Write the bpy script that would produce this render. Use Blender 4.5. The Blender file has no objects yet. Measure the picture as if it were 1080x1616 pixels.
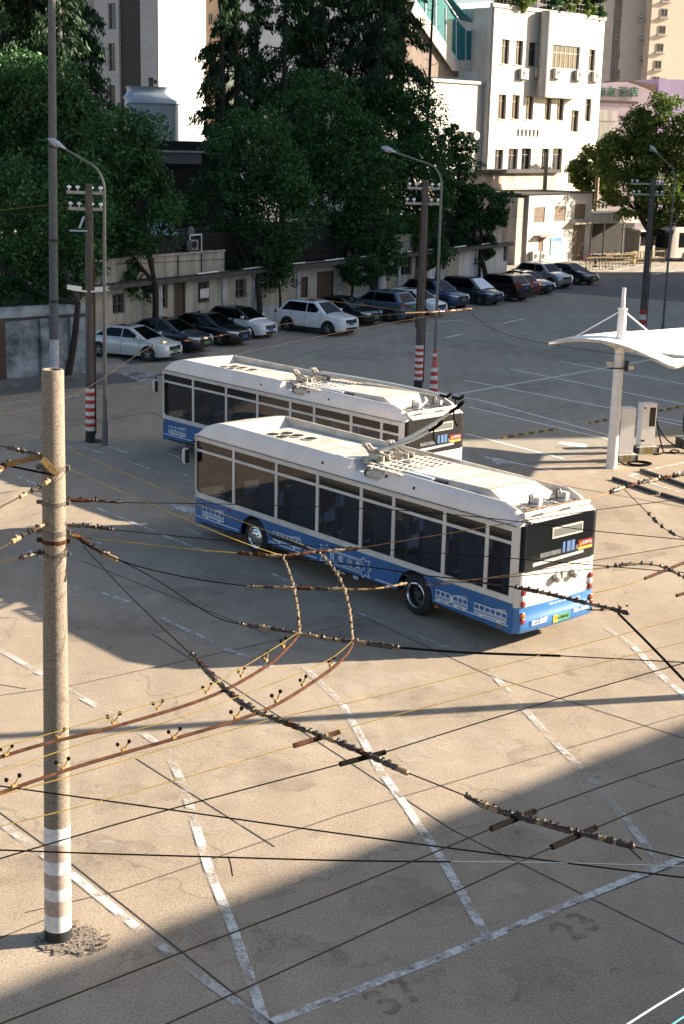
import bpy, bmesh, math, random
import numpy as np
from mathutils import Vector, Matrix
R = math.radians
PI = math.pi
rng = random.Random(7)
nrng = np.random.default_rng(11)
scene = bpy.context.scene
col = scene.collection

# ------------------------------------------------------------------ camera
PITCH, ROLL, CAMH, FPX = 0.25482, 0.02361, 10.7628, 2263.48     # solved from the bus, the poles and the lamps
IW, IH = 1080.0, 1616.0
cfw = Vector((0, math.cos(PITCH), -math.sin(PITCH)))
_r0 = Vector((1, 0, 0)); _u0 = _r0.cross(cfw)
crt = math.cos(ROLL) * _r0 + math.sin(ROLL) * _u0
cup = -math.sin(ROLL) * _r0 + math.cos(ROLL) * _u0
CAM = Vector((0, 0, CAMH))
cd = bpy.data.cameras.new('camera'); cam = bpy.data.objects.new('camera', cd); col.objects.link(cam)
M3 = Matrix((crt, cup, -cfw)).transposed()
cam.matrix_world = Matrix.Translation(CAM) @ M3.to_4x4()
cd.sensor_fit = 'VERTICAL'; cd.sensor_height = 36.0; cd.lens = 36.0 * FPX / IH
cd.clip_start = 0.1; cd.clip_end = 3000
scene.camera = cam

def ray(x, y): return cfw + (x - IW / 2) / FPX * crt - (y - IH / 2) / FPX * cup
def G(x, y, z=0.0):
    "the world point at height z seen at a place in the photograph"
    d = ray(x, y); return CAM + (z - CAMH) / d.z * d
def HT(x, y, base):
    "height of a point straight above a ground point"
    d = ray(x, y); t = math.hypot(base[0], base[1]) / math.hypot(d.x, d.y); return CAMH + t * d.z

# ------------------------------------------------------------------ objects
def tag(o, label=None, cat=None, group=None, kind=None):
    if label: o['label'] = label
    if cat: o['category'] = cat
    if group: o['group'] = group
    if kind: o['kind'] = kind
    return o
def thing(name, label, cat, loc=(0, 0, 0), rz=0.0, group=None):
    o = bpy.data.objects.new(name, None); col.objects.link(o)
    o.location = loc; o.rotation_euler = (0, 0, rz); o.empty_display_size = 0.3
    return tag(o, label, cat, group)
def link_mesh(name, me, parent=None):
    o = bpy.data.objects.new(name, me); col.objects.link(o)
    if parent is not None: o.parent = parent
    return o
def copy_tree(o, parent=None):
    c = o.copy(); col.objects.link(c)
    if parent is not None: c.parent = parent
    for ch in o.children: copy_tree(ch, c)
    return c

class MB:
    "collects shapes into ONE mesh"
    def __init__(s): s.v = []; s.f = []; s.m = []
    def add(s, vs, fs, m=0):
        b = len(s.v); s.v += [tuple(p) for p in vs]
        for f in fs: s.f.append(tuple(i + b for i in f)); s.m.append(m)
    def box(s, x0, x1, y0, y1, z0, z1, m=0, rz=0.0, piv=None):
        if x0 > x1: x0, x1 = x1, x0
        if y0 > y1: y0, y1 = y1, y0
        if z0 > z1: z0, z1 = z1, z0
        vs = [(x0,y0,z0),(x1,y0,z0),(x1,y1,z0),(x0,y1,z0),(x0,y0,z1),(x1,y0,z1),(x1,y1,z1),(x0,y1,z1)]
        if rz:
            px, py = piv if piv else ((x0+x1)/2, (y0+y1)/2); c, sn = math.cos(rz), math.sin(rz)
            vs = [(px+(x-px)*c-(y-py)*sn, py+(x-px)*sn+(y-py)*c, z) for x, y, z in vs]
        s.add(vs, [(3,2,1,0),(4,5,6,7),(0,1,5,4),(1,2,6,5),(2,3,7,6),(3,0,4,7)], m); return s
    def cbox(s, c, sz, m=0, rz=0.0):
        return s.box(c[0]-sz[0]/2,c[0]+sz[0]/2,c[1]-sz[1]/2,c[1]+sz[1]/2,c[2]-sz[2]/2,c[2]+sz[2]/2,m,rz)
    def bar(s, p, q, w, h=None, m=0, up=(0,0,1)):
        "a rectangular bar between two points"
        p, q = Vector(p), Vector(q); h = h or w; d = (q-p).normalized(); a = d.cross(Vector(up))
        if a.length < 1e-4: a = d.cross(Vector((1,0,0)))
        a.normalize(); b = a.cross(d).normalized(); vs = []
        for e in (p, q):
            for i, j in ((-1,-1),(1,-1),(1,1),(-1,1)): vs.append(e + a*(i*w/2) + b*(j*h/2))
        s.add(vs, [(0,1,2,3),(7,6,5,4),(0,4,5,1),(1,5,6,2),(2,6,7,3),(3,7,4,0)], m); return s
    def tube(s, pts, r, n=8, m=0, cap=True):
        pts = [Vector(p) for p in pts]; rs = r if isinstance(r, (list, tuple)) else [r]*len(pts); rings = []
        ref = None
        for i, p in enumerate(pts):
            d = (pts[min(i+1,len(pts)-1)] - pts[max(i-1,0)]).normalized()
            if ref is None:
                a = d.cross(Vector((0,0,1)))
                if a.length < 0.05: a = d.cross(Vector((1,0,0)))
            else:
                a = ref - d*ref.dot(d)
            a.normalize(); ref = a; b = d.cross(a)
            rings.append([p + (a*math.cos(2*PI*k/n) + b*math.sin(2*PI*k/n))*rs[i] for k in range(n)])
        s.loft(rings, m, cap=cap); return s
    def loft(s, rings, m=0, cap=True, closed=True):
        n = len(rings[0]); vs = [p for r in rings for p in r]; fs = []
        for i in range(len(rings)-1):
            for k in range(n if closed else n-1):
                k2 = (k+1) % n; fs.append((i*n+k, i*n+k2, (i+1)*n+k2, (i+1)*n+k))
        if cap and closed: fs.append(tuple(range(n-1,-1,-1))); fs.append(tuple((len(rings)-1)*n+k for k in range(n)))
        s.add(vs, fs, m); return s
    def lathe(s, prof, c=(0,0,0), n=16, m=0, axis='z', cap=True):
        rings = []
        for r, h in prof:
            ring = []
            for k in range(n):
                a = 2*PI*k/n; x, y = r*math.cos(a), r*math.sin(a)
                p = (x, y, h) if axis == 'z' else ((h, x, y) if axis == 'x' else (y, h, x))
                ring.append((c[0]+p[0], c[1]+p[1], c[2]+p[2]))
            rings.append(ring)
        s.loft(rings, m, cap=cap); return s
    def prism(s, poly, z0, z1, m=0):
        n = len(poly); vs = [(x,y,z0) for x,y in poly] + [(x,y,z1) for x,y in poly]
        fs = [tuple(range(n-1,-1,-1)), tuple(range(n,2*n))] + [(k,(k+1)%n,n+(k+1)%n,n+k) for k in range(n)]
        s.add(vs, fs, m); return s
    def poly(s, pts, m=0): s.add(pts, [tuple(range(len(pts)))], m); return s
    def slab(s, pts, off, m=0):
        "a flat polygon given thickness along off"
        n = len(pts); o = Vector(off); vs = [Vector(p) for p in pts]; vs += [p + o for p in vs]
        fs = [tuple(range(n-1,-1,-1)), tuple(range(n,2*n))] + [(k,(k+1)%n,n+(k+1)%n,n+k) for k in range(n)]
        s.add(vs, fs, m); return s
    def ribbon(s, pts, w, m=0, off=(0,0,0.0), nrm=(0,0,1)):
        "a flat ribbon along a polyline, lying across nrm"
        pts = [Vector(p) + Vector(off) for p in pts]; nrm = Vector(nrm); vs = []
        for i, p in enumerate(pts):
            d = (pts[min(i+1,len(pts)-1)] - pts[max(i-1,0)]).normalized(); a = nrm.cross(d).normalized()*w/2
            vs += [p - a, p + a]
        s.add(vs, [(2*i,2*i+2,2*i+3,2*i+1) for i in range(len(pts)-1)], m); return s
    def build(s, name, mats, parent=None, smooth=False, ang=40):
        me = bpy.data.meshes.new(name); me.from_pydata(s.v, [], s.f)
        for mt in (mats if isinstance(mats, (list, tuple)) else [mats]): me.materials.append(mt)
        me.polygons.foreach_set('material_index', s.m)
        bm = bmesh.new(); bm.from_mesh(me); bmesh.ops.recalc_face_normals(bm, faces=bm.faces)
        if any(len(f.verts) > 4 for f in bm.faces): bmesh.ops.triangulate(bm, faces=[f for f in bm.faces if len(f.verts) > 4])
        bm.to_mesh(me); bm.free()
        if smooth:
            me.polygons.foreach_set('use_smooth', [True]*len(me.polygons)); me.set_sharp_from_angle(angle=R(ang))
        me.update(); return link_mesh(name, me, parent)

def text_mesh(name, body, size, mt, mat4, parent=None, extrude=0.002, bold=0.0, sx=1.0):
    c = bpy.data.curves.new(name, 'FONT'); c.body = body; c.size = size; c.extrude = extrude; c.offset = bold
    c.align_x = 'CENTER'; c.align_y = 'CENTER'; c.resolution_u = 2
    o = bpy.data.objects.new(name, c); col.objects.link(o)
    me = bpy.data.meshes.new_from_object(o.evaluated_get(bpy.context.evaluated_depsgraph_get()))
    bpy.data.objects.remove(o); bpy.data.curves.remove(c); me.name = name
    me.transform(mat4 @ Matrix.Diagonal((sx,1,1,1))); me.materials.clear(); me.materials.append(mt)
    return link_mesh(name, me, parent)
def frame(o, x, y):
    "4x4 matrix with the given origin, x and y axes"
    x = Vector(x).normalized(); y = Vector(y).normalized(); z = x.cross(y)
    m = Matrix((x, y, z)).transposed().to_4x4(); m.translation = Vector(o); return m

# ------------------------------------------------------------------ materials
MATS = {}
def mat(name, base, rough=0.6, metal=0.0, var=0.0, scale=6.0, dark=None, bump=0.0, spec=0.5, coat=0.0, streak=False, detail=6.0):
    "Principled with procedural mottling between base and dark"
    if name in MATS: return MATS[name]
    m = bpy.data.materials.new(name); m.use_nodes = True; nt = m.node_tree; N = nt.nodes; L = nt.links
    b = N['Principled BSDF']; b.inputs['Roughness'].default_value = rough; b.inputs['Metallic'].default_value = metal
    b.inputs['Specular IOR Level'].default_value = spec; b.inputs['Coat Weight'].default_value = coat
    b.inputs['Base Color'].default_value = (*base, 1)
    if var > 0 or bump > 0:
        tc = N.new('ShaderNodeTexCoord'); mp = N.new('ShaderNodeMapping'); L.new(tc.outputs['Object'], mp.inputs['Vector'])
        if streak: mp.inputs['Scale'].default_value = (1, 1, 0.18)
        nz = N.new('ShaderNodeTexNoise'); nz.inputs['Scale'].default_value = scale; nz.inputs['Detail'].default_value = detail
        nz.inputs['Roughness'].default_value = 0.65; L.new(mp.outputs[0], nz.inputs['Vector'])
        if var > 0:
            d = dark or tuple(c*(1-var) for c in base)
            rp = N.new('ShaderNodeValToRGB'); rp.color_ramp.elements[0].position = 0.36; rp.color_ramp.elements[1].position = 0.62
            rp.color_ramp.elements[0].color = (*d, 1); rp.color_ramp.elements[1].color = (*base, 1)
            L.new(nz.outputs['Fac'], rp.inputs[0]); L.new(rp.outputs[0], b.inputs['Base Color'])
        if bump > 0:
            bp = N.new('ShaderNodeBump'); bp.inputs['Strength'].default_value = bump; bp.inputs['Distance'].default_value = 0.02
            L.new(nz.outputs['Fac'], bp.inputs['Height']); L.new(bp.outputs[0], b.inputs['Normal'])
    MATS[name] = m; return m

def ground_mat(name, c0, c1, c2, stain, rough=0.85, s_big=0.12, speck=0.36):
    m = bpy.data.materials.new(name); m.use_nodes = True; nt = m.node_tree; N = nt.nodes; L = nt.links
    b = N['Principled BSDF']; b.inputs['Roughness'].default_value = rough; b.inputs['Specular IOR Level'].default_value = 0.25
    tc = N.new('ShaderNodeTexCoord')
    def noise(sc, det=8, ro=0.6, dist=0.0):
        n = N.new('ShaderNodeTexNoise'); n.inputs['Scale'].default_value = sc; n.inputs['Detail'].default_value = det
        n.inputs['Roughness'].default_value = ro; n.inputs['Distortion'].default_value = dist
        L.new(tc.outputs['Object'], n.inputs['Vector']); return n.outputs['Fac']
    def ramp(fac, a, bb, ca, cb):
        r = N.new('ShaderNodeValToRGB'); r.color_ramp.elements[0].position = a; r.color_ramp.elements[1].position = bb
        r.color_ramp.elements[0].color = (*ca, 1); r.color_ramp.elements[1].color = (*cb, 1); L.new(fac, r.inputs[0]); return r.outputs[0]
    def mix(f, a, bb, mode='MIX'):
        x = N.new('ShaderNodeMix'); x.data_type = 'RGBA'; x.blend_type = mode
        if isinstance(f, float): x.inputs['Factor'].default_value = f
        else: L.new(f, x.inputs['Factor'])
        L.new(a, x.inputs['A']); L.new(bb, x.inputs['B']); return x.outputs['Result']
    base = ramp(noise(s_big, 9, 0.62, 0.4), 0.35, 0.66, c0, c1)
    vo = N.new('ShaderNodeTexVoronoi'); vo.feature = 'DISTANCE_TO_EDGE'; vo.inputs['Scale'].default_value = 0.16
    vm = N.new('ShaderNodeVectorMath'); vm.operation = 'MULTIPLY_ADD'; nzc = N.new('ShaderNodeTexNoise'); nzc.inputs['Scale'].default_value = 1.1; nzc.inputs['Detail'].default_value = 6; L.new(tc.outputs['Object'], nzc.inputs['Vector'])
    vm.inputs[1].default_value = (1.6,1.6,0); L.new(nzc.outputs['Color'], vm.inputs[0]); L.new(tc.outputs['Object'], vm.inputs[2]); L.new(vm.outputs[0], vo.inputs['Vector'])
    crack = ramp(vo.outputs['Distance'], 0.0008, 0.0032, (0.74,)*3, (1,1,1))
    mpt = N.new('ShaderNodeMapping'); mpt.inputs['Rotation'].default_value = (0,0,R(41)); mpt.inputs['Scale'].default_value = (1.5,0.05,1); L.new(tc.outputs['Object'], mpt.inputs['Vector'])
    ntt = N.new('ShaderNodeTexNoise'); ntt.inputs['Scale'].default_value = 1.0; ntt.inputs['Detail'].default_value = 5; L.new(mpt.outputs[0], ntt.inputs['Vector']); track = ramp(ntt.outputs['Fac'], 0.40, 0.60, (0.945,)*3, (1.02,)*3)
    spot = ramp(noise(2.3, 3, 0.5, 0.3), 0.70, 0.76, (1,1,1), (0.62,0.60,0.58))
    mid = ramp(noise(1.3, 8, 0.7), 0.36, 0.68, (0.88,)*3, (1.05,)*3)
    fine = ramp(noise(28, 4, 0.7), 0.36, 0.64, (1-speck,)*3, (1+speck*0.5,)*3)
    out = mix(1.0, mix(1.0, base, mid, 'MULTIPLY'), fine, 'MULTIPLY')
    out = mix(1.0, mix(1.0, mix(1.0, out, crack, 'MULTIPLY'), track, 'MULTIPLY'), spot, 'MULTIPLY')
    st = ramp(noise(0.55, 6, 0.7, 1.2), 0.585, 0.70, (0, 0, 0), (0.75,)*3)
    rgb = N.new('ShaderNodeRGB'); rgb.outputs[0].default_value = (*stain, 1)
    out = mix(st, out, rgb.outputs[0])
    pale = ramp(noise(0.3, 7, 0.65, 0.8), 0.60, 0.74, (0, 0, 0), (0.6,)*3)
    rg2 = N.new('ShaderNodeRGB'); rg2.outputs[0].default_value = (*c2, 1)
    out = mix(pale, out, rg2.outputs[0])
    L.new(out, b.inputs['Base Color'])
    bp = N.new('ShaderNodeBump'); bp.inputs['Strength'].default_value = 0.35; bp.inputs['Distance'].default_value = 0.012
    L.new(noise(40, 5, 0.7), bp.inputs['Height']); L.new(bp.outputs[0], b.inputs['Normal'])
    return m

def paint_mat(name, colr, wear=0.5, scale=3.0, alpha=0.85, soft=0.08):
    "road paint worn through to the ground below"
    m = bpy.data.materials.new(name); m.use_nodes = True; nt = m.node_tree; N = nt.nodes; L = nt.links
    b = N['Principled BSDF']; b.inputs['Base Color'].default_value = (*colr, 1); b.inputs['Roughness'].default_value = 0.7
    tc = N.new('ShaderNodeTexCoord'); nz = N.new('ShaderNodeTexNoise'); nz.inputs['Scale'].default_value = scale
    nz.inputs['Detail'].default_value = 9; nz.inputs['Roughness'].default_value = 0.78; L.new(tc.outputs['Object'], nz.inputs['Vector'])
    rp = N.new('ShaderNodeValToRGB'); rp.color_ramp.elements[0].position = wear-0.06; rp.color_ramp.elements[1].position = wear+soft
    rp.color_ramp.elements[0].color = (0.04*alpha,)*3 + (1,)
    rp.color_ramp.elements[1].color = (alpha,)*3 + (1,)
    L.new(nz.outputs['Fac'], rp.inputs[0])
    tr = N.new('ShaderNodeBsdfTransparent'); mx = N.new('ShaderNodeMixShader'); L.new(rp.outputs[0], mx.inputs[0])
    L.new(tr.outputs[0], mx.inputs[1]); L.new(b.outputs[0], mx.inputs[2]); L.new(mx.outputs[0], N['Material Output'].inputs[0]); return m

def glass_mat(name, tint=(0.3, 0.33, 0.34), dark=(0.012, 0.014, 0.016), solid=0.35, rough=0.03, ior=1.5, refl=0.95):
    m = bpy.data.materials.new(name); m.use_nodes = True; nt = m.node_tree; N = nt.nodes; L = nt.links
    N.remove(N['Principled BSDF'])
    tr = N.new('ShaderNodeBsdfTransparent'); tr.inputs[0].default_value = (*tint, 1)
    df = N.new('ShaderNodeBsdfDiffuse'); df.inputs[0].default_value = (*dark, 1)
    gl = N.new('ShaderNodeBsdfGlossy'); gl.inputs['Roughness'].default_value = rough; gl.inputs[0].default_value = (refl, refl, refl*1.02, 1)
    lw = N.new('ShaderNodeLayerWeight'); lw.inputs[0].default_value = 0.5
    pw = N.new('ShaderNodeMath'); pw.operation = 'POWER'; pw.inputs[1].default_value = 5.0; L.new(lw.outputs['Facing'], pw.inputs[0])
    fr = N.new('ShaderNodeMath'); fr.operation = 'MULTIPLY_ADD'; f0 = ((ior-1)/(ior+1))**2; fr.inputs[1].default_value = 1-f0; fr.inputs[2].default_value = f0*1.6; L.new(pw.outputs[0], fr.inputs[0])
    m1 = N.new('ShaderNodeMixShader'); m1.inputs[0].default_value = solid; L.new(tr.outputs[0], m1.inputs[1]); L.new(df.outputs[0], m1.inputs[2])
    m2 = N.new('ShaderNodeMixShader'); L.new(fr.outputs[0], m2.inputs[0]); L.new(m1.outputs[0], m2.inputs[1]); L.new(gl.outputs[0], m2.inputs[2])
    L.new(m2.outputs[0], N['Material Output'].inputs[0]); return m

def leaf_mat(name, ca, cb, trans=0.25, clump=0.5):
    m = bpy.data.materials.new(name); m.use_nodes = True; nt = m.node_tree; N = nt.nodes; L = nt.links
    N.remove(N['Principled BSDF'])
    ge = N.new('ShaderNodeNewGeometry'); tc = N.new('ShaderNodeTexCoord')
    nz = N.new('ShaderNodeTexNoise'); nz.inputs['Scale'].default_value = clump; nz.inputs['Detail'].default_value = 4
    L.new(tc.outputs['Object'], nz.inputs['Vector'])
    ad = N.new('ShaderNodeMath'); ad.operation = 'MULTIPLY_ADD'; ad.inputs[1].default_value = 0.5
    L.new(ge.outputs['Random Per Island'], ad.inputs[0]); L.new(nz.outputs['Fac'], ad.inputs[2])
    rp = N.new('ShaderNodeValToRGB'); rp.color_ramp.elements[0].position = 0.45; rp.color_ramp.elements[1].position = 1.0
    rp.color_ramp.elements[0].color = (*ca, 1); rp.color_ramp.elements[1].color = (*cb, 1); L.new(ad.outputs[0], rp.inputs[0])
    df = N.new('ShaderNodeBsdfDiffuse'); tl = N.new('ShaderNodeBsdfTranslucent'); L.new(rp.outputs[0], df.inputs[0]); L.new(rp.outputs[0], tl.inputs[0])
    gl = N.new('ShaderNodeBsdfGlossy'); gl.inputs['Roughness'].default_value = 0.45; gl.inputs[0].default_value = (0.5,0.55,0.5,1)
    mx = N.new('ShaderNodeMixShader'); mx.inputs[0].default_value = trans; L.new(df.outputs[0], mx.inputs[1]); L.new(tl.outputs[0], mx.inputs[2])
    m2 = N.new('ShaderNodeMixShader'); m2.inputs[0].default_value = 0.03; L.new(mx.outputs[0], m2.inputs[1]); L.new(gl.outputs[0], m2.inputs[2])
    L.new(m2.outputs[0], N['Material Output'].inputs[0]); return m

def brick_mat(name, c1, c2, mortar, sx=1.0, bw=0.24, bh=0.07, rough=0.8):
    m = bpy.data.materials.new(name); m.use_nodes = True; nt = m.node_tree; N = nt.nodes; L = nt.links
    b = N['Principled BSDF']; b.inputs['Roughness'].default_value = rough
    tc = N.new('ShaderNodeTexCoord'); sp = N.new('ShaderNodeSeparateXYZ'); L.new(tc.outputs['Object'], sp.inputs[0])
    ad = N.new('ShaderNodeMath'); ad.operation = 'ADD'; L.new(sp.outputs[0], ad.inputs[0]); L.new(sp.outputs[1], ad.inputs[1])
    cb = N.new('ShaderNodeCombineXYZ'); L.new(ad.outputs[0], cb.inputs[0]); L.new(sp.outputs[2], cb.inputs[1])
    br = N.new('ShaderNodeTexBrick'); br.inputs['Scale'].default_value = 1.0; br.inputs['Brick Width'].default_value = bw
    br.inputs['Row Height'].default_value = bh; br.inputs['Mortar Size'].default_value = 0.008
    br.inputs['Color1'].default_value = (*c1,1); br.inputs['Color2'].default_value = (*c2,1); br.inputs['Mortar'].default_value = (*mortar,1)
    L.new(cb.outputs[0], br.inputs['Vector']); L.new(br.outputs['Color'], b.inputs['Base Color']); return m

m_concrete_slab = ground_mat('concrete_slab', (0.325,0.26,0.188), (0.395,0.325,0.24), (0.46,0.39,0.30), (0.22,0.175,0.125))
m_asphalt = ground_mat('worn_lot_paving', (0.33,0.292,0.228), (0.40,0.357,0.282), (0.45,0.40,0.32), (0.24,0.212,0.168), s_big=0.1)
m_asphalt_dark = ground_mat('patched_asphalt', (0.12,0.117,0.112), (0.155,0.152,0.145), (0.19,0.186,0.178), (0.06,0.06,0.06), s_big=0.3)
m_paint_white = paint_mat('worn_white_paint', (0.64,0.62,0.59), 0.475, 2.0)
m_paint_faint = paint_mat('faded_white_paint', (0.52,0.49,0.45), 0.515, 1.5)
m_paint_line = paint_mat('thin_white_paint', (0.85,0.82,0.78), 0.36, 2.0)
m_paint_brown = paint_mat('faded_brown_paint', (0.17,0.125,0.07), 0.49, 5.0, 0.55)
m_oil = paint_mat('old_oil_stain', (0.085,0.068,0.05), 0.50, 1.4, 0.28, 0.22)
m_pale = paint_mat('pale_cement_smear', (0.55,0.49,0.42), 0.52, 1.8, 0.5, 0.16)
m_joint = mat('slab_joint_tar', (0.035,0.03,0.026), 0.9)
m_white = mat('white_bus_paint', (0.66,0.605,0.54), 0.36, var=0.20, scale=2.2, coat=0.15, streak=True, detail=9)
m_roofwhite = mat('dusty_white_roof', (0.62,0.58,0.52), 0.55, var=0.34, scale=1.4, dark=(0.44,0.385,0.31), detail=10)
m_cove = mat('bounce_warm_roof_side', (0.88,0.745,0.645), 0.6, var=0.10, scale=1.5, streak=True)  # white roof paint, brightened and warmed to stand in for bounce light
m_blue = mat('blue_bus_paint', (0.034,0.128,0.33), 0.34, var=0.2, scale=2.4, coat=0.2, dark=(0.036,0.105,0.25), detail=9)
m_blue_rear = mat('light_blue_bus_paint', (0.035,0.155,0.38), 0.35, var=0.12, scale=2.0, coat=0.2)
m_black = mat('black_plastic', (0.014,0.014,0.015), 0.5)
m_blackgloss = mat('black_gloss', (0.008,0.009,0.01), 0.06)
m_rubber = mat('tyre_rubber', (0.016,0.016,0.016), 0.85, var=0.3, scale=20)
m_chrome = mat('bright_steel', (0.6,0.6,0.6), 0.18, metal=1.0)
m_steel = mat('dull_steel', (0.34,0.33,0.32), 0.45, metal=0.7, var=0.25, scale=8)
m_cream_metal = mat('weathered_cream_metal', (0.62,0.55,0.42), 0.55, var=0.35, scale=9)
m_rust = mat('rusty_iron', (0.085,0.036,0.018), 0.9, var=0.6, scale=14, spec=0.15)
m_rust_yellow = mat('yellowed_iron', (0.33,0.20,0.065), 0.8, var=0.5, scale=16)
m_cable = mat('black_cable', (0.010,0.009,0.008), 1.0, spec=0.03)
m_cable_y = mat('yellow_copper_wire', (0.26,0.18,0.045), 0.9, var=0.4, scale=5, spec=0.1)
m_cable_b = mat('brown_wire', (0.06,0.042,0.025), 0.95, spec=0.05)
m_ins = mat('dark_insulator', (0.045,0.028,0.02), 0.4, var=0.5, scale=30)
m_ins_b = mat('bone_insulator', (0.30,0.215,0.115), 0.6, var=0.6, scale=30)
m_porcelain = mat('white_porcelain', (0.78,0.78,0.76), 0.15)
m_pole = None
m_red = mat('red_paint', (0.50,0.045,0.025), 0.5, var=0.25, scale=9)
m_wband = mat('white_band_paint', (0.72,0.69,0.66), 0.6, var=0.25, scale=9)
m_bband = mat('black_band_paint', (0.012,0.012,0.012), 0.6)
m_pinkband = mat('faded_pink_paint', (0.42,0.31,0.25), 0.7, var=0.25, scale=12)
m_lampgrey = mat('galvanised_grey', (0.15,0.15,0.145), 0.5, metal=0.2, var=0.25, scale=5)
m_lens = mat('lamp_lens', (0.5,0.5,0.48), 0.2)
m_light_red = mat('red_lamp', (0.26,0.028,0.02), 0.25, var=0.2)
m_light_or = mat('orange_lamp', (0.42,0.13,0.03), 0.25, var=0.2)
m_light_w = mat('clear_lamp', (0.7,0.7,0.68), 0.12)
m_wt = mat('white_graphic_paint', (0.66,0.67,0.69), 0.5, var=0.12, scale=5)
m_plate_g = mat('green_plate', (0.09,0.27,0.13), 0.4)
m_plate_y = mat('yellow_plate', (0.75,0.52,0.04), 0.4)
m_plate_b = mat('blue_plate', (0.04,0.14,0.42), 0.4)
m_seat = mat('blue_seat', (0.10,0.17,0.45), 0.7)
m_curtain = mat('blue_curtain', (0.33,0.42,0.66), 0.85, var=0.25, scale=3)
m_inner = mat('grey_interior', (0.50,0.50,0.50), 0.7)
m_floor_in = mat('dark_floor', (0.06,0.06,0.065), 0.7)
m_yel = mat('yellow_grip', (0.50,0.34,0.05), 0.5)
m_glass = glass_mat('tinted_bus_glass', (0.52,0.55,0.57), (0.012,0.013,0.015), 0.2, 0.02)
m_carglass = glass_mat('dark_car_glass', (0.10,0.11,0.12), (0.004,0.005,0.006), 0.93, 0.03, 1.36, 0.5)
m_winglass = glass_mat('house_window_glass', (0.1,0.11,0.12), (0.02,0.022,0.024), 0.8, 0.05)
# ------------------------------------------------------------------ trolleybus
BL, BW = 12.0, 2.55
def bp(a, b, z): return (6.0 - a, BW/2 - b, z)         # a: metres behind the front, b: metres from the left side
PILL = [(0.0,0.10),(1.72,1.82),(3.54,3.64),(5.18,5.28),(6.81,6.91),(7.95,8.05),(9.63,9.73),(10.95,11.05),(11.72,11.86)]
Z_SK, Z_BLUE, Z_BELT, Z_T0, Z_T1, Z_TOP, Z_GUT = 0.36, 1.10, 1.24, 2.40, 2.47, 2.70, 2.83
AW, RW_, WR = 2.68, 8.80, 0.50

def side_bars(m, b0, b1):
    "white window frame bars of one side"
    for a0, a1 in PILL: m.box(*_ab(a0, a1), *_bb(b0, b1), Z_BELT, Z_TOP)
    m.box(*_ab(0, 11.88), *_bb(b0, b1), Z_BLUE, Z_BELT)
    for (p, q) in zip(PILL[:-1], PILL[1:]): m.box(*_ab(p[1], q[0]), *_bb(b0+0.004, b1), Z_T0, Z_T1)
    m.box(*_ab(0, 11.88), *_bb(b0, b1), Z_TOP, Z_GUT)
def _ab(a0, a1): return (6-a1, 6-a0)
def _bb(b0, b1): return (BW/2-b1, BW/2-b0)

def arch_panel(a0, a1, b, t, arches, z0=Z_SK, z1=Z_BLUE):
    "lower side panel outlined round its wheel arches"
    pts = [(a0, z1), (a0, z0)]
    for ac in arches:
        r = 0.60
        for k in range(13):
            th = PI - PI*k/12; x = ac + r*math.cos(th); z = 0.50 + r*math.sin(th)
            pts.append((x, max(z, z0)))
    pts += [(a1, z0 + 0.05), (a1, z1)]
    return [bp(a, b, z) for a, z in pts]

def art_bus(m, a0, z0, w, h, nwin, artic=False, nrm=0.005):
    "line drawing of a little old trolleybus, facing left"
    def rc(x0, x1, y0, y1): m.box(*_ab(a0+x0*w, a0+x1*w), BW/2+0.004, BW/2+0.008, z0+y0*h, z0+y1*h)
    secs = [(0.0, 0.46), (0.55, 1.0)] if artic else [(0.0, 1.0)]
    if artic: rc(0.465, 0.545, 0.24, 0.70)
    for s0, s1 in secs:
        n = max(2, int(nwin*(s1-s0))); rc(s0, s1, 0.74, 0.80); rc(s0, s1, 0.40, 0.47); rc(s0, s1, 0.30, 0.34); rc(s0, s1, 0.14, 0.24)
        for k in range(n+1):
            x = s0 + (s1-s0)*k/n; rc(max(s0, x-0.012), min(s1, x+0.012), 0.47, 0.74)
        rc(s0, s0+0.02, 0.14, 0.5); rc(s1-0.02, s1, 0.14, 0.5)
        for x in (s0+(s1-s0)*0.22, s0+(s1-s0)*0.76):
            cx = a0+x*w; rr = 0.13*h
            m.add([(6-cx+rr*math.cos(t*PI/6), BW/2+0.009, z0+0.12*h+rr*math.sin(t*PI/6)) for t in range(12)], [tuple(range(12))], 0)
    for dx in (0.0, 0.10):
        p = bp(a0+(0.62+dx)*w, -0.006, z0+0.82*h); q = bp(a0+(0.97+dx*0.2)*w, -0.006, z0+(0.98-dx)*h)
        m.bar(p, q, 0.012, 0.004, up=(0,1,0))

def roof_ring(a, zl, zr, wi=0.0, g=Z_GUT, deck=3.04):
    "cross-section of the roof shell at a; lip heights left and right"
    L = lambda y, z: (6-a, y, z); h = BW/2 - wi
    return [L(h, g), L(h-0.02, g+0.22*(zl-g)), L(h-0.08, g+0.60*(zl-g)), L(h-0.17, g+0.90*(zl-g)), L(h-0.24, zl), L(h-0.28, zl),
            L(h-0.31, min(zl, deck)), L(0, min(zl, deck)+0.02), L(-h+0.31, min(zr, deck)), L(-h+0.28, zr), L(-h+0.24, zr),
            L(-h+0.17, g+0.90*(zr-g)), L(-h+0.08, g+0.60*(zr-g)), L(-h+0.02, g+0.22*(zr-g)), L(-h, g)]

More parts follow.
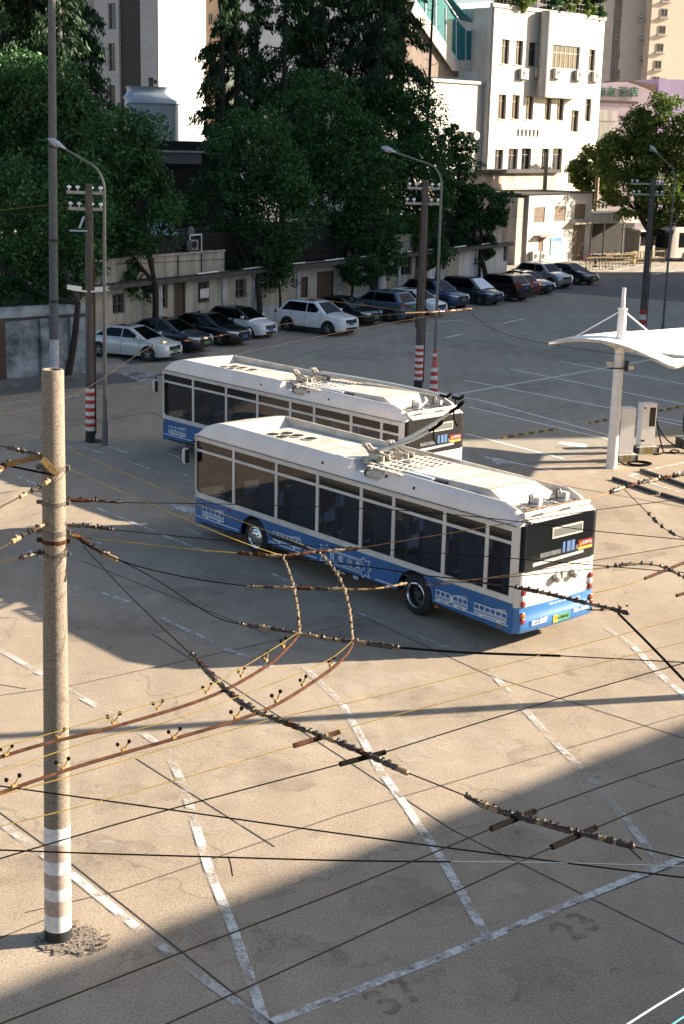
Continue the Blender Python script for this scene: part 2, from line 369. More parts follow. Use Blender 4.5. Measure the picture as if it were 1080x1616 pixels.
def make_bus(label):
    t = thing('trolleybus', label, 'trolleybus', group='blue and white trolleybuses parked in the yard')
    # --- body: side frames, corner posts, floor, front and rear frames, roof shell
    m = MB(); side_bars(m, 0.0, 0.06); side_bars(m, BW-0.06, BW)
    n = 5
    for sgn in (1, -1):                                           # rounded rear corner posts
        pl = [(-5.88, sgn*BW/2), (-5.88, sgn*(BW/2-0.22))]
        arc = [(-5.86-0.14*math.sin(k*PI/2/n), sgn*(BW/2-0.15+0.15*math.cos(k*PI/2/n))) for k in range(n+1)]
        poly = [(-5.86, sgn*(BW/2-0.30))] + [(-6.0, sgn*(BW/2-0.30))] + arc[::-1]
        m.prism(poly, 1.02, Z_GUT)
    m.box(-6.0, -5.9, -BW/2+0.28, BW/2-0.28, 1.02, 1.80)
    m.box(-6.0, -5.9, -BW/2+0.28, BW/2-0.28, 2.86, 2.93)
    m.box(5.86, 5.99, -BW/2+0.0, BW/2-0.0, Z_BLUE, 1.30); m.box(5.86, 5.985, -BW/2, BW/2, Z_TOP-0.02, Z_GUT+0.02)
    for b in (0.0, BW-0.08): m.box(5.90, 6.0, *_bb(b, b+0.08), 1.0, Z_GUT)
    m.build('body_frame', m_white, t)
    # roof shell with its fairings
    m = MB(); rings = []
    for a, zl, zr, wi in [(0.02,2.86,2.86,0.05),(0.10,2.98,2.98,0.03),(0.28,3.10,3.10,0.01),(0.6,3.20,3.20,0.0),(0.95,3.26,3.26,0)]:
        rings.append(roof_ring(a, zl, zr, wi, deck=9))
    for a, zl, zr in [(1.15,3.27,3.28),(1.55,3.27,3.28),(6.25,3.25,3.27),(6.35,3.0,3.27),(7.35,3.0,3.27),(7.5,3.24,3.27),(8.0,3.24,3.27),(11.3,3.22,3.26),(11.62,3.12,3.16),(11.80,3.0,3.02),(11.93,2.92,2.94)]:
        dk = 9 if a < 1.2 else 3.00
        rings.append(roof_ring(a, zl, zr, 0.0 if a < 11.5 else 0.02, deck=dk))
    nr = len(rings[0])
    for i in range(len(rings)-1):
        b0 = len(m.v); m.v += rings[i] + rings[i+1]
        for k in range(nr-1):
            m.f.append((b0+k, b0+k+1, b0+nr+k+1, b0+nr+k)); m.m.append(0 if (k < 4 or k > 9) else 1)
    m.f.append(tuple(range(nr))); m.m.append(0)
    b0 = len(m.v); m.v += rings[-1]; m.f.append(tuple(range(b0, b0+nr))); m.m.append(0)
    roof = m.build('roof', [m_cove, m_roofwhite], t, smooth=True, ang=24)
    m = MB(); m.box(*_ab(0.08, 11.85), BW/2-0.004, BW/2+0.03, Z_GUT-0.012, Z_GUT+0.012); m.box(*_ab(0.08, 11.85), -BW/2-0.03, -BW/2+0.004, Z_GUT-0.012, Z_GUT+0.012)
    m.build('rain_gutter', mat('gutter_grey', (0.20,0.185,0.17), 0.5, var=0.3, scale=4), roof)
    m = MB()
    for a in (5.35, 8.6): m.lathe([(0.035,-0.02),(0.03,0.03),(0.0,0.045)], bp(a, 0.06, 3.02), 8)
    m.build('roof_stud', m_black, roof)
    # --- blue skirts with wheel arches, dark inner body
    m = MB(); m.slab(arch_panel(0.02, 11.86, 0.0, 0.03, (AW, RW_)), (0,-0.03,0)); m.slab(arch_panel(0.02, 11.86, BW, 0.03, (AW, RW_)), (0,0.03,0))
    m.build('side_panel', m_blue, t)
    m = MB(); m.box(-5.80, 5.82, -0.80, 0.80, 0.40, 0.86)
    for (a0, a1) in ((0.1, AW-0.64), (AW+0.64, RW_-0.64), (RW_+0.64, 11.8)): m.box(*_ab(a0, a1), -BW/2+0.06, BW/2-0.06, 0.42, 0.86)
    for ac in (AW, RW_):
        for s in (1, -1): m.box(*_ab(ac-0.64, ac+0.64), s*0.80, s*(BW/2-0.035), 1.10, 1.14)
    m.build('underbody', m_black, t)
    # --- front end
    m = MB(); m.box(5.86, 6.0, -BW/2+0.03, BW/2-0.03, 0.34, Z_BLUE-0.004); m.build('front_panel', m_blue, t)
    m = MB(); m.box(5.93, 5.96, -BW/2+0.085, BW/2-0.085, 1.31, Z_TOP-0.03); m.build('windshield', m_glass, t)
    for s in (1, -1):
        m = MB(); m.lathe([(0.13,0.0),(0.12,0.03),(0.05,0.045)], (5.99, s*0.95, 0.78), 14, axis='x'); m.build('headlight', m_light_w, t)
    # --- rear end
    m = MB(); secs = []
    for z, o in [(0.44,0.02),(0.50,0.06),(0.60,0.075),(0.74,0.06),(0.78,0.03),(1.015,0.012)]:
        ring = []
        for b, a in [(0,11.80),(0.015,11.90),(0.06,11.98),(0.16,12.0),(0.9,12.03),(BW-0.9,12.03),(BW-0.16,12.0),(BW-0.06,11.98),(BW-0.015,11.90),(BW,11.80)]:
            ring.append(bp(a+o if a > 11.85 else a, b, z))
        ring += [bp(11.70, BW-0.02, z), bp(11.70, 0.02, z)]
        secs.append(ring)
    m.loft(secs); rp = m.build('rear_bumper', m_blue_rear, t, smooth=True, ang=40)
    m = MB(); m.box(-6.085, -6.02, -0.40, 0.32, 0.50, 0.70); m.build('plate_recess', m_black, rp)
    m = MB(); m.slab([(-5.99,-BW/2+0.17,1.80),(-5.99,BW/2-0.17,1.80),(-5.99,BW/2-0.17,2.88),(-5.99,-BW/2+0.17,2.88)], (-0.018,0,0))
    for s in (1, -1):
        arc = [(-5.862-0.148*math.sin(k*PI/2/n), s*(BW/2-0.15+0.156*math.cos(k*PI/2/n))) for k in range(2, n+1)]
        m.loft([[(x, y, z) for x, y in arc] for z in (1.82, 2.86)], closed=False)
    rw = m.build('rear_window_surround', m_blackgloss, t)
    m = MB(); m.slab([(-6.012,0.88,1.90),(-6.012,-0.80,1.95),(-6.012,-0.80,2.01),(-6.012,0.88,1.985)], (-0.006,0,0)); m.build('rear_wiper_strip', mat('grey_white_strip', (0.42,0.42,0.42), 0.6, var=0.3, scale=5), rw)
    m = MB()
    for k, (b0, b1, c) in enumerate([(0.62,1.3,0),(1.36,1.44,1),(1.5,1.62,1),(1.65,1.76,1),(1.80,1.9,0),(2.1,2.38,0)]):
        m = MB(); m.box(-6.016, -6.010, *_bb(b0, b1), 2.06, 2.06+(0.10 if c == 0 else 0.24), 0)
        m.build('rear_curtain' if c else 'shelf_glare', mat('rear_curtain_blue', (0.06,0.13,0.27), 0.8) if c else mat('grey_shelf_glare', (0.10,0.11,0.115), 0.7, var=0.6, scale=7), rw)  # grey strips on the pane paint the glare off the rear shelf
    sg = MB(); x = -6.022
    for (b0, b1, z0, z1) in [(0.97,1.98,2.44,2.47),(0.97,1.98,2.65,2.68),(0.97,1.0,2.47,2.65),(1.95,1.98,2.47,2.65)]: sg.box(x-0.012, x+0.02, *_bb(b0, b1), z0, z1, 0)
    sg.box(x-0.004, x+0.018, *_bb(1.0, 1.95), 2.47, 2.65, 1)
    sg.build('destination_sign', [m_cream_metal, mat('sign_grey', (0.13,0.135,0.13), 0.5, var=0.3, scale=30)], rw)
    st = MB(); st.box(-6.020, -6.010, *_bb(1.88, 2.36), 2.10, 2.25, 0); st.box(-6.020, -6.010, *_bb(1.88, 2.36), 2.03, 2.095, 1)
    st.add([bp(12.022,1.92,2.13), bp(12.022,2.0,2.13), bp(12.022,1.96,2.22)], [(0,1,2)], 1)
    sk = st.build('warning_sticker', [m_light_red, m_yel], t)
    text_mesh('sticker_writing', '注意安全', 0.085, m_wt, frame(bp(12.023, 2.17, 2.175), (0,-1,0), (0,0,1)), sk)
    for b in (1.16, 1.74):                                          # rope catchers
        m = MB(); m.lathe([(0.085,0.0),(0.10,0.03),(0.10,0.10),(0.06,0.13)], (0,0,0), 14, axis='x')
        for i in range(len(m.v)): v = m.v[i]; m.v[i] = (-6.0-v[0], BW/2-b+v[1], 1.52+v[2])
        m.build('rope_catcher', m_steel, t, smooth=True)
    m = MB(); m.box(-6.035, -6.0, *_bb(1.40, 1.53), 1.48, 1.64); m.build('badge', m_cream_metal, t)
    m = MB(); m.box(-6.006, -6.0, *_bb(1.1, 2.0), 1.20, 1.22); m.box(-6.004, -6.0, *_bb(0.42, 0.43), 1.03, 1.55); m.build('panel_seam', m_inner, t)
    for bb in (0.16, BW-0.16):
        m = MB(); x = -6.0 if True else 0
        for z, k in ((1.36,0),(1.23,1),(1.10,0)):
            vs = MB(); vs.lathe([(0.075,0.0),(0.075,0.025),(0.045,0.05)], (0,0,0), 12, axis='x')
            m.add([(-6.0-v[0], BW/2-bb+v[1], z+v[2]) for v in vs.v], vs.f, k)
        m.build('tail_light', [m_light_red, m_light_w], t, smooth=True)
        m = MB()
        for z, k in ((0.85,0),(0.72,1)):
            vs = MB(); vs.lathe([(0.07,0.0),(0.07,0.05),(0.04,0.07)], (0,0,0), 12, axis='x')
            m.add([(-6.01-v[0], BW/2-bb+0.03*(1 if bb<1 else -1)+v[1], z+v[2]) for v in vs.v], vs.f, k)
        m.build('turn_signal', [m_light_or, m_light_red], t, smooth=True)
    pl = MB(); pl.box(-6.115, -6.095, *_bb(1.08, 1.22), 0.52, 0.68, 1); pl.box(-6.115, -6.095, *_bb(1.22, 1.62), 0.52, 0.68, 0)
    po = pl.build('number_plate', [m_plate_g, m_plate_y], t)
    text_mesh('plate_writing', '沪A·D80160', 0.105, m_blackgloss, frame(bp(12.117, 1.35, 0.60), (0,-1,0), (0,0,1)), po, sx=0.86)
    text_mesh('rear_writing', '服务热线：63180', 0.14, m_wt, frame(bp(12.046, 1.50, 0.90), (0,-1,0), (0,0,1)), t, bold=0.003)
    text_mesh('rear_writing', 'S0A-006A', 0.13, m_wt, frame(bp(12.108, 2.02, 0.66), (0,-1,0), (0,0,1)), t, bold=0.003)
    text_mesh('rear_writing', '巴士集团', 0.13, m_wt, frame(bp(12.108, 0.62, 0.64), (0,-1,0), (0,0,1)), t, bold=0.004)
    # --- glass: one pane per bay and per row
    for sgn in (1, -1):
        for (p, q) in zip(PILL[:-1], PILL[1:]):
            y = sgn*(BW/2-0.03)
            m = MB(); m.box(*_ab(p[1]-0.01, q[0]+0.01), y-0.005, y+0.005, Z_BELT-0.01, Z_T0+0.005); m.build('side_window', m_glass, t)
            m = MB(); m.box(*_ab(p[1]-0.01, q[0]+0.01), y-0.006, y+0.004, Z_T1-0.005, Z_TOP+0.01); m.build('transom_window', m_blackgloss, t)
    # --- interior: floor, seats, curtains, grips
    m = MB(); m.box(-5.85, 5.8, -BW/2+0.07, BW/2-0.07, 0.87, 0.90); m.box(-5.85, 5.8, -BW/2+0.07, BW/2-0.07, 2.78, 2.82, 1); m.box(-5.88,-5.80,-1.2,1.2,0.9,2.8,1)
    m.build('cabin_floor', [m_floor_in, m_inner], t)
    for i in range(9):
        a = 2.5 + i*1.02
        for y in (0.92, 0.47, -0.47, -0.92):
            if y < 0 and i in (2, 3): continue
            m = MB(); m.box(6-a-0.22, 6-a+0.22, y-0.2, y+0.2, 1.30, 1.38); m.box(6-a-0.26, 6-a-0.18, y-0.2, y+0.2, 1.30, 1.92); m.box(6-a-0.05, 6-a+0.05, y-0.05, y+0.05, 0.9, 1.3, 1)
            m.build('seat', [m_seat, m_black], t)
    for sgn in (1, -1):
        for j, (p, q) in enumerate(zip(PILL[:-1], PILL[1:])):
            if j == 0: continue
            m = MB(); w = q[0]-p[1]
            for (f0, f1, zb) in ([(0.55,0.98,1.26)] if j % 2 else [(0.30,0.95,1.26)]):
                pts = [bp(p[1]+w*(f0+(f1-f0)*k/14), 0, 0) for k in range(15)]; y0 = sgn*(BW/2-0.10)
                rr = [[(x, y0 - sgn*0.02*(k % 2), 2.38 if e else zb) for k, (x, _, _) in enumerate(pts)] for e in (0, 1)]
                m.loft(rr, closed=False)
            m.build('curtain', m_curtain, t)
    for (a, z) in ((4.95,1.62),(7.05,1.66),(8.95,2.1)):
        m = MB(); m.tube([bp(a,0.32,0.9), bp(a,0.32,2.78)], 0.018, 6, 0); m.box(6-a-0.05, 6-a+0.05, BW/2-0.30, BW/2-0.24, z, z+0.2, 1); m.build('grab_pole', [m_steel, m_yel], t)
    m = MB(); m.box(6-8.35, 6-8.15, BW/2-0.20, BW/2-0.17, 2.0, 2.28); m.build('notice_card', m_cream_metal, t)
    m = MB(); m.box(6-0.95, 6-0.55, 0.35, 0.8, 1.2, 1.3); m.box(6-1.05, 6-0.95, 0.35, 0.8, 1.2, 2.0); m.build('driver_seat', m_black, t)
    m = MB(); m.tube([(5.45+0.05*math.cos(k*PI/8), 0.58+0.22*math.cos(k*PI/8), 1.55+0.22*math.sin(k*PI/8)) for k in range(17)], 0.015, 6, cap=False); m.box(5.42,5.5,0.54,0.62,1.0,1.55); m.build('steering_wheel', m_black, t)
    # --- mirrors
    for s in (1, -1):
        m = MB(); m.tube([(5.92, s*1.22, 2.66), (6.12, s*1.42, 2.62), (6.16, s*1.47, 2.45)], 0.025, 6, 1)
        pr = [(0.02,0),(0.075,-0.04),(0.085,-0.18),(0.08,-0.36),(0.05,-0.46),(0.01,-0.48)]
        m.loft([[(6.16+0.8*r*math.cos(q*PI/5), s*1.47+r*1.3*math.sin(q*PI/5), 2.47+h) for q in range(10)] for r, h in pr], 0)
        m.box(6.075, 6.092, s*1.47-0.06, s*1.47+0.06, 2.05, 2.42, 1)
        m.build('wing_mirror', [m_white, m_black], t, smooth=True)
    # --- wheels
    for a, dual in ((AW, 0), (RW_, 1)):
        for s in (1, -1):
            m = MB(); y = s*(BW/2-0.05); d = -s
            prof = [(0.29,0.0),(0.34,0.0),(0.44,0.012),(0.485,0.04),(0.50,0.09),(0.50,0.22),(0.46,0.27),(0.29,0.28),(0.29,0.0)]
            m.lathe([(r, y+d*h) for r, h in prof], (6-a, 0, 0.5), 28, axis='y', cap=False)
            w = m.build('wheel', m_rubber, t, smooth=True)
            m = MB()
            if dual: prof = [(0.30,-0.005),(0.285,0.0),(0.265,0.03),(0.25,0.16),(0.20,0.17),(0.13,0.17),(0.12,0.08),(0.09,0.05),(0.0,0.045)]
            else: prof = [(0.30,-0.005),(0.285,-0.01),(0.27,0.01),(0.24,0.02),(0.17,-0.02),(0.12,-0.03),(0.11,-0.06),(0.0,-0.07)]
            m.lathe([(r, y+d*h) for r, h in prof], (6-a, 0, 0.5), 28, 0, axis='y', cap=False)
            for k in range(10):
                th = k*PI/5; rr = 0.19 if not dual else 0.165; hh = (0.17-0.02) if dual else -0.03
                m.cbox((6-a+rr*math.cos(th), y+d*hh, 0.5+rr*math.sin(th)), (0.03,0.05,0.03), 1)
            m.build('wheel_rim', [m_chrome, m_steel] if not dual else [mat('dark_rim', (0.10,0.10,0.10), 0.4, metal=0.8, var=0.4, scale=9), m_steel], w, smooth=True)
            if dual:
                m = MB(); m.lathe([(r, y+d*h) for r, h in [(0.305,-0.012),(0.285,-0.02),(0.272,-0.004),(0.262,0.03)]], (6-a, 0, 0.5), 28, 0, axis='y', cap=False); m.build('rim_ring', m_chrome, w, smooth=True)
    # --- side graphics, stripe, markers
    m = MB()
    for (a0, a1) in ((0.05,2.02),(3.32,5.25),(7.45,8.12),(9.45,11.75)): m.box(*_ab(a0, a1), BW/2+0.002, BW/2+0.006, 0.555, 0.580)
    m.build('side_stripe', m_wt, t)
    m = MB(); art_bus(m, 0.36, 0.575, 1.0, 0.40, 5); m.build('side_graphic', m_wt, t)
    m = MB(); art_bus(m, 3.5, 0.585, 1.15, 0.38, 6); m.build('side_graphic', m_wt, t)
    m = MB(); art_bus(m, 9.50, 0.555, 1.02, 0.36, 7, True); m.build('side_graphic', m_wt, t)
    m = MB(); art_bus(m, 10.72, 0.555, 0.98, 0.36, 6); m.build('side_graphic', m_wt, t)
    m = MB(); ox, oz = 5.35, 0.52
    outl = [(0.0,.25),(0.12,.33),(0.05,.48),(.21,.43),(.29,.53),(.37,.43),(1.58,.43),(1.66,.53),(1.74,.43),(1.9,.48),(1.83,.33),(1.95,.25),(1.83,.17),(1.9,.02),(1.74,.07),(1.66,-.03),(1.58,.07),(.37,.07),(.29,-.03),(.21,.07),(.05,.02),(.12,.17)]
    outl = [(x, y*0.92) for x, y in outl]
    inn = [(.25,.18),(.33,.18),(.33,.12),(1.62,.12),(1.62,.18),(1.70,.18),(1.70,.30),(1.62,.30),(1.62,.36),(.33,.36),(.33,.30),(.25,.30)]
    for pl_, w in ((outl, 0.022), (inn, 0.014)):
        for (x0, y0), (x1, y1) in zip(pl_, pl_[1:]+pl_[:1]):
            m.bar(bp(ox+x0, -0.005, oz+y0), bp(ox+x1, -0.005, oz+y1), w, 0.004, up=(0,1,0))
    em = m.build('emblem', m_wt, t)
    for ch, x in zip('百年公交', (0.50, 0.83, 1.16, 1.48)):
        text_mesh('emblem_writing', ch, 0.20, m_wt, frame(bp(ox+x, -0.006, oz+0.225), (-1,0,0), (0,0,1)), em, bold=0.004)
    text_mesh('emblem_writing', 'SHANGHAI', 0.10, m_wt, frame(bp(ox+0.75, -0.006, oz-0.10), (-1,0,0), (0,0,1)), em)
    text_mesh('emblem_writing', '电车', 0.10, m_wt, frame(bp(ox+1.4, -0.006, oz-0.10), (-1,0,0), (0,0,1)), em, bold=0.003)
    for a, z in ((1.58,1.02),(4.4,0.47),(5.1,0.47),(9.55,0.43),(11.5,0.50)):
        m = MB(); m.box(*_ab(a-0.06, a+0.06), BW/2, BW/2+0.014, z-0.025, z+0.025); m.build('side_marker', m_light_or if z < 1 else m_light_red, t)
    m = MB()
    for k in range(6): m.box(*_ab(2.55+k*0.1, 2.61+k*0.1), BW/2, BW/2+0.006, Z_BLUE+0.02, Z_BLUE+0.07)
    m.build('side_vent', m_inner, t)
    for (a0, a1, z0, z1) in ((0.3, 1.9, 0.38, 0.44),(3.35,4.9,0.70,0.78)): m = MB(); m.box(*_ab(a0, a1), BW/2, BW/2+0.012, z0, z1); m.build('rubbing_strip', m_black, t)
    for a in (3.34, 8.16, 9.45, 10.95):
        m = MB(); m.box(*_ab(a-0.004, a+0.004), BW/2, BW/2+0.003, 0.42, Z_BLUE-0.02); m.build('panel_seam', m_black, t)
    # --- roof equipment
    m = MB()                                                        # front air conditioning unit
    top = [(2.0,-0.80,3.06),(2.0,0.80,3.06),(2.45,0.76,3.17),(6.0,0.76,3.20),(6.0,-0.76,3.20),(2.45,-0.76,3.17)]
    m.loft([[bp(1.62,0.34,2.99),bp(1.62,BW-0.42,2.99),bp(6.35,BW-0.42,2.99),bp(6.35,0.34,2.99)],
            [bp(1.66,0.35,3.06),bp(1.66,BW-0.43,3.06),bp(6.15,BW-0.43,3.10),bp(6.15,0.35,3.10)],
            [bp(1.74,0.40,3.10),bp(1.74,BW-0.48,3.10),bp(6.0,BW-0.48,3.15),bp(6.0,0.40,3.15)]])
    ac = m.build('front_roof_unit', m_roofwhite, t)
    for (a, b) in ((2.35,0.85),(2.75,0.82),(2.45,1.25),(2.85,1.28),(3.35,1.32)):
        m = MB(); c = bp(a, b, 3.118)
        m.lathe([(0.0,0.0),(0.185,0.0),(0.185,0.012),(0.17,0.02)], c, 20, 0); 
        for k in range(4): th = k*PI/4; m.bar((c[0]-0.175*math.cos(th),c[1]-0.175*math.sin(th),c[2]+0.022),(c[0]+0.175*math.cos(th),c[1]+0.175*math.sin(th),c[2]+0.022),0.010,0.008,0)
        m.lathe([(0.05,0.0),(0.05,0.03)], c, 10, 0)
        m.lathe([(0.182,0.0),(0.182,0.03),(0.205,0.025),(0.21,0.0)], c, 20, 1, cap=False)
        m.build('fan', [m_black, m_cream_metal], ac, smooth=True)
    m = MB()                                                        # rear battery cover with sloping ends
    m.loft([[bp(7.75,0.45,3.03),bp(7.75,BW-0.50,3.03),bp(11.15,BW-0.50,3.03),bp(11.15,0.45,3.03)],
            [bp(7.85,0.42,3.16),bp(7.85,BW-0.52,3.16),bp(11.05,BW-0.52,3.16),bp(11.05,0.42,3.16)],
            [bp(8.1,0.50,3.27),bp(8.1,BW-0.60,3.27),bp(10.55,BW-0.60,3.33),bp(10.55,0.50,3.33)]])
    bc = m.build('rear_roof_cover', m_roofwhite, t)
    m = MB(); m.bar(bp(9.35,0.52,3.304), bp(9.35,BW-0.62,3.304), 0.012, 0.012); m.bar(bp(10.56,0.50,3.332), bp(10.56,BW-0.60,3.332), 0.016, 0.012); m.build('cover_seam', m_rust_yellow, bc)
    m = MB(); m.box(*_ab(7.9, 8.9), *_bb(0.36, 0.46), 3.20, 3.27); m.box(*_ab(8.95, 9.3), *_bb(0.36, 0.46), 3.2, 3.26, 1); m.build('cable_duct', [mat('pale_blue_duct', (0.5,0.55,0.62), 0.4), m_black], t)
    # pole base: two bases, springs, lattice platform
    for y, dx in ((0.42, 0.0), (-0.28, 0.12)):
        m = MB(); cx = 6-6.55-dx
        m.lathe([(0.24,3.0),(0.24,3.08),(0.12,3.11),(0.09,3.24)], (cx, y, 0), 12, 1)
        m.box(cx-0.26, cx+0.28, y-0.11, y-0.08, 3.22, 3.36, 0); m.box(cx-0.26, cx+0.28, y+0.08, y+0.11, 3.22, 3.36, 0)
        m.bar((cx+0.24,y-0.08,3.34),(cx+0.50,y-0.05,3.52),0.04,0.09,0); m.bar((cx+0.24,y+0.08,3.34),(cx+0.50,y+0.05,3.52),0.04,0.09,2)
        m.box(cx+0.44, cx+0.56, y-0.09, y+0.09, 3.46, 3.56, 1)
        for e in (-0.07, 0.07): m.tube([(cx-0.24,y+e*1.2,3.24),(cx+0.45,y+e*1.2,3.46)], 0.026, 8, 2)
        m.tube([(cx-0.12,y-0.15,3.28),(cx-0.12,y+0.15,3.28)], 0.045, 8, 1)
        m.build('pole_base', [m_cream_metal, m_steel, mat('dusty_spring', (0.28,0.25,0.20), 0.7, var=0.4, scale=14)], t)
    m = MB(); x0, x1, y0, y1 = 6-8.05, 6-6.95, 0.30, 1.16
    for k in range(7): x = x0+(x1-x0)*k/6; m.bar((x,y0,3.24),(x,y1,3.22),0.055,0.02)
    for k in range(4): y = y0+(y1-y0)*k/3; m.bar((x0,y,3.245),(x1,y,3.245),0.09,0.02)
    x0, x1, y0, y1 = 6-8.0, 6-7.0, -0.70, 0.18
    for k in range(7): x = x0+(x1-x0)*k/6; m.bar((x,y0,3.24),(x,y1,3.24),0.055,0.02)
    for k in range(4): y = y0+(y1-y0)*k/3; m.bar((x0,y,3.245),(x1,y,3.245),0.09,0.02)
    for (x, y) in ((6-8.0,0.35),(6-7.0,0.35),(6-8.0,1.1),(6-7.0,1.1),(6-7.9,-0.65),(6-7.1,-0.65)): m.box(x-0.03,x+0.03,y-0.03,y+0.03,3.0,3.23)
    m.build('lattice_step', mat('pale_step_metal', (0.60,0.56,0.49), 0.6, var=0.3, scale=9), t)
    m = MB(); m.tube([bp(6.95,0.12,3.06), bp(7.6,0.14,3.08)], 0.075, 10, 0); m.tube([bp(6.90,0.12,3.06), bp(6.96,0.12,3.06)], 0.085, 10, 1); m.tube([bp(7.58,0.14,3.08), bp(7.66,0.14,3.08)], 0.06, 10, 1)
    m.tube([bp(6.95,0.26,3.08), bp(7.55,0.27,3.09)], 0.04, 8, 0); m.build('roll_cylinder', [m_cream_metal, m_rust], t)
    m = MB(); rr = random.Random(3)
    for k in range(7):
        a = 6.3+rr.random()*0.9; b = 0.5+rr.random()*1.3
        pts = [bp(a+0.28*math.cos(q*PI/6)*(0.7+0.3*rr.random()), b+0.22*math.sin(q*PI/6), 3.10+0.13*math.sin(q*PI/4+k)**2) for q in range(9)]
        m.tube(pts, 0.016, 5, k % 2)
    for k in range(26):
        a = 6.1+rr.random()*1.2; b = 0.45+rr.random()*1.5; m.cbox(bp(a,b,3.12+rr.random()*0.12), (0.12+rr.random()*0.15,0.08+rr.random()*0.1,0.10), 2+(k%2))
    m.build('roof_fittings', [m_rust, m_black, m_steel, m_cream_metal], t)
    # rear of roof: mesh, catch hooks, bumper bar, lamps
    m = MB()
    for k in range(9): y = -1.0+0.25*k; m.bar((6-11.2,y,3.10),(6-11.75,y,3.05),0.014,0.014)
    for k in range(4): x = 6-11.22-0.17*k; m.bar((x,-1.05,3.10-0.02*k),(x,1.05,3.10-0.02*k),0.014,0.014)
    m.tube([(6-11.85,-1.08,3.05),(6-11.85,1.08,3.05)], 0.055, 8, 1)
    m.box(6-11.98, 6-11.72, -1.05, 1.05, 2.93, 2.98, 1)
    m.build('rear_rail', [m_steel, m_white], t)
    for b in (0.32, BW-0.22):
        m = MB(); m.lathe([(0.07,0.0),(0.06,0.06),(0.0,0.09)], bp(11.82, b, 3.03), 10); m.build('clearance_lamp', m_light_red, t, smooth=True)
    for b in (0.85, 1.75):
        m = MB(); c = bp(11.6, b, 3.08)
        m.box(c[0]-0.16,c[0]+0.2,c[1]-0.12,c[1]+0.12,c[2],c[2]+0.06,0); m.box(c[0]-0.05,c[0]+0.22,c[1]-0.16,c[1]-0.05,c[2]+0.06,c[2]+0.2,1); m.bar((c[0]-0.2,c[1],c[2]+0.05),(c[0]-0.28,c[1]+0.1,c[2]-0.12),0.05,0.05,2)
        m.tube([(c[0]+0.1,c[1]+0.1,c[2]+0.05),(c[0]+0.1,c[1]+0.1,c[2]+0.26),(c[0]+0.02,c[1]+0.1,c[2]+0.30),(c[0]-0.02,c[1]+0.1,c[2]+0.2)],0.02,6,2)
        m.box(c[0]-0.3,c[0]-0.22,c[1]+0.1,c[1]+0.36,c[2]-0.14,c[2]-0.02,2)
        m.build('pole_hook', [m_steel, m_white, m_black], t)
    return t

def add_poles(t, lowered):
    "the two trolley poles: lying hooked along the roof, or standing half raised"
    if lowered:
        ends = [((-0.45,-0.40,3.42),(-3.4,-0.95,3.36),(-5.75,-1.02,3.30)), ((-0.45,-0.25,3.42),(-3.3,-0.78,3.38),(-5.45,-0.80,3.34))]
    else:
        ends = [((-0.1,-0.3,3.36),(-1.25,-0.3,3.98),(-2.25,-0.3,4.62)), ((-0.2,0.25,3.36),(-1.15,0.12,3.72),(-2.0,0.1,4.18))]
    for i, (p, q, r) in enumerate(ends):
        p, q, r = map(Vector, (p, q, r)); pts = []
        for k in range(9):
            s = k/8; pts.append((1-s)**2*p + 2*s*(1-s)*(2*q-(p+r)/2) + s*s*r if True else p)
        m = MB(); m.tube(pts, [0.052-0.014*k/8 for k in range(9)], 10); o = m.build('trolley_pole', mat('pale_grey_pole', (0.50,0.50,0.47), 0.4, var=0.2, scale=3), t, smooth=True)
        d = (pts[-1]-pts[-2]).normalized(); m = MB(); e = pts[-1]
        m.tube([e-d*0.1, e+d*0.2], 0.042, 8); m.tube([e+d*0.18, e+d*0.24+Vector((-0.06,0,0.06)), e+d*0.24+Vector((-0.14,0,0.13))], [0.045,0.052,0.04], 8)
        m.tube([e+d*0.05, e+Vector((-0.1,0.05,-0.2)), e+Vector((-0.22,0.03,-0.34))], 0.022, 5)
        m.build('trolley_head', m_cable, o)
        m = MB(); a = Vector(bp(12.05, 1.16 if i else 1.74, 1.52)); m.tube([e, (e+a)/2+Vector((0,0,-0.05)), a] if lowered else [Vector((-5.5,0.3-i*0.9,3.2)), a], 0.006, 4)
        m.build('trolley_rope', m_cable_b, o)

BUS_A = make_bus('front blue and white trolleybus with raised pole tubes and full emblem showing')
def place(o, F, yaw):
    d = Vector((math.cos(yaw), math.sin(yaw), 0)); n = Vector((-d.y, d.x, 0)); c = Vector((F[0], F[1], 0)) + 6*d + BW/2*n
    o.location = c; o.rotation_euler = (0, 0, yaw+PI)
BUS_B = copy_tree(BUS_A)
BUS_B['label'] = 'rear blue and white trolleybus half hidden behind the other with poles lying on its roof'
place(BUS_A, (-4.0778, 38.4545), -0.8506); place(BUS_B, (-6.3834, 49.6047), -0.8225)
add_poles(BUS_A, False); add_poles(BUS_B, True)
# ------------------------------------------------------------------ ground, joints, markings
def struct(o): o['kind'] = 'structure'; return o
m = MB(); S = 1500
m.add([(-S,-200,0),(S,-200,0),(S,S,0),(-S,S,0)], [(0,1,2,3)]); struct(m.build('ground', m_concrete_slab))
m = MB()                                                            # asphalt of the yard beyond the concrete apron
edge = [(545,790),(580,770),(640,757),(740,748),(890,727),(975,700),(1080,668)]
pts = [G(x, y, 0.004) for x, y in edge]
far = [(60,70),(60,200),(0,200),(-14,77)]
left = [G(x, y, 0.004) for x, y in ((150,552),(330,600),(400,640),(470,700))]
m.poly([(p.x, p.y, 0.004) for p in pts] + [(x, y, 0.004) for x, y in far] + [(p.x, p.y, 0.004) for p in left]); struct(m.build('yard_paving', m_asphalt))
m = MB(); m.poly([tuple(G(x, y, 0.008)) for x, y in ((850,461),(900,463),(960,468),(1100,478),(1320,492),(1320,441),(1080,428),(955,431),(880,426),(800,440))]); struct(m.build('road_asphalt', m_asphalt_dark))
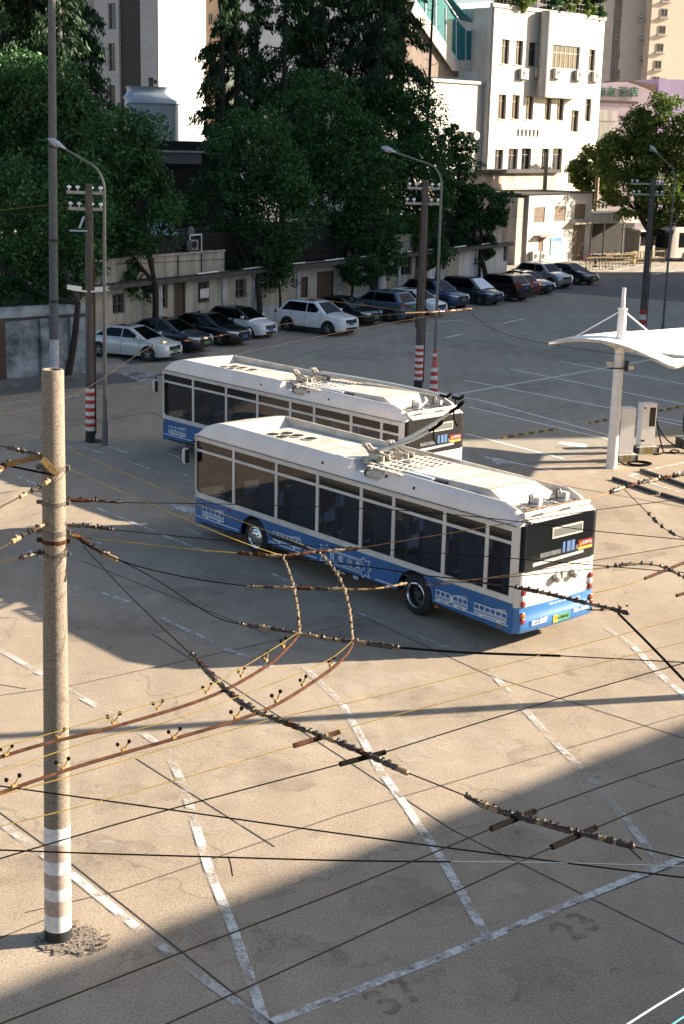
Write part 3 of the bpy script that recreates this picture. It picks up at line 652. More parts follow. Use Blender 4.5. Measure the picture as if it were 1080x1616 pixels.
m = MB()                                                            # darker strip of road along the left wall
for poly in ([(0,625),(170,606),(250,600),(235,588),(60,590),(-40,600)], [(170,545),(260,548),(330,560),(290,568),(200,575)]):
    m.poly([tuple(G(x, y, 0.008)) for x, y in poly])
struct(m.build('asphalt_patch', m_asphalt_dark))
m = MB(); m.ribbon([G(-20,640,0.010), G(120,625,0.010), G(250,607,0.010)], 0.55); m.ribbon([G(175,575,0.010), G(215,588,0.010), G(262,607,0.010)], 1.6); struct(m.build('pale_road_strip', m_paint_faint))

DU = Vector((0.7516, 0.6596, 0)); DV = Vector((0.6596, -0.7516, 0))  # across and along the bus bays
m = MB()
joints = [((0,1080),(42,1087)),((-20,1100),(112,1082)),((112,1082),(545,987)),((215,1197),(434,1336)),((0,1282),(110,1362)),((112,1362),(430,1616)),((40,1440),(190,1405)),
          ((190,1405),(540,1285)),((540,1285),(1080,1127)),((240,1000),(540,1195)),((540,1195),(715,1310)),((715,1310),(1080,1490)),((545,960),(770,1065)),((770,1065),(1080,1165)),
          ((0,1480),(70,1452)),((430,1614),(1080,1360)),((130,885),(420,1000)),((0,690),(240,650)),((240,650),(330,700)),((120,560),(400,640)),((640,560),(1080,480)),((560,520),(860,440)),((420,470),(1080,600)),((600,470),(1080,500)),((330,600),(700,500)),((740,740),(1080,800)),((600,760),(1080,700))]
for a, b in joints: m.ribbon([G(*a, 0.006), G(*b, 0.006)], 0.022 + 0.012*(a[1] < 800))
struct(m.build('slab_joints', m_joint))

def lines(name, mt, lst, w, z=0.012):
    m = MB()
    for l in lst: m.ribbon([G(x, y, z) for x, y in l], w)
    return struct(m.build(name, mt))
lines('bay_line', m_paint_white, [[(310,1305),(330,1370),(370,1470),(418,1612)], [(430,1612),(600,1548),(770,1480)], [(770,1480),(900,1425),(1050,1365),(1090,1350)],
      [(540,1110),(600,1215),(640,1270)], [(640,1270),(700,1360),(770,1480)], [(112,1378),(215,1462)], [(1000,1020),(1040,1063),(1090,1105)]], 0.145)
lines('faded_bay_line', m_paint_faint, [[(0,1025),(110,1090),(190,1135)], [(190,1135),(262,1180),(290,1240),(310,1305)], [(215,1462),(330,1550),(420,1614)], [(0,1297),(60,1342),(112,1378)],
      [(770,1055),(820,1110),(870,1165),(920,1215)], [(920,1215),(985,1290),(1045,1365)], [(935,975),(1000,1020)], [(560,965),(660,1003),(740,1035)], [(245,970),(360,1025),(430,1052)], [(480,1052),(540,1110)]], 0.15)
lines('dashed_lane_line', m_paint_white, [[(25,750),(105,786)], [(150,800),(243,838)], [(160,935),(205,950)], [(200,727),(253,746)], [(255,712),(300,728)], [(290,748),(320,760)], [(135,700),(105,707)],
      [(150,693),(166,700)], [(128,705),(165,716)], [(170,704),(205,716)], [(290,832),(330,850)], [(250,842),(330,872)], [(45,868),(85,890)], [(120,845),(160,858)], [(430,905),(470,925)]], 0.12)
lines('parking_bay_line', m_paint_line, [[(640,635),(685,628),(880,594),(1080,558)], [(733,600),(1090,668)], [(806,582),(1090,640)], [(884,570),(1090,608)], [(975,553),(1090,577)],
      [(690,618),(760,632),(985,693)], [(740,642),(960,693)], [(735,684),(890,724)], [(770,722),(870,742)], [(985,651),(1080,672)], [(640,610),(690,618)]], 0.13)
lines('charging_bay_line', m_paint_white, [[(990,752),(1040,738),(1090,728)], [(995,752),(1090,782)], [(935,710),(1000,698)]], 0.15)
lines('lot_mark', m_paint_line, [[(795,510),(828,503)], [(703,533),(730,527)], [(680,508),(735,505)]], 0.2)
lines('gate_stripe', m_paint_white, [[(870,424),(900,421)], [(935,425),(990,416)], [(965,428),(1030,415)], [(1000,430),(1060,419)], [(1030,433),(1090,424)]], 0.45)

def arrow(pts, name='lane_arrow', mt=None):
    m = MB(); m.poly([tuple(G(x, y, 0.013)) for x, y in pts]); return struct(m.build(name, mt or m_paint_white))
arrow([(262,794),(318,804),(318,815),(285,806)]); arrow([(885,697),(927,701),(925,708),(905,704),(880,700)], mt=m_paint_line)
arrow([(760,718),(802,726),(805,732),(785,733)]); arrow([(672,519),(688,512),(735,504),(736,507),(700,514),(702,518)], mt=m_paint_faint); arrow([(808,531),(828,523),(866,516),(867,519),(838,526),(840,529)], mt=m_paint_faint)
def ground_text(body, px, size, dx, mt):
    p = G(*px, 0.012); d = Vector(dx).normalized(); return struct(text_mesh('bay_number', body, size, mt, frame(p, d, Vector((-d.y, d.x, 0))), extrude=0.0, bold=0.015))
ground_text('37', (625,1572), 0.8, (0.72,0.69,0), m_paint_brown); ground_text('23', (912,1462), 0.75, (0.72,0.69,0), m_paint_brown)
def blob(px, py, r, mt, name, k):
    c = G(px, py, 0.007+0.0004*(k % 7)); m = MB(); n = 22; ph = rng.random()*6
    m.poly([(c.x+r*(1+0.28*math.sin(3*a+ph)+0.15*math.sin(7*a+2*ph))*math.cos(a), c.y+0.8*r*(1+0.28*math.sin(2*a+ph)+0.15*math.sin(5*a))*math.sin(a), c.z) for a in (2*PI*q/n for q in range(n))]); struct(m.build(name, mt))
for k, (x, y, r) in enumerate(((150,1345,0.9),(60,1370,0.8),(520,1150,1.0),(690,1110,1.2),(420,1220,0.8),(880,1190,1.0),(300,1480,0.6),(640,1420,0.8),(860,1540,0.6),(980,1050,1.3),(200,1260,0.7),(760,1330,0.9),(470,1500,0.6),(330,930,1.6),(180,990,1.3),(480,990,1.5),(900,800,1.8),(960,880,1.5),(780,600,3.0),(700,540,3.5),(860,650,2.5),(560,560,3.0),(900,560,3.0),(120,660,2.0))): blob(x, y, r, m_oil, 'oil_stain', k)
for k, (x, y, r) in enumerate(((275,1310,0.35),(345,1300,0.4),(170,1337,0.35),(660,1180,0.7),(590,1075,0.9),(1000,1120,0.6),(760,1170,0.5),(150,940,1.0))): blob(x, y, r, m_pale, 'pale_smear', k+3)
m = MB()
for x, y, r in ((150,696,0.36),(76,692,0.3)): c = G(x, y, 0.011); m.lathe([(0.0,0),(r,0),(r,0.004)], c, 20)
struct(m.build('manhole_cover', m_joint))
m = MB(); c = G(112,1490,0.0)                                       # rough patch at the pole's foot
ring = []
for k in range(26): a = 2*PI*k/26; r = 0.34*(0.75+0.5*rng.random()); ring.append((c.x+0.02+r*1.25*math.cos(a), c.y+0.08+r*math.sin(a), 0.02))
m.poly(ring)
for k in range(240):
    a = rng.random()*2*PI; r = 0.40*math.sqrt(rng.random()); s = 0.008+0.018*rng.random(); m.cbox((c.x+0.02+r*1.3*math.cos(a), c.y+0.08+r*math.sin(a), 0.022), (s,s,s), 0, rng.random()*3)
struct(m.build('rough_mortar_patch', mat('rough_mortar', (0.24,0.20,0.155), 0.95, var=0.5, scale=22, bump=1.0)))
# kerb and pavement below the left wall
m = MB(); a, b = G(-60,620), G(150,598); d = (b-a).normalized(); n = Vector((-d.y, d.x, 0))
a = a - d*4
m.slab([a, b, b+n*2.6, a+n*2.6], (0,0,0.14)); struct(m.build('kerb_pavement', mat('kerb_stone', (0.17,0.16,0.145), 0.9, var=0.4, scale=3)))

# ------------------------------------------------------------------ poles and lamps
m_conc = mat('aged_concrete_pole', (0.275,0.225,0.165), 0.9, var=0.55, scale=44, bump=0.2, detail=4)
m_polewood = mat('dark_pole', (0.105,0.092,0.08), 0.85, var=0.45, scale=7, streak=True)
def banded(m, r0, r1, h, z0, z1, n, ma, mb, rr):
    pass
P0 = G(92,1480)
LEAN = 0.0185
pole = thing('concrete_pole', 'thick speckled concrete pole with wire brackets and white painted bands in the foreground', 'utility pole', P0)
pole.rotation_euler.y = LEAN; H0 = HT(85,582,P0); rad = lambda z: 0.183 - 0.045*z/H0
m = MB(); m.lathe([(rad(0),0.0),(rad(2),2.0),(rad(5),5.0),(rad(H0),H0-0.02),(rad(H0)-0.01,H0),(0.10,H0),(0.095,H0-0.03),(0.0,H0-0.03)], n=36); m.build('shaft', m_conc, pole, smooth=True)
zb = [HT(90,y,P0) for y in (1300,1325,1352,1372,1395,1413,1437,1462)]
for i in range(len(zb)-1):
    z1, z0 = zb[i], zb[i+1]; m = MB(); m.lathe([(rad(z0)+0.003,z0),(rad(z1)+0.003,z1)], n=36)
    m.build('painted_band', m_wband if i % 2 == 0 else m_pinkband, pole, smooth=True)
m = MB(); m.lathe([(rad(0)+0.004,0.0),(rad(zb[-1])+0.004,zb[-1])], n=36); m.build('painted_band', m_bband, pole, smooth=True)
m_clamp = mat('grimy_clamp_steel', (0.17,0.145,0.115), 0.7, metal=0.3, var=0.5, scale=14)
for y, mt, w in ((737,m_clamp,0.06),(792,m_clamp,0.045),(838,m_clamp,0.06),(852,m_rust,0.05),(872,m_clamp,0.04)):
    z = HT(87,y,P0); m = MB(); m.lathe([(rad(z)+0.001,z-w/2),(rad(z)+0.014,z-w/2),(rad(z)+0.014,z+w/2),(rad(z)+0.001,z+w/2)], n=28)
    m.box(rad(z)-0.02, rad(z)+0.055, -0.02, 0.02, z-w/2-0.005, z+w/2+0.005); m.box(-rad(z)-0.07, -rad(z)+0.02, -0.025, 0.025, z-w/2, z+w/2); m.build('clamp', mt, pole)

def insul(m, p, q, n, r=0.022, ma=0, mb=1):
    "a string of little insulator discs along p-q"
    p, q = Vector(p), Vector(q); d = (q-p)
    for k in range(n):
        c = p + d*((k+0.5)/n); e = d.normalized()*0.02; m.tube([c-e, c, c+e], [r*0.6, r, r*0.6], 6, ma if k % 3 else mb)
def utility_pole(label, base, top, r0, r1, stripes, arms, grp=None, cable=True, rust=False):
    t = thing('utility_pole', label, 'utility pole', base, group=grp)
    m = MB(); m.lathe([(r0,0.0),(r1,top)], n=16); m.build('shaft', m_polewood, t, smooth=True)
    zs0, zs1, n = stripes; rr = lambda z: r0+(r1-r0)*z/top+0.006
    if n:
        m = MB(); m.lathe([(rr(0),0),(rr(zs0),zs0)], n=16); m.build('painted_band', m_bband, t)
        for k in range(n):
            z0 = zs0+(zs1-zs0)*k/n; z1 = zs0+(zs1-zs0)*(k+1)/n; m = MB(); m.lathe([(rr(z0),z0),(rr(z1),z1)], n=16); m.build('painted_band', m_wband if k % 2 == 0 else m_red, t, smooth=True)
    for z, w, off in arms:
        m = MB(); m.box(-w+off, w+off, -0.05, 0.05, z-0.05, z+0.05); a = m.build('cross_arm', m_steel, t)
        for k in range(4):
            x = off + (-w+0.08 if k == 0 else -w+0.38 if k == 1 else w-0.38 if k == 2 else w-0.08)
            m = MB(); m.lathe([(0.02,0.0),(0.02,0.08),(0.075,0.09),(0.085,0.13),(0.05,0.17),(0.0,0.19)], (x,0,z+0.05), 10); m.build('insulator', m_porcelain, a, smooth=True)
    m = MB(); m.tube([(r0+0.03,-0.05,0.3),(r1+0.05,-0.05,top*0.72)], 0.025, 6)
    if rust: m.tube([(-r0-0.02,-0.08,top*0.3),(-r1-0.03,-0.08,top*0.86)], 0.03, 6)
    m.build('cable_conduit', m_rust, t)
    return t
UP1 = utility_pole('dark wooden pole with red and white bands and twin cameras beside the left street lamp', G(143,697), 9.05, 0.175, 0.13, (0.42,1.95,11), ((8.75,0.62,-0.15),(8.2,0.60,-0.12)))
UP1.rotation_euler.y = 0.016
m = MB(); z = HT(140,455,G(143,697))
for s in (-1, 1):
    m.bar((s*0.05,-0.1,z-0.1),(s*0.6,-0.15,z-0.05),0.06,0.06,0)
    m.bar((s*0.25,-0.2,z+0.0),(s*0.72,-0.35,z+0.06),0.15,0.15,0); m.bar((s*0.70,-0.34,z+0.06),(s*0.76,-0.37,z+0.068),0.10,0.10,1)
m.build('security_camera', [m_porcelain, m_black], UP1)
m = MB(); z = HT(140,355,G(143,697)); m.bar((0,-0.1,z-0.2),(-0.65,-0.2,z-0.2),0.05,0.05); m.bar((-0.3,-0.2,z-0.1),(-0.15,-0.2,z+0.28),0.22,0.05); m.build('bracket_lamp', mat('pale_blue_metal', (0.33,0.42,0.55), 0.4), UP1)
UP2 = utility_pole('dark rusty pole with red and white bands standing just beyond the rear bus', G(660,613), 9.1, 0.19, 0.14, (0.40,1.95,11), ((8.75,0.72,-0.05),(8.1,0.75,-0.1)), rust=True)
UP3 = utility_pole('dark pole with a single red and white foot behind the white canopy', G(1013,524), 8.95, 0.21, 0.15, (0.15,1.35,4), ((8.6,0.95,-0.35),(8.0,0.9,-0.25)))

def street_lamp(label, base, top, arm, ztip, ang=PI, cone=False, sleeve=0.9):
    t = thing('street_lamp', label, 'street lamp', base, group='grey street lamps with a curved arm')
    m = MB(); zt = top-1.0
    m.tube([(0,0,0),(0,0,sleeve)], 0.105, 12) if not cone else None
    pts = [(0,0,0.0 if cone else sleeve-0.02),(0,0,zt*0.5),(0,0,zt-0.4)]; rs = [0.075,0.065,0.055]
    for k in range(1, 9):
        s = k/8*1.18; pts.append((math.cos(ang)*0.75*(1-math.cos(s)), math.sin(ang)*0.75*(1-math.cos(s)), zt-0.4+0.95*math.sin(s))); rs.append(0.05-0.0016*k)
    x = pts[-1]; pts.append((math.cos(ang)*arm, math.sin(ang)*arm, ztip)); rs.append(0.035)
    m.tube(pts, rs, 10); m.build('post', m_lampgrey, t, smooth=True)
    e = Vector(pts[-1]); d = (e-Vector(x)).normalized(); m = MB()
    rings = []
    sd = Vector((-math.sin(ang), math.cos(ang), 0)); up = d.cross(sd); up = up if up.z > 0 else -up
    for s, w, h in ((-0.05,0.04,0.04),(0.08,0.09,0.07),(0.25,0.155,0.12),(0.42,0.17,0.125),(0.55,0.12,0.08),(0.62,0.03,0.02)):
        rings.append([e + d*s + sd*w*math.cos(k*PI/6) + up*(h*math.sin(k*PI/6)*(1.0 if math.sin(k*PI/6) > 0 else 0.55)) for k in range(12)])
    m.loft(rings); h = m.build('lamp_head', mat('lamp_head_grey', (0.30,0.33,0.39), 0.3, coat=0.3), t, smooth=True)
    m = MB(); m.loft([[e + d*s + sd*w*math.cos(k*PI/6) - up*(0.055+dz) + up*0.0 for k in range(12) for w in (w0*(1 if True else 0),)] if False else [e + d*(s + w0*1.2*math.cos(k*PI/6)) + sd*w0*math.sin(k*PI/6) - up*(0.05+dz) for k in range(12)] for s, w0, dz in ((0.32,0.12,0.0),(0.32,0.10,0.03),(0.32,0.05,0.045))])
    m.build('lens', m_lens, h, smooth=True)
    if cone:
        for k in range(7):
            z0, z1 = 0.0+k*0.18, 0.18+k*0.18; r = lambda z: 0.185-0.05*z/1.25
            m = MB(); m.lathe([(r(z0),z0),(r(z1),z1)], n=14); m.build('painted_band', m_wband if k % 2 == 0 else m_red, t, smooth=True)
        m = MB(); m.lathe([(0.14,1.26),(0.09,1.6)], n=14); m.build('painted_band', mat('pinkish_red_paint', (0.45,0.10,0.09), 0.6), t, smooth=True)
        for k in range(3):
            m = MB(); m.lathe([(0.088,1.6+k*0.14),(0.084,1.74+k*0.14)], n=14); m.build('painted_band', m_red if k % 2 == 0 else m_wband, t, smooth=True)
    return t
street_lamp('grey street lamp with a thick sleeve at its foot left of the rear bus', G(166,703), 10.25, 1.35, 10.2).rotation_euler.y = 0.016
street_lamp('grey street lamp with a red and white cone foot right of the rear bus', G(684,625), 10.3, 2.0, 10.25, cone=True)
street_lamp('grey street lamp behind the white canopy under the sunlit tree', G(1046,521), 10.3, 1.15, 10.35, cone=False, sleeve=0.3)
# tall pole behind the left pole, white painted foot
t = thing('concrete_pole', 'tall smooth grey pole with a white foot rising past the top left trees', 'utility pole', G(86,607))
t.rotation_euler.y = 0.021
m = MB(); m.lathe([(0.21,0.0),(0.15,17.5)], n=18); m.build('shaft', mat('grey_pole', (0.13,0.13,0.125), 0.8, var=0.3, scale=5), t, smooth=True)
m = MB(); m.lathe([(0.218,0.1),(0.212,2.0)], n=18); m.build('painted_foot', mat('pale_foot_paint', (0.55,0.53,0.56), 0.7, var=0.3, scale=4), t, smooth=True)
m = MB()
for z in (3.6, 6.2, 10.1): m.lathe([(0.215,z),(0.215,z+0.12)], n=14)
m.build('clamp', m_black, t)
for px, h, lab in (((122,590),2.0,'white painted stump of a pole beside the blue grey wall'),):
    b = G(*px); t = thing('bollard', lab, 'bollard', b); m = MB(); m.lathe([(0.14,0.25),(0.13,3.2)], n=12); m.build('post', mat('pale_foot_paint', (0.5,0.5,0.5)), t); m = MB(); m.lathe([(0.143,0.0),(0.143,0.26)], n=12); m.build('foot', m_bband, t)

# ------------------------------------------------------------------ white canopy with its post
PB = G(965,738)
t = thing('canopy', 'white tensile fabric canopy hung from a slanting white mast', 'canopy', PB)
m_mast = mat('white_mast_paint', (0.74,0.72,0.70), 0.4, var=0.12, scale=3); m_fab = None
m = MB(); m.lathe([(0.23,0.0),(0.225,0.03),(0.19,0.06),(0.165,4.0),(0.15,5.0),(0.125,5.45),(0.11,5.45)], n=20); m.lathe([(0.17,5.40),(0.17,5.47)], n=16); m.lathe([(0.075,5.46),(0.065,6.15),(0.0,6.15)], n=14); m.build('mast', m_mast, t, smooth=True)
Lt, Nt = Vector((6.63,47.01,4.40)), Vector((10.22,44.55,4.05))
mastv = Vector((PB.x, PB.y, 0))
def W(p): return Vector(p) - mastv
A = Vector((PB.x+0.1, PB.y-0.15, 4.70))                     # ring on the mast where the sheet is tied
Lt, Nt = G(866,543,4.30), G(1062,580,3.92); 
R1, R2 = G(1290,540,4.0), G(1290,625,3.85)
# sheet: grid between the near curve (tip - arch - corner - next tip) and the far curve
def curve(ctrl, n):
    out = []
    for k in range(n+1):
        s = k/n*(len(ctrl)-1); i = min(int(s), len(ctrl)-2); f = s-i
        p0 = ctrl[max(i-1,0)]; p1 = ctrl[i]; p2 = ctrl[i+1]; p3 = ctrl[min(i+2,len(ctrl)-1)]
        out.append(0.5*((2*p1)+(p2-p0)*f+(2*p0-5*p1+4*p2-p3)*f*f+(3*p1-p0-3*p2+p3)*f**3))
    return out
near = curve([Lt, G(905,537,4.42), G(955,540,4.46), G(1000,553,4.30), G(1040,571,4.05), Nt, G(1090,576,3.98), G(1180,582,4.0), R2], 40)
farc = curve([Lt+Vector((0.08,0.1,0.05)), G(905,532,4.50), G(950,527,4.56), G(985,524,4.52), G(1020,523,4.42), G(1060,520,4.32), G(1090,519,4.28), G(1180,524,4.15), R1], 40)
m = MB(); rows = []
for j in range(9):
    s = j/8; rows.append([W(a*(1-s)+b*s) - Vector((0,0,0.06*math.sin(PI*s)*min(1,(a-b).length/4))) for a, b in zip(near, farc)])
m.loft(rows, closed=False)
m_fab = mat('white_tensile_fabric', (0.80,0.79,0.77), 0.55, var=0.06, scale=0.8)
o = m.build('fabric_sheet', m_fab, t, smooth=True, ang=60); sm = o.modifiers.new('thick', 'SOLIDIFY'); sm.thickness = 0.03
m = MB(); m.tube([W(p) for p in near], 0.05, 8); m.build('edge_tube', m_cream_metal, t, smooth=True)
m = MB(); m.tube([W(p) for p in farc], 0.03, 8); m.build('edge_tube', m_mast, t, smooth=True)
m = MB(); m.tube([Vector((0,0,5.42)), W(G(905,533,4.50))], 0.022, 6); m.build('stay_cable', m_mast, t)
m = MB(); m.tube([Vector((0,0,5.42)), W(G(1025,524,4.42))], 0.022, 6); m.build('stay_cable', m_mast, t)
m = MB(); m.tube([Vector((0.1,0,4.18)), W(G(1015,549,4.20))], 0.07, 8); m.tube([Vector((0,0,4.1)), W(G(955,541,4.42))], 0.05, 8); m.tube([Vector((0,0,4.1)), W(G(1290,590,3.85))], 0.06, 8); m.build('support_arm', m_cream_metal, t)
z = HT(972,578,PB); m = MB(); m.box(-0.36, 0.38, -0.22, -0.17, z-0.06, z-0.02, 1)
for s, zz in ((-1, 0.10), (1, 0.0)): m.cbox((s*0.36,-0.26,z+0.02+zz), (0.17,0.24,0.13), 0)
m.build('floodlight', [m_cream_metal, m_black], t)
m = MB(); m.cbox((0.24,-0.12,z+0.05), (0.12,0.12,0.35)); m.build('junction_box', m_black, t)

# ------------------------------------------------------------------ chargers
m_chg = mat('white_cabinet', (0.76,0.75,0.73), 0.4, var=0.06, scale=2)
m_stripe_y = mat('yellow_warning_paint', (0.36,0.26,0.05), 0.6, var=0.35, scale=9)
m_plinth = mat('pale_plinth', (0.45,0.43,0.36), 0.8, var=0.3, scale=7)
def charger(label, px, hgt, screen, hoses, rz=0.25):
    c = G(*px); t = thing('ev_charger', label, 'charging station', c, rz, 'white charging stations under the canopy')
    m = MB(); m.box(-0.42,0.42,-0.30,0.30,0.0,0.26,0)
    for s in (-0.43, 0.34): m.box(s, s+0.09, -0.305, 0.305, 0.03, 0.24, 1)
    for s in (-0.12, 0.06): m.box(s, s+0.10, -0.305, -0.30, 0.0, 0.262, 2)
    m.build('plinth', [m_plinth, m_black, m_stripe_y], t)
    m = MB(); m.box(-0.27,0.27,-0.20,0.20,0.26,hgt); m.box(-0.285,0.285,-0.215,0.215,hgt,hgt+0.035); m.box(-0.24,0.24,-0.206,-0.20,0.35,0.37); b = m.build('cabinet', m_chg, t)
    if screen:
        m = MB(); m.box(0.0,0.23,-0.212,-0.20,hgt-0.78,hgt-0.10); m.build('screen', m_blackgloss, t)
        m = MB(); m.box(-0.22,-0.16,-0.212,-0.20,hgt-0.14,hgt-0.08); m.box(-0.27,-0.13,-0.21,-0.20,0.45,0.52); m.build('vent', m_black, t)
    for hz in hoses:
        m = MB(); m.tube(curve([Vector(p) for p in hz], 28), 0.026, 8); m.build('charging_cable', m_cable, t, smooth=True)
    return t
charger('plain white charger cabinet with a coiled black hose beside the canopy mast', (983,727), 1.87, False,
        [[(-0.36,-0.1,1.55),(-0.42,-0.25,1.7),(-0.36,-0.32,1.4),(-0.40,-0.36,0.7),(-0.35,-0.5,0.06),(0.2,-1.0,0.03),(0.75,-0.75,0.04),(0.5,-0.35,0.05),(-0.1,-0.55,0.05),(0.1,-0.95,0.06),(0.7,-0.85,0.06),(0.2,-0.5,0.07)]])
charger('white charger cabinet with a tall black screen and long black hoses', (1017,714), 1.78, True,
        [[(0.33,0,1.35),(0.42,-0.1,0.9),(0.55,-0.2,0.3),(0.62,-0.25,0.04),(0.3,-0.5,0.03),(0.1,-0.45,0.04)],
         [(0.33,0,1.4),(0.5,0,0.9),(0.9,-0.05,0.4),(1.5,-0.2,0.12),(2.1,-0.3,0.05),(2.6,-0.2,0.05)],
         [(0.62,-0.25,0.04),(1.0,-0.4,0.04),(1.25,-0.25,0.06),(1.1,-0.1,0.08),(0.9,-0.3,0.05),(1.4,-0.6,0.05)]])
c = G(1088,704); t = thing('ev_charger', 'charger at the right edge of the photo showing only its striped plinth and hose', 'charging station', c, 0.25, 'white charging stations under the canopy')
m = MB(); m.box(-0.42,0.42,-0.30,0.30,0,0.34,0); m.box(-0.425,-0.2,-0.305,0.305,0.02,0.32,1); m.box(-0.12,0.0,-0.305,-0.3,0.0,0.342,2); m.build('plinth', [m_plinth, m_black, m_stripe_y], t)
m = MB(); m.box(-0.2,0.42,-0.2,0.2,0.34,1.85); m.build('cabinet', m_chg, t)
m = MB(); m.tube(curve([Vector(p) for p in [(-0.22,-0.1,1.6),(-0.36,-0.15,1.5),(-0.42,-0.2,1.0),(-0.36,-0.2,0.5),(-0.25,-0.25,0.36)]], 16), 0.026, 8); m.build('charging_cable', m_cable, t, smooth=True)

# wheel stops, yellow and black
def wheel_stop(label, a, b):
    a, b = G(*a), G(*b); d = b-a; L = d.length; t = thing('wheel_stop', label, 'wheel stop', a, math.atan2(d.y, d.x), 'yellow and black wheel stop bars in the lot'); n = 11
    for k in range(n):
        m = MB(); x0, x1 = L*k/n, L*(k+1)/n
        m.loft([[(x,-0.055,0.0),(x,-0.035,0.08),(x,0.035,0.08),(x,0.055,0.0)] for x in (x0, x1)])
        m.build('segment', m_stripe_y if k % 2 == 0 else m_black, t)
wheel_stop('yellow and black wheel stop on the asphalt right of the rear bus', (793,692), (880,678))
wheel_stop('yellow and black wheel stop behind the canopy mast and first charger', (931,669), (1000,655))
wheel_stop('yellow and black wheel stop running to the right photo edge behind the chargers', (1018,654), (1090,640))
for k, (a, b) in enumerate((((968,757),(1038,781)),((1012,744),(1092,772)),((1044,782),(1095,797)))):
    a, b = G(*a), G(*b); d = b-a; t = thing('parking_block', ('long black rubber parking block nearest the mast foot','black rubber parking block behind the others below the chargers','black rubber parking block cut by the right photo edge')[k], 'parking block', a, math.atan2(d.y, d.x), 'black rubber parking blocks')
    m = MB(); m.loft([[(x,-0.08,0.0),(x,-0.05,0.10),(x,0.05,0.10),(x,0.08,0.0)] for x in (0, d.length)]); m.build('block', m_black, t)
# ------------------------------------------------------------------ overhead wires, all hung about 5.6 m above the yard
ZW = 5.6
GW = 'overhead wires strung across the yard'
def wpts(px, z=ZW):
    n = len(px); zs = z if isinstance(z, (list, tuple)) else [z]*n
    if len(zs) == 2 and n > 2: zs = [zs[0] + (zs[1]-zs[0])*k/(n-1) for k in range(n)]
    return [G(x, y, zz) for (x, y), zz in zip(px, zs)]
def wire(label, px, r, mt, z=ZW, name='overhead_wire', cat='overhead wire', n=6, grp=GW):
    p = wpts(px, z); c = curve(p, max(2, 8*(len(p)-1))) if len(p) > 2 else p
    m = MB(); m.tube(c, r, n); o = m.build(name, mt, None, smooth=True)
    return tag(o, label, cat, grp), c
def along(c, s):
    ls = [0.0]
    for a, b in zip(c[:-1], c[1:]): ls.append(ls[-1] + (b-a).length)
    t = s*ls[-1]
    for i in range(len(c)-1):
        if t <= ls[i+1] or i == len(c)-2:
            f = (t-ls[i])/max(1e-6, ls[i+1]-ls[i]); return c[i]+(c[i+1]-c[i])*f, (c[i+1]-c[i]).normalized()
def _disc(mt2):
    m = MB(); m.lathe([(0.012,-0.035),(0.03,-0.02),(0.014,-0.006),(0.014,0.006),(0.032,0.02),(0.012,0.035)], n=8, axis='x')
    m.box(-0.012,0.012,-0.012,0.012,0.0,0.055)
    o = m.build('insulator', mt2, None, smooth=True); me = o.data; bpy.data.objects.remove(o); return me
def _clip():
    m = MB()
    for s in (-1, 1):
        m.bar((0.01*s,0,0.0),(0.085*s,0,0.085),0.018,0.012,0); m.lathe([(0.0,0.07),(0.022,0.078),(0.026,0.10),(0.018,0.118),(0.0,0.122)], (0.088*s,0,0), 8, 1)
    m.box(-0.03,0.03,-0.018,0.018,-0.02,0.02,0)
    o = m.build('hanger_clip', [m_rust_yellow, m_cable], None); me = o.data; bpy.data.objects.remove(o); return me
def _sleeve(mt2):
    m = MB(); m.lathe([(0.014,-0.11),(0.03,-0.10),(0.032,-0.03),(0.024,0.0),(0.034,0.03),(0.03,0.10),(0.014,0.11)], n=8, axis='x'); m.box(-0.05,-0.02,-0.02,0.02,0.02,0.05)
    o = m.build('insulator_sleeve', mt2, None, smooth=True); me = o.data; bpy.data.objects.remove(o); return me
D_DARK, D_BONE, CLIP, SL_D, SL_B, SL_R = _disc(m_ins), _disc(m_ins_b), _clip(), _sleeve(m_ins), _sleeve(m_ins_b), _sleeve(m_rust)
def put(me, name, parent, p, d, roll=0.0, sc=1.0):
    o = link_mesh(name, me, parent); y = Vector((0,0,1)).cross(d)
    y.normalize(); z = d.cross(y); mm = Matrix((d, y, z)).transposed().to_4x4() @ Matrix.Rotation(roll, 4, 'X') @ Matrix.Scale(sc, 4); mm.translation = p
    o.matrix_basis = mm; return o
def string(o, c, ss, kinds, sc=1.0):
    for k, s in enumerate(ss):
        p, d = along(c, s); kd = kinds[k % len(kinds)]
        put({'d':D_DARK,'b':D_BONE,'D':SL_D,'B':SL_B,'R':SL_R}[kd], 'insulator' if kd in 'db' else 'insulator_sleeve', o, p, d, rng.random()*1.2-0.6, sc*0.74*(0.8+0.4*rng.random()))
def clips(o, px, z=ZW+0.02):
    for k, (x, y) in enumerate(px):
        p = G(x, y, z); x2, y2 = px[min(k+1, len(px)-1)]; x1, y1 = px[max(k-1, 0)]; d = (G(x2, y2, z)-G(x1, y1, z)).normalized(); put(CLIP, 'hanger_clip', o, p, d, rng.random()*0.3-0.15, 0.6+0.15*rng.random())
lin = lambda a, b, n: [a+(b-a)*k/max(1,n-1) for k in range(n)]

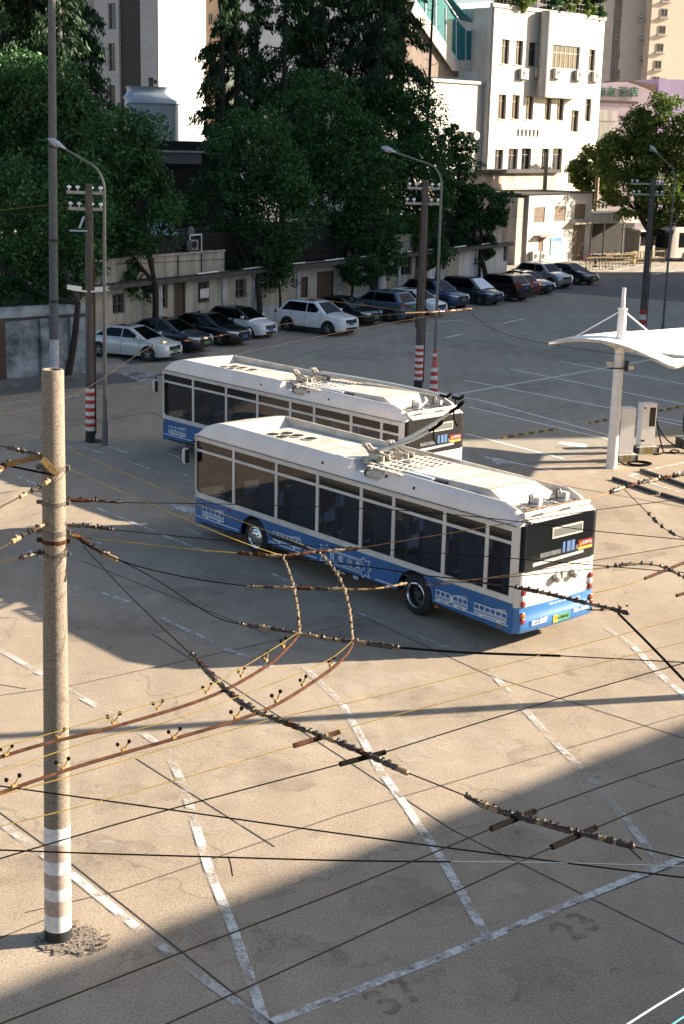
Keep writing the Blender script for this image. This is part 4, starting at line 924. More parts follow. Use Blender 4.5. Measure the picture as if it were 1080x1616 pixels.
# curved contact rails with hanger clips
o, c = wire('rusty curved contact rail, upper of the two, sweeping left past the concrete pole', [(-15,1200),(70,1174),(180,1147),(330,1100),(420,1052),(455,1021),(473,1000)], 0.0165, m_rust, name='contact_rail', cat='contact rail', n=8, grp='rusty curved contact rails')
clips(o, [(10,1190),(93,1163),(180,1140),(250,1118),(327,1092),(382,1066),(420,1042),(447,1020)])
o, c = wire('rusty curved contact rail, lower of the two, sweeping left past the concrete pole', [(-15,1257),(100,1217),(200,1187),(275,1166),(373,1137),(440,1110),(515,1062),(546,1034),(557,1015)], 0.0165, m_rust, name='contact_rail', cat='contact rail', n=8, grp='rusty curved contact rails')
clips(o, [(22,1240),(100,1212),(195,1183),(275,1163),(373,1132),(437,1106),(478,1080),(522,1050)])
wire('thin yellow wire above the upper curved rail', [(473,997),(415,1034),(330,1083),(240,1110),(130,1143),(-10,1183)], 0.0042, m_cable_y, ZW+0.12)
wire('thin yellow wire above the lower curved rail', [(556,1012),(510,1046),(380,1098),(260,1140),(150,1167),(-10,1222)], 0.0042, m_cable_y, ZW+0.12)
# bone coloured spacer chains
o, c = wire('left bone coloured insulator chain hanging between the two cross rods', [(473,1000),(470,960),(462,920),(452,890),(444,876)], 0.013, m_ins_b, name='insulator_chain', cat='insulator chain', grp='insulator chains over the yard'); string(o, c, lin(0.06,0.96,11), 'bdb', 0.95)
o, c = wire('right bone coloured insulator chain in front of the bus emblem', [(557,1015),(553,970),(545,935),(532,905),(514,882),(498,868)], 0.013, m_ins_b, name='insulator_chain', cat='insulator chain', grp='insulator chains over the yard'); string(o, c, lin(0.05,0.96,15), 'bbd', 1.0)
zp = lambda y: HT(100, y, P0)
o, c = wire('upper cross rod with rusty sleeves ending at the bus emblem', [(380,873),(440,877),(500,871),(562,866)], 0.014, m_rust_yellow, name='cross_rod', cat='cross rod', grp='cross rods with insulators'); string(o, c, lin(0.03,0.97,8), 'RRBR', 1.0)
wire('pale wire from the concrete pole to the upper cross rod', [(104,846),(200,856),(315,868),(380,873)], 0.006, m_cable_y, [zp(846), ZW])
wire('thin wire rising from the upper cross rod across the bus windows', [(562,866),(700,843),(890,812),(1095,785)], 0.006, m_cable_b, [ZW, ZW+0.25])
o, c = wire('middle cross rod with dark and pale sleeves before the blue bus side', [(390,925),(470,928),(580,930),(640,921)], 0.012, m_rust_yellow, name='cross_rod', cat='cross rod', grp='cross rods with insulators'); string(o, c, lin(0.03,0.98,10), 'dDBRDBd', 0.95)
wire('sagging wire from the concrete pole to the middle cross rod', [(126,853),(200,888),(300,912),(390,925)], 0.007, m_cable, [zp(853), ZW])
o, c = wire('thin wire from the middle cross rod to the rear bus corner', [(640,921),(680,923),(729,919),(815,926)], 0.006, m_cable_b); string(o, c, [0.2,0.3], 'd', 0.8)
o, c = wire('lower cross rod ending in a thick black cable', [(378,985),(440,994),(520,1008),(632,1022)], 0.013, m_rust_yellow, name='cross_rod', cat='cross rod', grp='cross rods with insulators'); string(o, c, lin(0.02,0.98,14), 'dDBDDdBd', 1.0)
wire('dark wire from the concrete pole down to the lower cross rod', [(128,856),(230,905),(330,968),(378,985)], 0.006, m_cable, [zp(856), ZW])
wire('thick black cable right of the lower cross rod', [(632,1022),(740,1030),(885,1035)], 0.014, m_cable, n=8)
wire('thin black wire continuing the thick cable to the right edge', [(885,1035),(980,1040),(1095,1046)], 0.006, m_cable)
# long diagonal
wire('dark wire falling steeply right from the concrete pole', [(132,862),(200,935),(290,1022),(302,1032)], 0.006, m_cable, [zp(862), ZW])
o, c = wire('long diagonal rod of insulators crossing both curved rails', [(302,1032),(345,1078),(400,1120),(530,1170),(637,1217)], 0.016, m_rust_yellow, name='insulator_chain', cat='insulator chain', n=8, grp='insulator chains over the yard'); string(o, c, lin(0.01,0.99,32), 'dDDRDdDB', 1.05)
wire('black wire between the two diagonal insulator rods', [(637,1217),(690,1238),(735,1256)], 0.0058, m_cable)
o, c = wire('lower right diagonal rod of insulators carrying two black bars', [(735,1256),(775,1275),(870,1303),(1000,1336)], 0.013, m_rust_yellow, name='insulator_chain', cat='insulator chain', n=8, grp='insulator chains over the yard'); string(o, c, lin(0.01,0.99,24), 'dDdDBDDd', 1.0)
wire('black wire from the lower diagonal rod to the right edge', [(1000,1336),(1095,1358)], 0.0058, m_cable)
o, _ = wire('stub of wire hanging at the end of the lower diagonal rod', [(985,1331),(1000,1345),(1012,1356)], 0.006, m_cable)
for a, b, mt, lab in (((464,1177),(536,1155),m_rust,'brown connector bar crossing the long diagonal rod'), ((537,1206),(608,1187),m_cable,'black connector bar at the end of the long diagonal rod'),
                      ((775,1308),(845,1280),m_cable,'left black connector bar on the lower right diagonal rod'), ((871,1337),(941,1306),m_cable,'right black connector bar on the lower right diagonal rod')):
    wire(lab, [a, b], 0.024, mt, ZW-0.02, 'connector_bar', 'connector bar', 8, 'connector bars on the contact wires')
wire('thin yellow wire under the curved rails running up to the right edge', [(-10,1258),(110,1225),(410,1140),(600,1098),(831,1040),(1095,971)], 0.0045, m_cable_y)
wire('yellow wire entering the brown connector bar from the left', [(-10,1307),(200,1253),(464,1177)], 0.0042, m_cable_y)
wire('yellow wire leaving the brown connector bar to the right', [(536,1155),(610,1132),(1095,1009)], 0.0042, m_cable_y)
wire('black wire entering the black bar below the long diagonal rod', [(-10,1358),(240,1285),(537,1206)], 0.0058, m_cable)
wire('black wire leaving the black bar below the long diagonal rod', [(608,1187),(840,1115),(1095,1042)], 0.0058, m_cable)
wire('black wire rising from the bottom left corner to the left black bar', [(-10,1620),(290,1502),(540,1405),(775,1308)], 0.0058, m_cable)
wire('black wire from the left black bar to the right edge', [(845,1280),(960,1238),(1095,1193)], 0.0058, m_cable)
wire('black wire rising from the bottom edge to the right black bar', [(250,1622),(540,1490),(871,1337)], 0.0058, m_cable)
wire('black wire from the right black bar to the right edge', [(941,1306),(1010,1278),(1095,1248)], 0.0058, m_cable)
wire('black wire falling gently from the left edge across the painted bands', [(-10,1239),(270,1278),(540,1316),(800,1350),(1095,1387)], 0.0062, m_cable)
o, c = wire('nearly level black wire crossing the white bands of the pole', [(-10,1341),(155,1347),(360,1353),(540,1358),(712,1360)], 0.0062, m_cable)
wire('thin grey wire carrying on from the level black wire', [(712,1360),(880,1362),(1095,1368)], 0.005, mat('blue_grey_wire', (0.16,0.19,0.22), 0.5))
wire('short bent piece of wire dangling from the level black wire', [(360,1352),(364,1364),(367,1382)], 0.0058, m_cable)
# right side
wire('black cable along the blue side of the front bus to its rear corner', [(440,880),(578,894),(661,907),(726,914),(815,927)], 0.008, m_cable)
o, c = wire('insulator rod past the rear corner of the front bus', [(812,927),(850,934),(910,948),(985,966)], 0.012, m_rust_yellow, name='insulator_chain', cat='insulator chain', grp='insulator chains over the yard'); string(o, c, lin(0.02,0.98,16), 'dDDdBDD', 1.0)
wire('thick black cable falling to the right edge from the insulator rod', [(976,968),(1030,1022),(1095,1090)], 0.014, m_cable, n=8)
o, c = wire('short insulator piece above the end of the insulator rod', [(925,962),(960,962),(992,955)], 0.009, m_rust_yellow); string(o, c, lin(0.1,0.95,5), 'd', 0.8)
wire('thin wire reaching the curled chain on the right', [(700,918),(830,908),(955,896)], 0.006, m_cable_b)
o, c = wire('curled insulator chain at the right edge beside a brown bar', [(955,896),(1000,890),(1044,894),(1092,918)], 0.010, m_rust_yellow, name='insulator_chain', cat='insulator chain', grp='insulator chains over the yard'); string(o, c, lin(0.03,0.97,12), 'ddDBd', 0.9)
wire('brown connector bar under the curled chain at the right edge', [(1018,913),(1080,888)], 0.02, m_rust, ZW, 'connector_bar', 'connector bar', 8, 'connector bars on the contact wires')
wire('stub of brown bar cut by the right edge', [(1068,940),(1095,932)], 0.02, m_rust, ZW, 'connector_bar', 'connector bar', 8, 'connector bars on the contact wires')
o, c = wire('insulator chain over the tan ground below the chargers', [(830,806),(936,785),(957,779),(1006,763),(1076,749),(1095,743)], 0.010, m_rust_yellow, name='insulator_chain', cat='insulator chain', grp='insulator chains over the yard'); string(o, c, lin(0.45,0.98,14), 'dDBdR', 1.25)
o, c = wire('thin wire branching down right from the chain below the chargers', [(985,772),(1013,800),(1050,835),(1095,856)], 0.006, m_cable); string(o, c, lin(0.5,0.95,5), 'dD', 1.0)
wire('thin yellow wire left of the brown bar on the right', [(935,936),(980,926),(1018,913)], 0.005, m_cable_y)
wire('thin wire across the rear face of the front bus', [(700,922),(830,903),(940,884),(1095,858)], 0.005, m_cable_b)
# pole fittings
o, c = wire('long thin wire across the buses from a rusty rod on the concrete pole', [(190,793),(420,797),(640,806),(810,822),(940,838),(1095,853)], 0.006, m_cable, [zp(793), ZW+0.1])
o, c = wire('rusty rod with insulators pointing right from the concrete pole', [(104,789),(150,790),(192,793)], 0.017, m_rust, [zp(789), zp(793)], name='cross_rod', cat='cross rod', grp='cross rods with insulators'); string(o, c, lin(0.1,0.95,5), 'RRddd', 1.1)
o, c = wire('dark rod with insulators just below the rusty one on the concrete pole', [(104,829),(140,831),(180,836)], 0.013, m_ins, [zp(829), zp(836)], name='cross_rod', cat='cross rod', grp='cross rods with insulators'); string(o, c, lin(0.2,0.95,6), 'Dd', 1.1)
wire('thin dark wire from the dark rod towards the bus', [(180,836),(300,848),(420,858),(700,873),(1095,905)], 0.006, m_cable, [zp(836), ZW])
o, c = wire('rusty knuckle of insulators pointing down right on the concrete pole', [(106,842),(128,850),(150,866),(178,880)], 0.013, m_rust, [zp(842), zp(880)], name='cross_rod', cat='cross rod', grp='cross rods with insulators'); string(o, c, lin(0.1,0.95,7), 'BRRdDd', 1.2)
t = thing('pole_bracket', 'yellow angled bracket with a black rod reaching left from the concrete pole', 'bracket', G(70,720,zp(720))); b0 = t.location.copy()
m = MB(); m.bar(G(8,734,zp(730))-b0, G(74,718,zp(718))-b0, 0.03, 0.07); m.bar(G(72,719,zp(718))-b0+Vector((0,-0.2,0)), G(96,744,zp(744))-b0+Vector((0,-0.2,0)), 0.03, 0.08); m.build('bracket_arm', m_rust_yellow, t)
m = MB(); m.tube([G(8,734,zp(734))-b0, G(95,745,zp(745))-b0+Vector((0,-0.2,0))], 0.014, 6); m.build('bracket_rod', m_cable, t)
for lab, px, n, kd in (('insulator string leaving the bracket down to the left', [(96,746),(68,765),(40,780),(-10,806)], 6, 'BDBdd'), ('pale insulator string at the middle of the concrete pole', [(80,822),(55,835),(28,850),(-10,872)], 6, 'BBDdd'),
                      ('dark insulator string pointing left low on the concrete pole', [(106,868),(70,872),(30,881),(-10,889)], 8, 'dDDd'), ('wire with dark insulators entering the bracket from the left edge', [(72,721),(40,713),(-10,701)], 4, 'dD'), ('insulators at the far end of the bracket by the left edge', [(12,732),(2,740),(-10,750)], 3, 'BR')):
    o, c = wire(lab, px, 0.009, m_cable_b, [zp(px[0][1])]*len(px), name='insulator_chain', cat='insulator chain', grp='insulator chains over the yard'); string(o, c, lin(0.03,0.62,n), kd, 1.25)
wire('upper yellow wire slanting from the left edge to the bus emblem', [(-10,668),(104,708),(308,794),(440,845),(498,868)], 0.0042, m_cable_y, [6.4, ZW])
wire('lower yellow wire slanting from the pole clamp to the left chain', [(104,738),(308,826),(400,862),(444,876)], 0.0042, m_cable_y, [zp(738), ZW])
wire('pale wire across the bottom right corner', [(985,1620),(1035,1588),(1095,1552)], 0.006, m_wband); wire('short teal wire in the bottom right corner', [(1050,1624),(1095,1594)], 0.006, mat('teal_wire', (0.05,0.30,0.32), 0.5))
# farther wires above the lot and the cars
o, c = wire('wire with yellow sleeves above the parked cars on the left', [(-10,657),(120,622),(242,546),(318,535),(480,507),(640,495),(700,491),(745,487)], 0.005, m_cable_b); string(o, c, [0.42,0.45,0.48,0.51,0.54], 'RB', 1.1)
o, c = wire('brown rod with insulators hanging before the poles beside the rear bus', [(640,494),(690,492),(745,487)], 0.02, m_rust_yellow, name='cross_rod', cat='cross rod', grp='cross rods with insulators'); string(o, c, lin(0.3,0.95,8), 'RBD', 1.2)
wire('dark thin wire crossing the lot with a knot', [(735,487),(786,523),(880,545),(1095,575)], 0.0058, m_cable)
wire('thin yellow wire sloping over the white sport utility car', [(420,462),(560,480),(640,490),(690,492)], 0.007, m_cable_y)
wire('thin wire crossing the front of the rear bus roof', [(320,570),(560,520),(745,487)], 0.006, m_cable_b)
u1, u2, u3 = G(143,697), G(660,613), G(1013,524)
def span(label, a, b, sag, r, mt):
    p = [a*(1-s)+b*s - Vector((0,0,sag*4*s*(1-s))) for s in [k/20 for k in range(21)]]
    m = MB(); m.tube(p, r, 5); tag(m.build('overhead_wire', mt, None, smooth=True), label, 'overhead wire', 'high wires between the dark poles')
Z = lambda v, dx, z: v + Vector((dx, 0, z))
span('upper high wire from the left dark pole to the middle one', Z(u1,0.45,8.95), Z(u2,-0.7,8.95), 0.5, 0.007, m_cable); span('second high wire between the left and middle dark poles', Z(u1,0.4,8.4), Z(u2,-0.75,8.3), 0.9, 0.007, m_cable)
span('low slack wire between the left and middle dark poles', Z(u1,0.1,7.9), Z(u2,0,7.6), 0.6, 0.006, m_cable); span('upper high wire from the middle dark pole to the right one', Z(u2,0.7,8.95), Z(u3,-1.2,8.8), 0.6, 0.012, m_cable)
span('second high wire between the middle and right dark poles', Z(u2,0.7,8.3), Z(u3,-1.1,8.2), 1.1, 0.006, m_cable); span('high wire running from the left dark pole out of the left edge', Z(u1,-0.6,8.4), Vector((-22,44,7.6)), 0.2, 0.007, m_cable_y)
span('high wire from the right dark pole out of the right edge', Z(u3,0.6,8.8), Vector((38,98,9)), 0.4, 0.012, m_cable); span('slack cable along the front of the low depot building', Vector((-12,75,4.2)), Vector((12,112,4.6)), 0.5, 0.02, m_cable)
span('cable from the middle dark pole to the depot roof', Z(u2,0,6.5), Vector((12,113,5.2)), 0.4, 0.012, m_cable)
# ------------------------------------------------------------------ parked cars
def car_paint(name, c, metal=0.35): return mat(name, c, 0.28, metal=metal, coat=0.6, var=0.08, scale=1.0)
SHAPES = {
 'sedan': dict(L=4.92, W=1.90, H=1.56, hood=1.02, belt=1.055, trunk=1.14, base=0.20, ws=(1.30,0.28), rear=(-0.95,-2.02), tail=-2.36, wb=(1.46,-1.40), wr=0.365),
 'suv':   dict(L=4.92, W=1.94, H=1.80, hood=1.20, belt=1.20, trunk=1.24, base=0.27, ws=(1.28,0.42), rear=(-1.62,-2.16), tail=-2.40, wb=(1.50,-1.40), wr=0.39),
 'hatch': dict(L=4.22, W=1.78, H=1.58, hood=1.03, belt=1.06, trunk=1.10, base=0.19, ws=(1.22,0.26), rear=(-1.38,-1.90), tail=-2.0, wb=(1.25,-1.22), wr=0.315),
 'mpv':   dict(L=4.70, W=1.84, H=1.74, hood=1.08, belt=1.05, trunk=1.10, base=0.22, ws=(1.48,0.42), rear=(-1.78,-2.20), tail=-2.32, wb=(1.42,-1.35), wr=0.35),
}
def make_car(label, kind, paint, center, rz, plate=None, roofmat=None, cover=False, rails=False, red_rear=False, grille_w=0.8):
    S = SHAPES[kind]; L, W, H = S['L'], S['W'], S['H']; hw = W/2; xf = L/2; xr = -L/2
    t = thing('parked_car', label, 'car', (center[0], center[1], 0), rz, 'cars parked in the row before the depot building')
    zb, hood, belt, trunk = S['base'], S['hood'], S['belt'], S['trunk']
    st = [(xr, 0.80, 0.46, 0.80), (xr+0.03, 0.90, 0.36, trunk-0.12), (xr+0.14, 0.96, zb+0.03, trunk-0.02), (xr+0.45, 0.99, zb, trunk), (S['rear'][1], 1.0, zb, belt+0.05),
          (-0.6, 1.0, zb, belt+0.02), (0.4, 1.0, zb, belt), (S['ws'][0], 1.0, zb, hood), (xf-0.85, 0.99, zb, hood-0.06), (xf-0.42, 0.965, zb+0.01, hood-0.15),
          (xf-0.18, 0.90, zb+0.03, hood-0.235), (xf-0.05, 0.78, zb+0.06, hood-0.32), (xf, 0.62, zb+0.13, hood-0.42)]
    m = MB(); rings = []
    for x, w, z0, z1 in st:
        h = hw*w; half = [(h*0.80, z0), (h*0.95, z0+0.03), (h*0.985, z0+0.14), (h, z0+(z1-z0)*0.45), (h*0.995, z0+(z1-z0)*0.62), (h*0.965, z1-0.09), (h*0.90, z1-0.025), (h*0.74, z1), (h*0.40, z1+0.028), (0, z1+0.035)]
        rings.append([(x, y, z) for y, z in half] + [(x, -y, z) for y, z in half[-2::-1]])
    m.loft(rings); body = m.build('body', paint, t, smooth=True, ang=38)
    # cabin
    b0 = belt - 0.03; span_ = H - b0
    def cab(z):
        s = (z-b0)/span_; s = min(max(s, 0), 1); e = s**1.0
        return (S['ws'][0]+(S['ws'][1]-S['ws'][0])*e, S['rear'][1]+(S['rear'][0]-S['rear'][1])*e, hw*(0.945-0.20*s-0.06*s*s))
    m = MB(); rings = []
    def cring(z, inset=0.0):
        xf_, xr_, w = cab(z); xf_ -= inset*1.6; xr_ += inset*1.2; w -= inset*0.6; r = 0.14; out = []
        for cx, cy, a0 in ((xf_-r, w-r, 0), (xr_+r, w-r, PI/2), (xr_+r, -w+r, PI), (xf_-r, -w+r, 1.5*PI)):
            for k in range(5): a = a0 + k*PI/8; out.append((cx+r*math.cos(a), cy+r*math.sin(a), z))
        return out
    for z in (b0, b0+span_*0.4, b0+span_*0.75, b0+span_*0.88): rings.append(cring(z))
    for z, i in ((b0+span_*0.95, 0.04), (b0+span_*0.985, 0.12), (b0+span_, 0.30)): rings.append(cring(z, i))
    m.loft(rings); m.build('cabin', roofmat or paint, t, smooth=True, ang=45)
    lo, hi = b0+0.06, b0+span_*0.86; o = 0.008
    def wq(zs): return [cab(z) for z in zs]
    (xa, ra, wa), (xb, rb, wb_) = wq((lo, hi))
    m = MB(); n = 6
    rows = [[(cab(z)[0]+o+ -0.0, -(cab(z)[2]-0.15)+2*(cab(z)[2]-0.15)*k/n, z) for k in range(n+1)] for z in (lo-0.05, b0+span_*0.4, b0+span_*0.75, hi+0.03)]
    m.loft(rows, closed=False); m.build('windshield', m_carglass, t)
    m = MB(); rows = [[(cab(z)[1]-o, -(cab(z)[2]-0.16)+2*(cab(z)[2]-0.16)*k/n, z) for k in range(n+1)] for z in (lo+0.04, b0+span_*0.4, b0+span_*0.75, hi)]
    m.loft(rows, closed=False); m.build('rear_window', m_carglass, t)
    for s in (1, -1):
        fr = lambda z: cab(z)[0]-0.20-0.02; re = lambda z: cab(z)[1]+0.24
        mid = -0.10
        for (e0, e1) in ((lambda z: mid+0.03, fr), (re, lambda z: mid-0.03)):
            m = MB(); m.loft([[(e0(z)+(e1(z)-e0(z))*q/3, s*(cab(z)[2]+o), z) for q in range(4)] for z in (lo, b0+span_*0.4, b0+span_*0.75, hi)], closed=False); m.build('side_window', m_carglass, t)
    if cover:
        m = MB(); rows = [[(cab(z)[0]+0.03-0.0, -(cab(z)[2]-0.06)+2*(cab(z)[2]-0.06)*k/n, z+0.015*(k % 2)) for k in range(n+1)] for z in (lo-0.07, (lo+hi)/2, hi+0.06)]
        m.loft(rows, closed=False)
        zt = hi+0.06; m.poly([(cab(lo)[0]-0.05, -cab(lo)[2]-0.02, lo+0.02), (cab(lo)[0]-0.55, -cab(lo)[2]-0.015, lo+0.0), (cab(zt)[0]-0.3, -cab(zt)[2]-0.015, zt-0.1), (cab(zt)[0], -cab(zt)[2]-0.015, zt)])
        o2 = m.build('sunshade', mat('silver_foil', (0.62,0.63,0.65), 0.35, metal=0.5, bump=0.5, scale=5), t); so = o2.modifiers.new('thick', 'SOLIDIFY'); so.thickness = 0.012
    # wheels and arches
    for wx in S['wb']:
        for s in (1, -1):
            r = S['wr']
            ra = r + (0.10 if kind == 'suv' else 0.055)
            m = MB(); m.add([(wx+ra*math.cos(k*PI/12), s*(hw+0.004), r+ra*math.sin(k*PI/12)) for k in range(-3, 16)], [tuple(range(19))]); m.add([(wx+ra*math.cos(k*PI/12), s*(hw-0.06), r+ra*math.sin(k*PI/12)) for k in range(-3, 16)], [tuple(range(19))]); m.build('wheel_arch', m_black, t)
            m = MB(); y = s*(hw-0.0); d = -s
            m.lathe([(r*0.62,y+d*(-0.012)),(r*0.80,y+d*(-0.022)),(r*0.96,y+d*(-0.01)),(r,y+d*0.03),(r,y+d*0.17),(r*0.9,y+d*0.20),(r*0.62,y+d*0.20),(r*0.62,y+d*(-0.012))], (wx,0,r), 22, axis='y', cap=False); w = m.build('wheel', m_rubber, t, smooth=True)
            m = MB(); m.lathe([(r*0.66,y+d*(-0.014)),(r*0.60,y+d*(-0.018)),(r*0.57,y+d*0.05),(0,y+d*0.06)], (wx,0,r), 22, 1, axis='y')
            for k in range(5):
                a = k*2*PI/5+0.3; m.bar((wx,y+d*(-0.01),r), (wx+r*0.60*math.cos(a), y+d*(-0.015), r+r*0.60*math.sin(a)), 0.06, 0.02, 0, up=(0,1,0))
            m.lathe([(0.05,y-d*0.02),(0,y-d*0.022)], (wx,0,r), 10, 0, axis='y')
            m.build('rim', [m_steel, m_black], w, smooth=True)
    # front
    zl = hood-0.27
    for s in (1, -1):
        m = MB(); m.loft([[(xf-0.10+0.01, s*hw*0.48, zl-0.05), (xf-0.22, s*hw*0.80, zl-0.03), (xf-0.50, s*hw*0.972, zl+0.03), (xf-0.55, s*hw*0.965, zl+0.085), (xf-0.28, s*hw*0.80, zl+0.065), (xf-0.14, s*hw*0.50, zl+0.02)],
                          [(xf-0.02, s*hw*0.46, zl-0.06), (xf-0.13, s*hw*0.84, zl-0.035), (xf-0.44, s*hw*0.995, zl+0.03), (xf-0.50, s*hw*0.985, zl+0.09), (xf-0.22, s*hw*0.84, zl+0.075), (xf-0.07, s*hw*0.50, zl+0.025)]])
        m.build('headlight', m_light_w, t, smooth=True)
    m = MB(); m.box(xf-0.14, xf+0.012, -hw*0.50, hw*0.50, zl-0.20, zl-0.005); g = m.build('grille', m_black, t)
    m = MB(); m.box(xf-0.1, xf+0.016, -hw*0.5, hw*0.5, zb+0.10, zb+0.22); m.build('lower_grille', m_black, t)
    m = MB(); m.box(xf, xf+0.022, -0.05, 0.05, zl-0.09, zl-0.02); m.build('badge', m_chrome, t)
    for s in (1, -1):
        m = MB(); m.slab([(xf-0.12, s*hw*0.62, zb+0.12), (xf-0.22, s*hw*0.86, zb+0.13), (xf-0.21, s*hw*0.86, zb+0.30), (xf-0.12, s*hw*0.66, zb+0.24)], (0.06, 0, 0)); m.build('fog_lamp_recess', m_black, t)
    if plate:
        m = MB(); m.box(xf+0.012, xf+0.03, -0.22, 0.22, zl-0.30, zl-0.16); m.build('number_plate', plate, t)
    # rear
    for s in (1, -1):
        m = MB(); zt = trunk-0.17
        m.loft([[(xr+0.02, s*hw*0.52, zt-0.07), (xr+0.10, s*hw*0.86, zt-0.07), (xr+0.30, s*hw*0.965, zt-0.02), (xr+0.30, s*hw*0.955, zt+0.10+0.25*red_rear), (xr+0.12, s*hw*0.84, zt+0.10+0.2*red_rear), (xr+0.05, s*hw*0.52, zt+0.06)],
                [(xr-0.035, s*hw*0.50, zt-0.07), (xr+0.04, s*hw*0.90, zt-0.07), (xr+0.27, s*hw*1.0, zt-0.02), (xr+0.27, s*hw*0.985, zt+0.10+0.25*red_rear), (xr+0.05, s*hw*0.88, zt+0.10+0.2*red_rear), (xr-0.01, s*hw*0.52, zt+0.06)]])
        m.build('taillight', m_light_red, t, smooth=True)
    m = MB(); m.box(xr-0.012, xr+0.1, -hw*0.62, hw*0.62, zb+0.06, zb+0.22, 0); m.build('rear_skirt', m_black, t)
    if plate:
        m = MB(); m.box(xr-0.045, xr+0.03, -0.22, 0.22, trunk-0.33, trunk-0.19); m.build('number_plate', plate, t)
    for s in (1, -1):
        m = MB(); mx, mz = S['ws'][0]-0.38, belt+0.06; y = s*(cab(mz)[2])
        m.bar((mx, y-s*0.02, mz), (mx, y+s*0.10, mz+0.02), 0.04, 0.03); m.loft([[(mx+0.08-0.06*abs(k-1.0)*0.3, y+s*(0.08+0.16*k/2), mz-0.02+dz) for dz in (0, 0.12)] + [(mx-0.05, y+s*(0.08+0.16*k/2), mz-0.02+dz) for dz in (0.12, 0)] for k in range(3)])
        m.build('wing_mirror', paint, t)
        m = MB(); m.box(-0.05, 0.16, s*hw*0.985, s*(hw+0.018), belt-0.16, belt-0.125); m.box(-1.05, -0.84, s*hw*0.985, s*(hw+0.018), belt-0.15, belt-0.115); m.build('door_handle', paint, t)
        m = MB()
        for x in (0.95, -0.12, -1.12): m.box(x-0.006, x+0.006, s*(hw*0.995), s*(hw+0.003), zb+0.16, belt-0.08)
        m.build('door_seam', m_black, t)
        if kind == 'suv':
            m = MB(); m.box(xr+0.5, xf-0.55, s*(hw*0.97), s*(hw+0.012), zb, zb+0.13); m.build('sill_cladding', m_black, t)
        if rails:
            m = MB(); zr = H+0.03; m.tube([(-1.5, s*hw*0.62, H-0.04), (-1.35, s*hw*0.62, zr), (0.05, s*hw*0.62, zr), (0.25, s*hw*0.62, H-0.05)], 0.018, 6); m.build('roof_rail', m_steel, t)
    m = MB(); m.box(-0.75, 0.0, -0.35, 0.35, H-0.012, H+0.006); m.build('sunroof', m_blackgloss, t)
    return t

C_WHITE = car_paint('pearl_white', (0.80,0.80,0.79), 0.0); C_SILV = car_paint('pale_silver_green', (0.62,0.64,0.62), 0.15); C_BLK = car_paint('black_car_paint', (0.010,0.011,0.013)); C_GRAPH = car_paint('graphite_car_paint', (0.035,0.040,0.048))
C_BLUEG = car_paint('blue_grey_car_paint', (0.11,0.155,0.21)); C_BLUE = car_paint('deep_blue_car_paint', (0.035,0.06,0.13)); C_SIL = car_paint('silver_car_paint', (0.45,0.45,0.44), 0.6); C_RED = car_paint('dull_red_car_paint', (0.20,0.035,0.03)); C_BRN = car_paint('black_brown_car_paint', (0.022,0.017,0.018))
pg, pb = m_plate_g, m_plate_b
CARS = [
 ('pale silver sedan with a green plate, first in the row beside the left dark pole', 'sedan', C_SILV, (288,566), -25, 0, pg, {}),
 ('graphite sedan with a green plate, second in the row beside the pale silver sedan', 'sedan', C_GRAPH, (338,553), -29, 0, pg, {}),
 ('black sedan with a blue plate in front of the brown depot door', 'sedan', C_BLK, (398,543), -31, 0, pb, {}),
 ('white hatchback with a black roof', 'hatch', C_WHITE, (438,532), -33, 0, pb, dict(roofmat=C_BLK)),
 ('white sport utility car with dark wheel arches, largest white car of the row', 'suv', C_WHITE, (566,528), -36, 0, pb, dict(rails=True)),
 ('black sedan with a green plate right of the white sport utility car', 'sedan', C_BLK, (604,512), -36, 0, pg, {}),
 ('blue grey sport utility car parked tail first with its back to the lot', 'suv', C_BLUEG, (662,507), -38, 1, pg, dict(rails=True)),
 ('white hatchback half hidden behind the rusty dark pole', 'hatch', C_WHITE, (706,498), -38, 0, pb, {}),
 ('deep blue sport utility car behind the red and white footed street lamp', 'suv', C_BLUE, (741,488), -40, 0, pg, {}),
 ('dark car with a silver shade over its windshield', 'mpv', C_GRAPH, (795,481), -41, 0, pb, dict(cover=True)),
 ('black brown sport utility car showing tall red rear lights', 'suv', C_BRN, (839,475), -42, 1, pb, dict(red_rear=True)),
 ('dull red hatchback mostly hidden behind the car with red rear lights', 'hatch', C_RED, (851,468), -43, 1, pb, {}),
 ('black sedan parked beside the silver sport utility car near the gate house', 'sedan', C_BLK, (877,464), -45, 0, pb, {}),
 ('silver sport utility car near the far end of the row', 'suv', C_SIL, (904,455), -46, 0, pg, dict(rails=True)),
 ('black sedan, last of the row, below the gate house wall', 'sedan', C_BLK, (945,449), -43, 0, pg, {}),
]
for lab, kind, paint, px, deg, flip, plate, kw in CARS:
    P = G(*px); a = R(deg); h = Vector((math.cos(a), math.sin(a), 0)); nl = Vector((-h.y, h.x, 0)); S = SHAPES[kind]
    c = P - h*(S['L']/2-0.12) - nl*(S['W']/2-0.12)
    make_car(lab, kind, paint, c, a + (PI if flip else 0), plate, **kw)
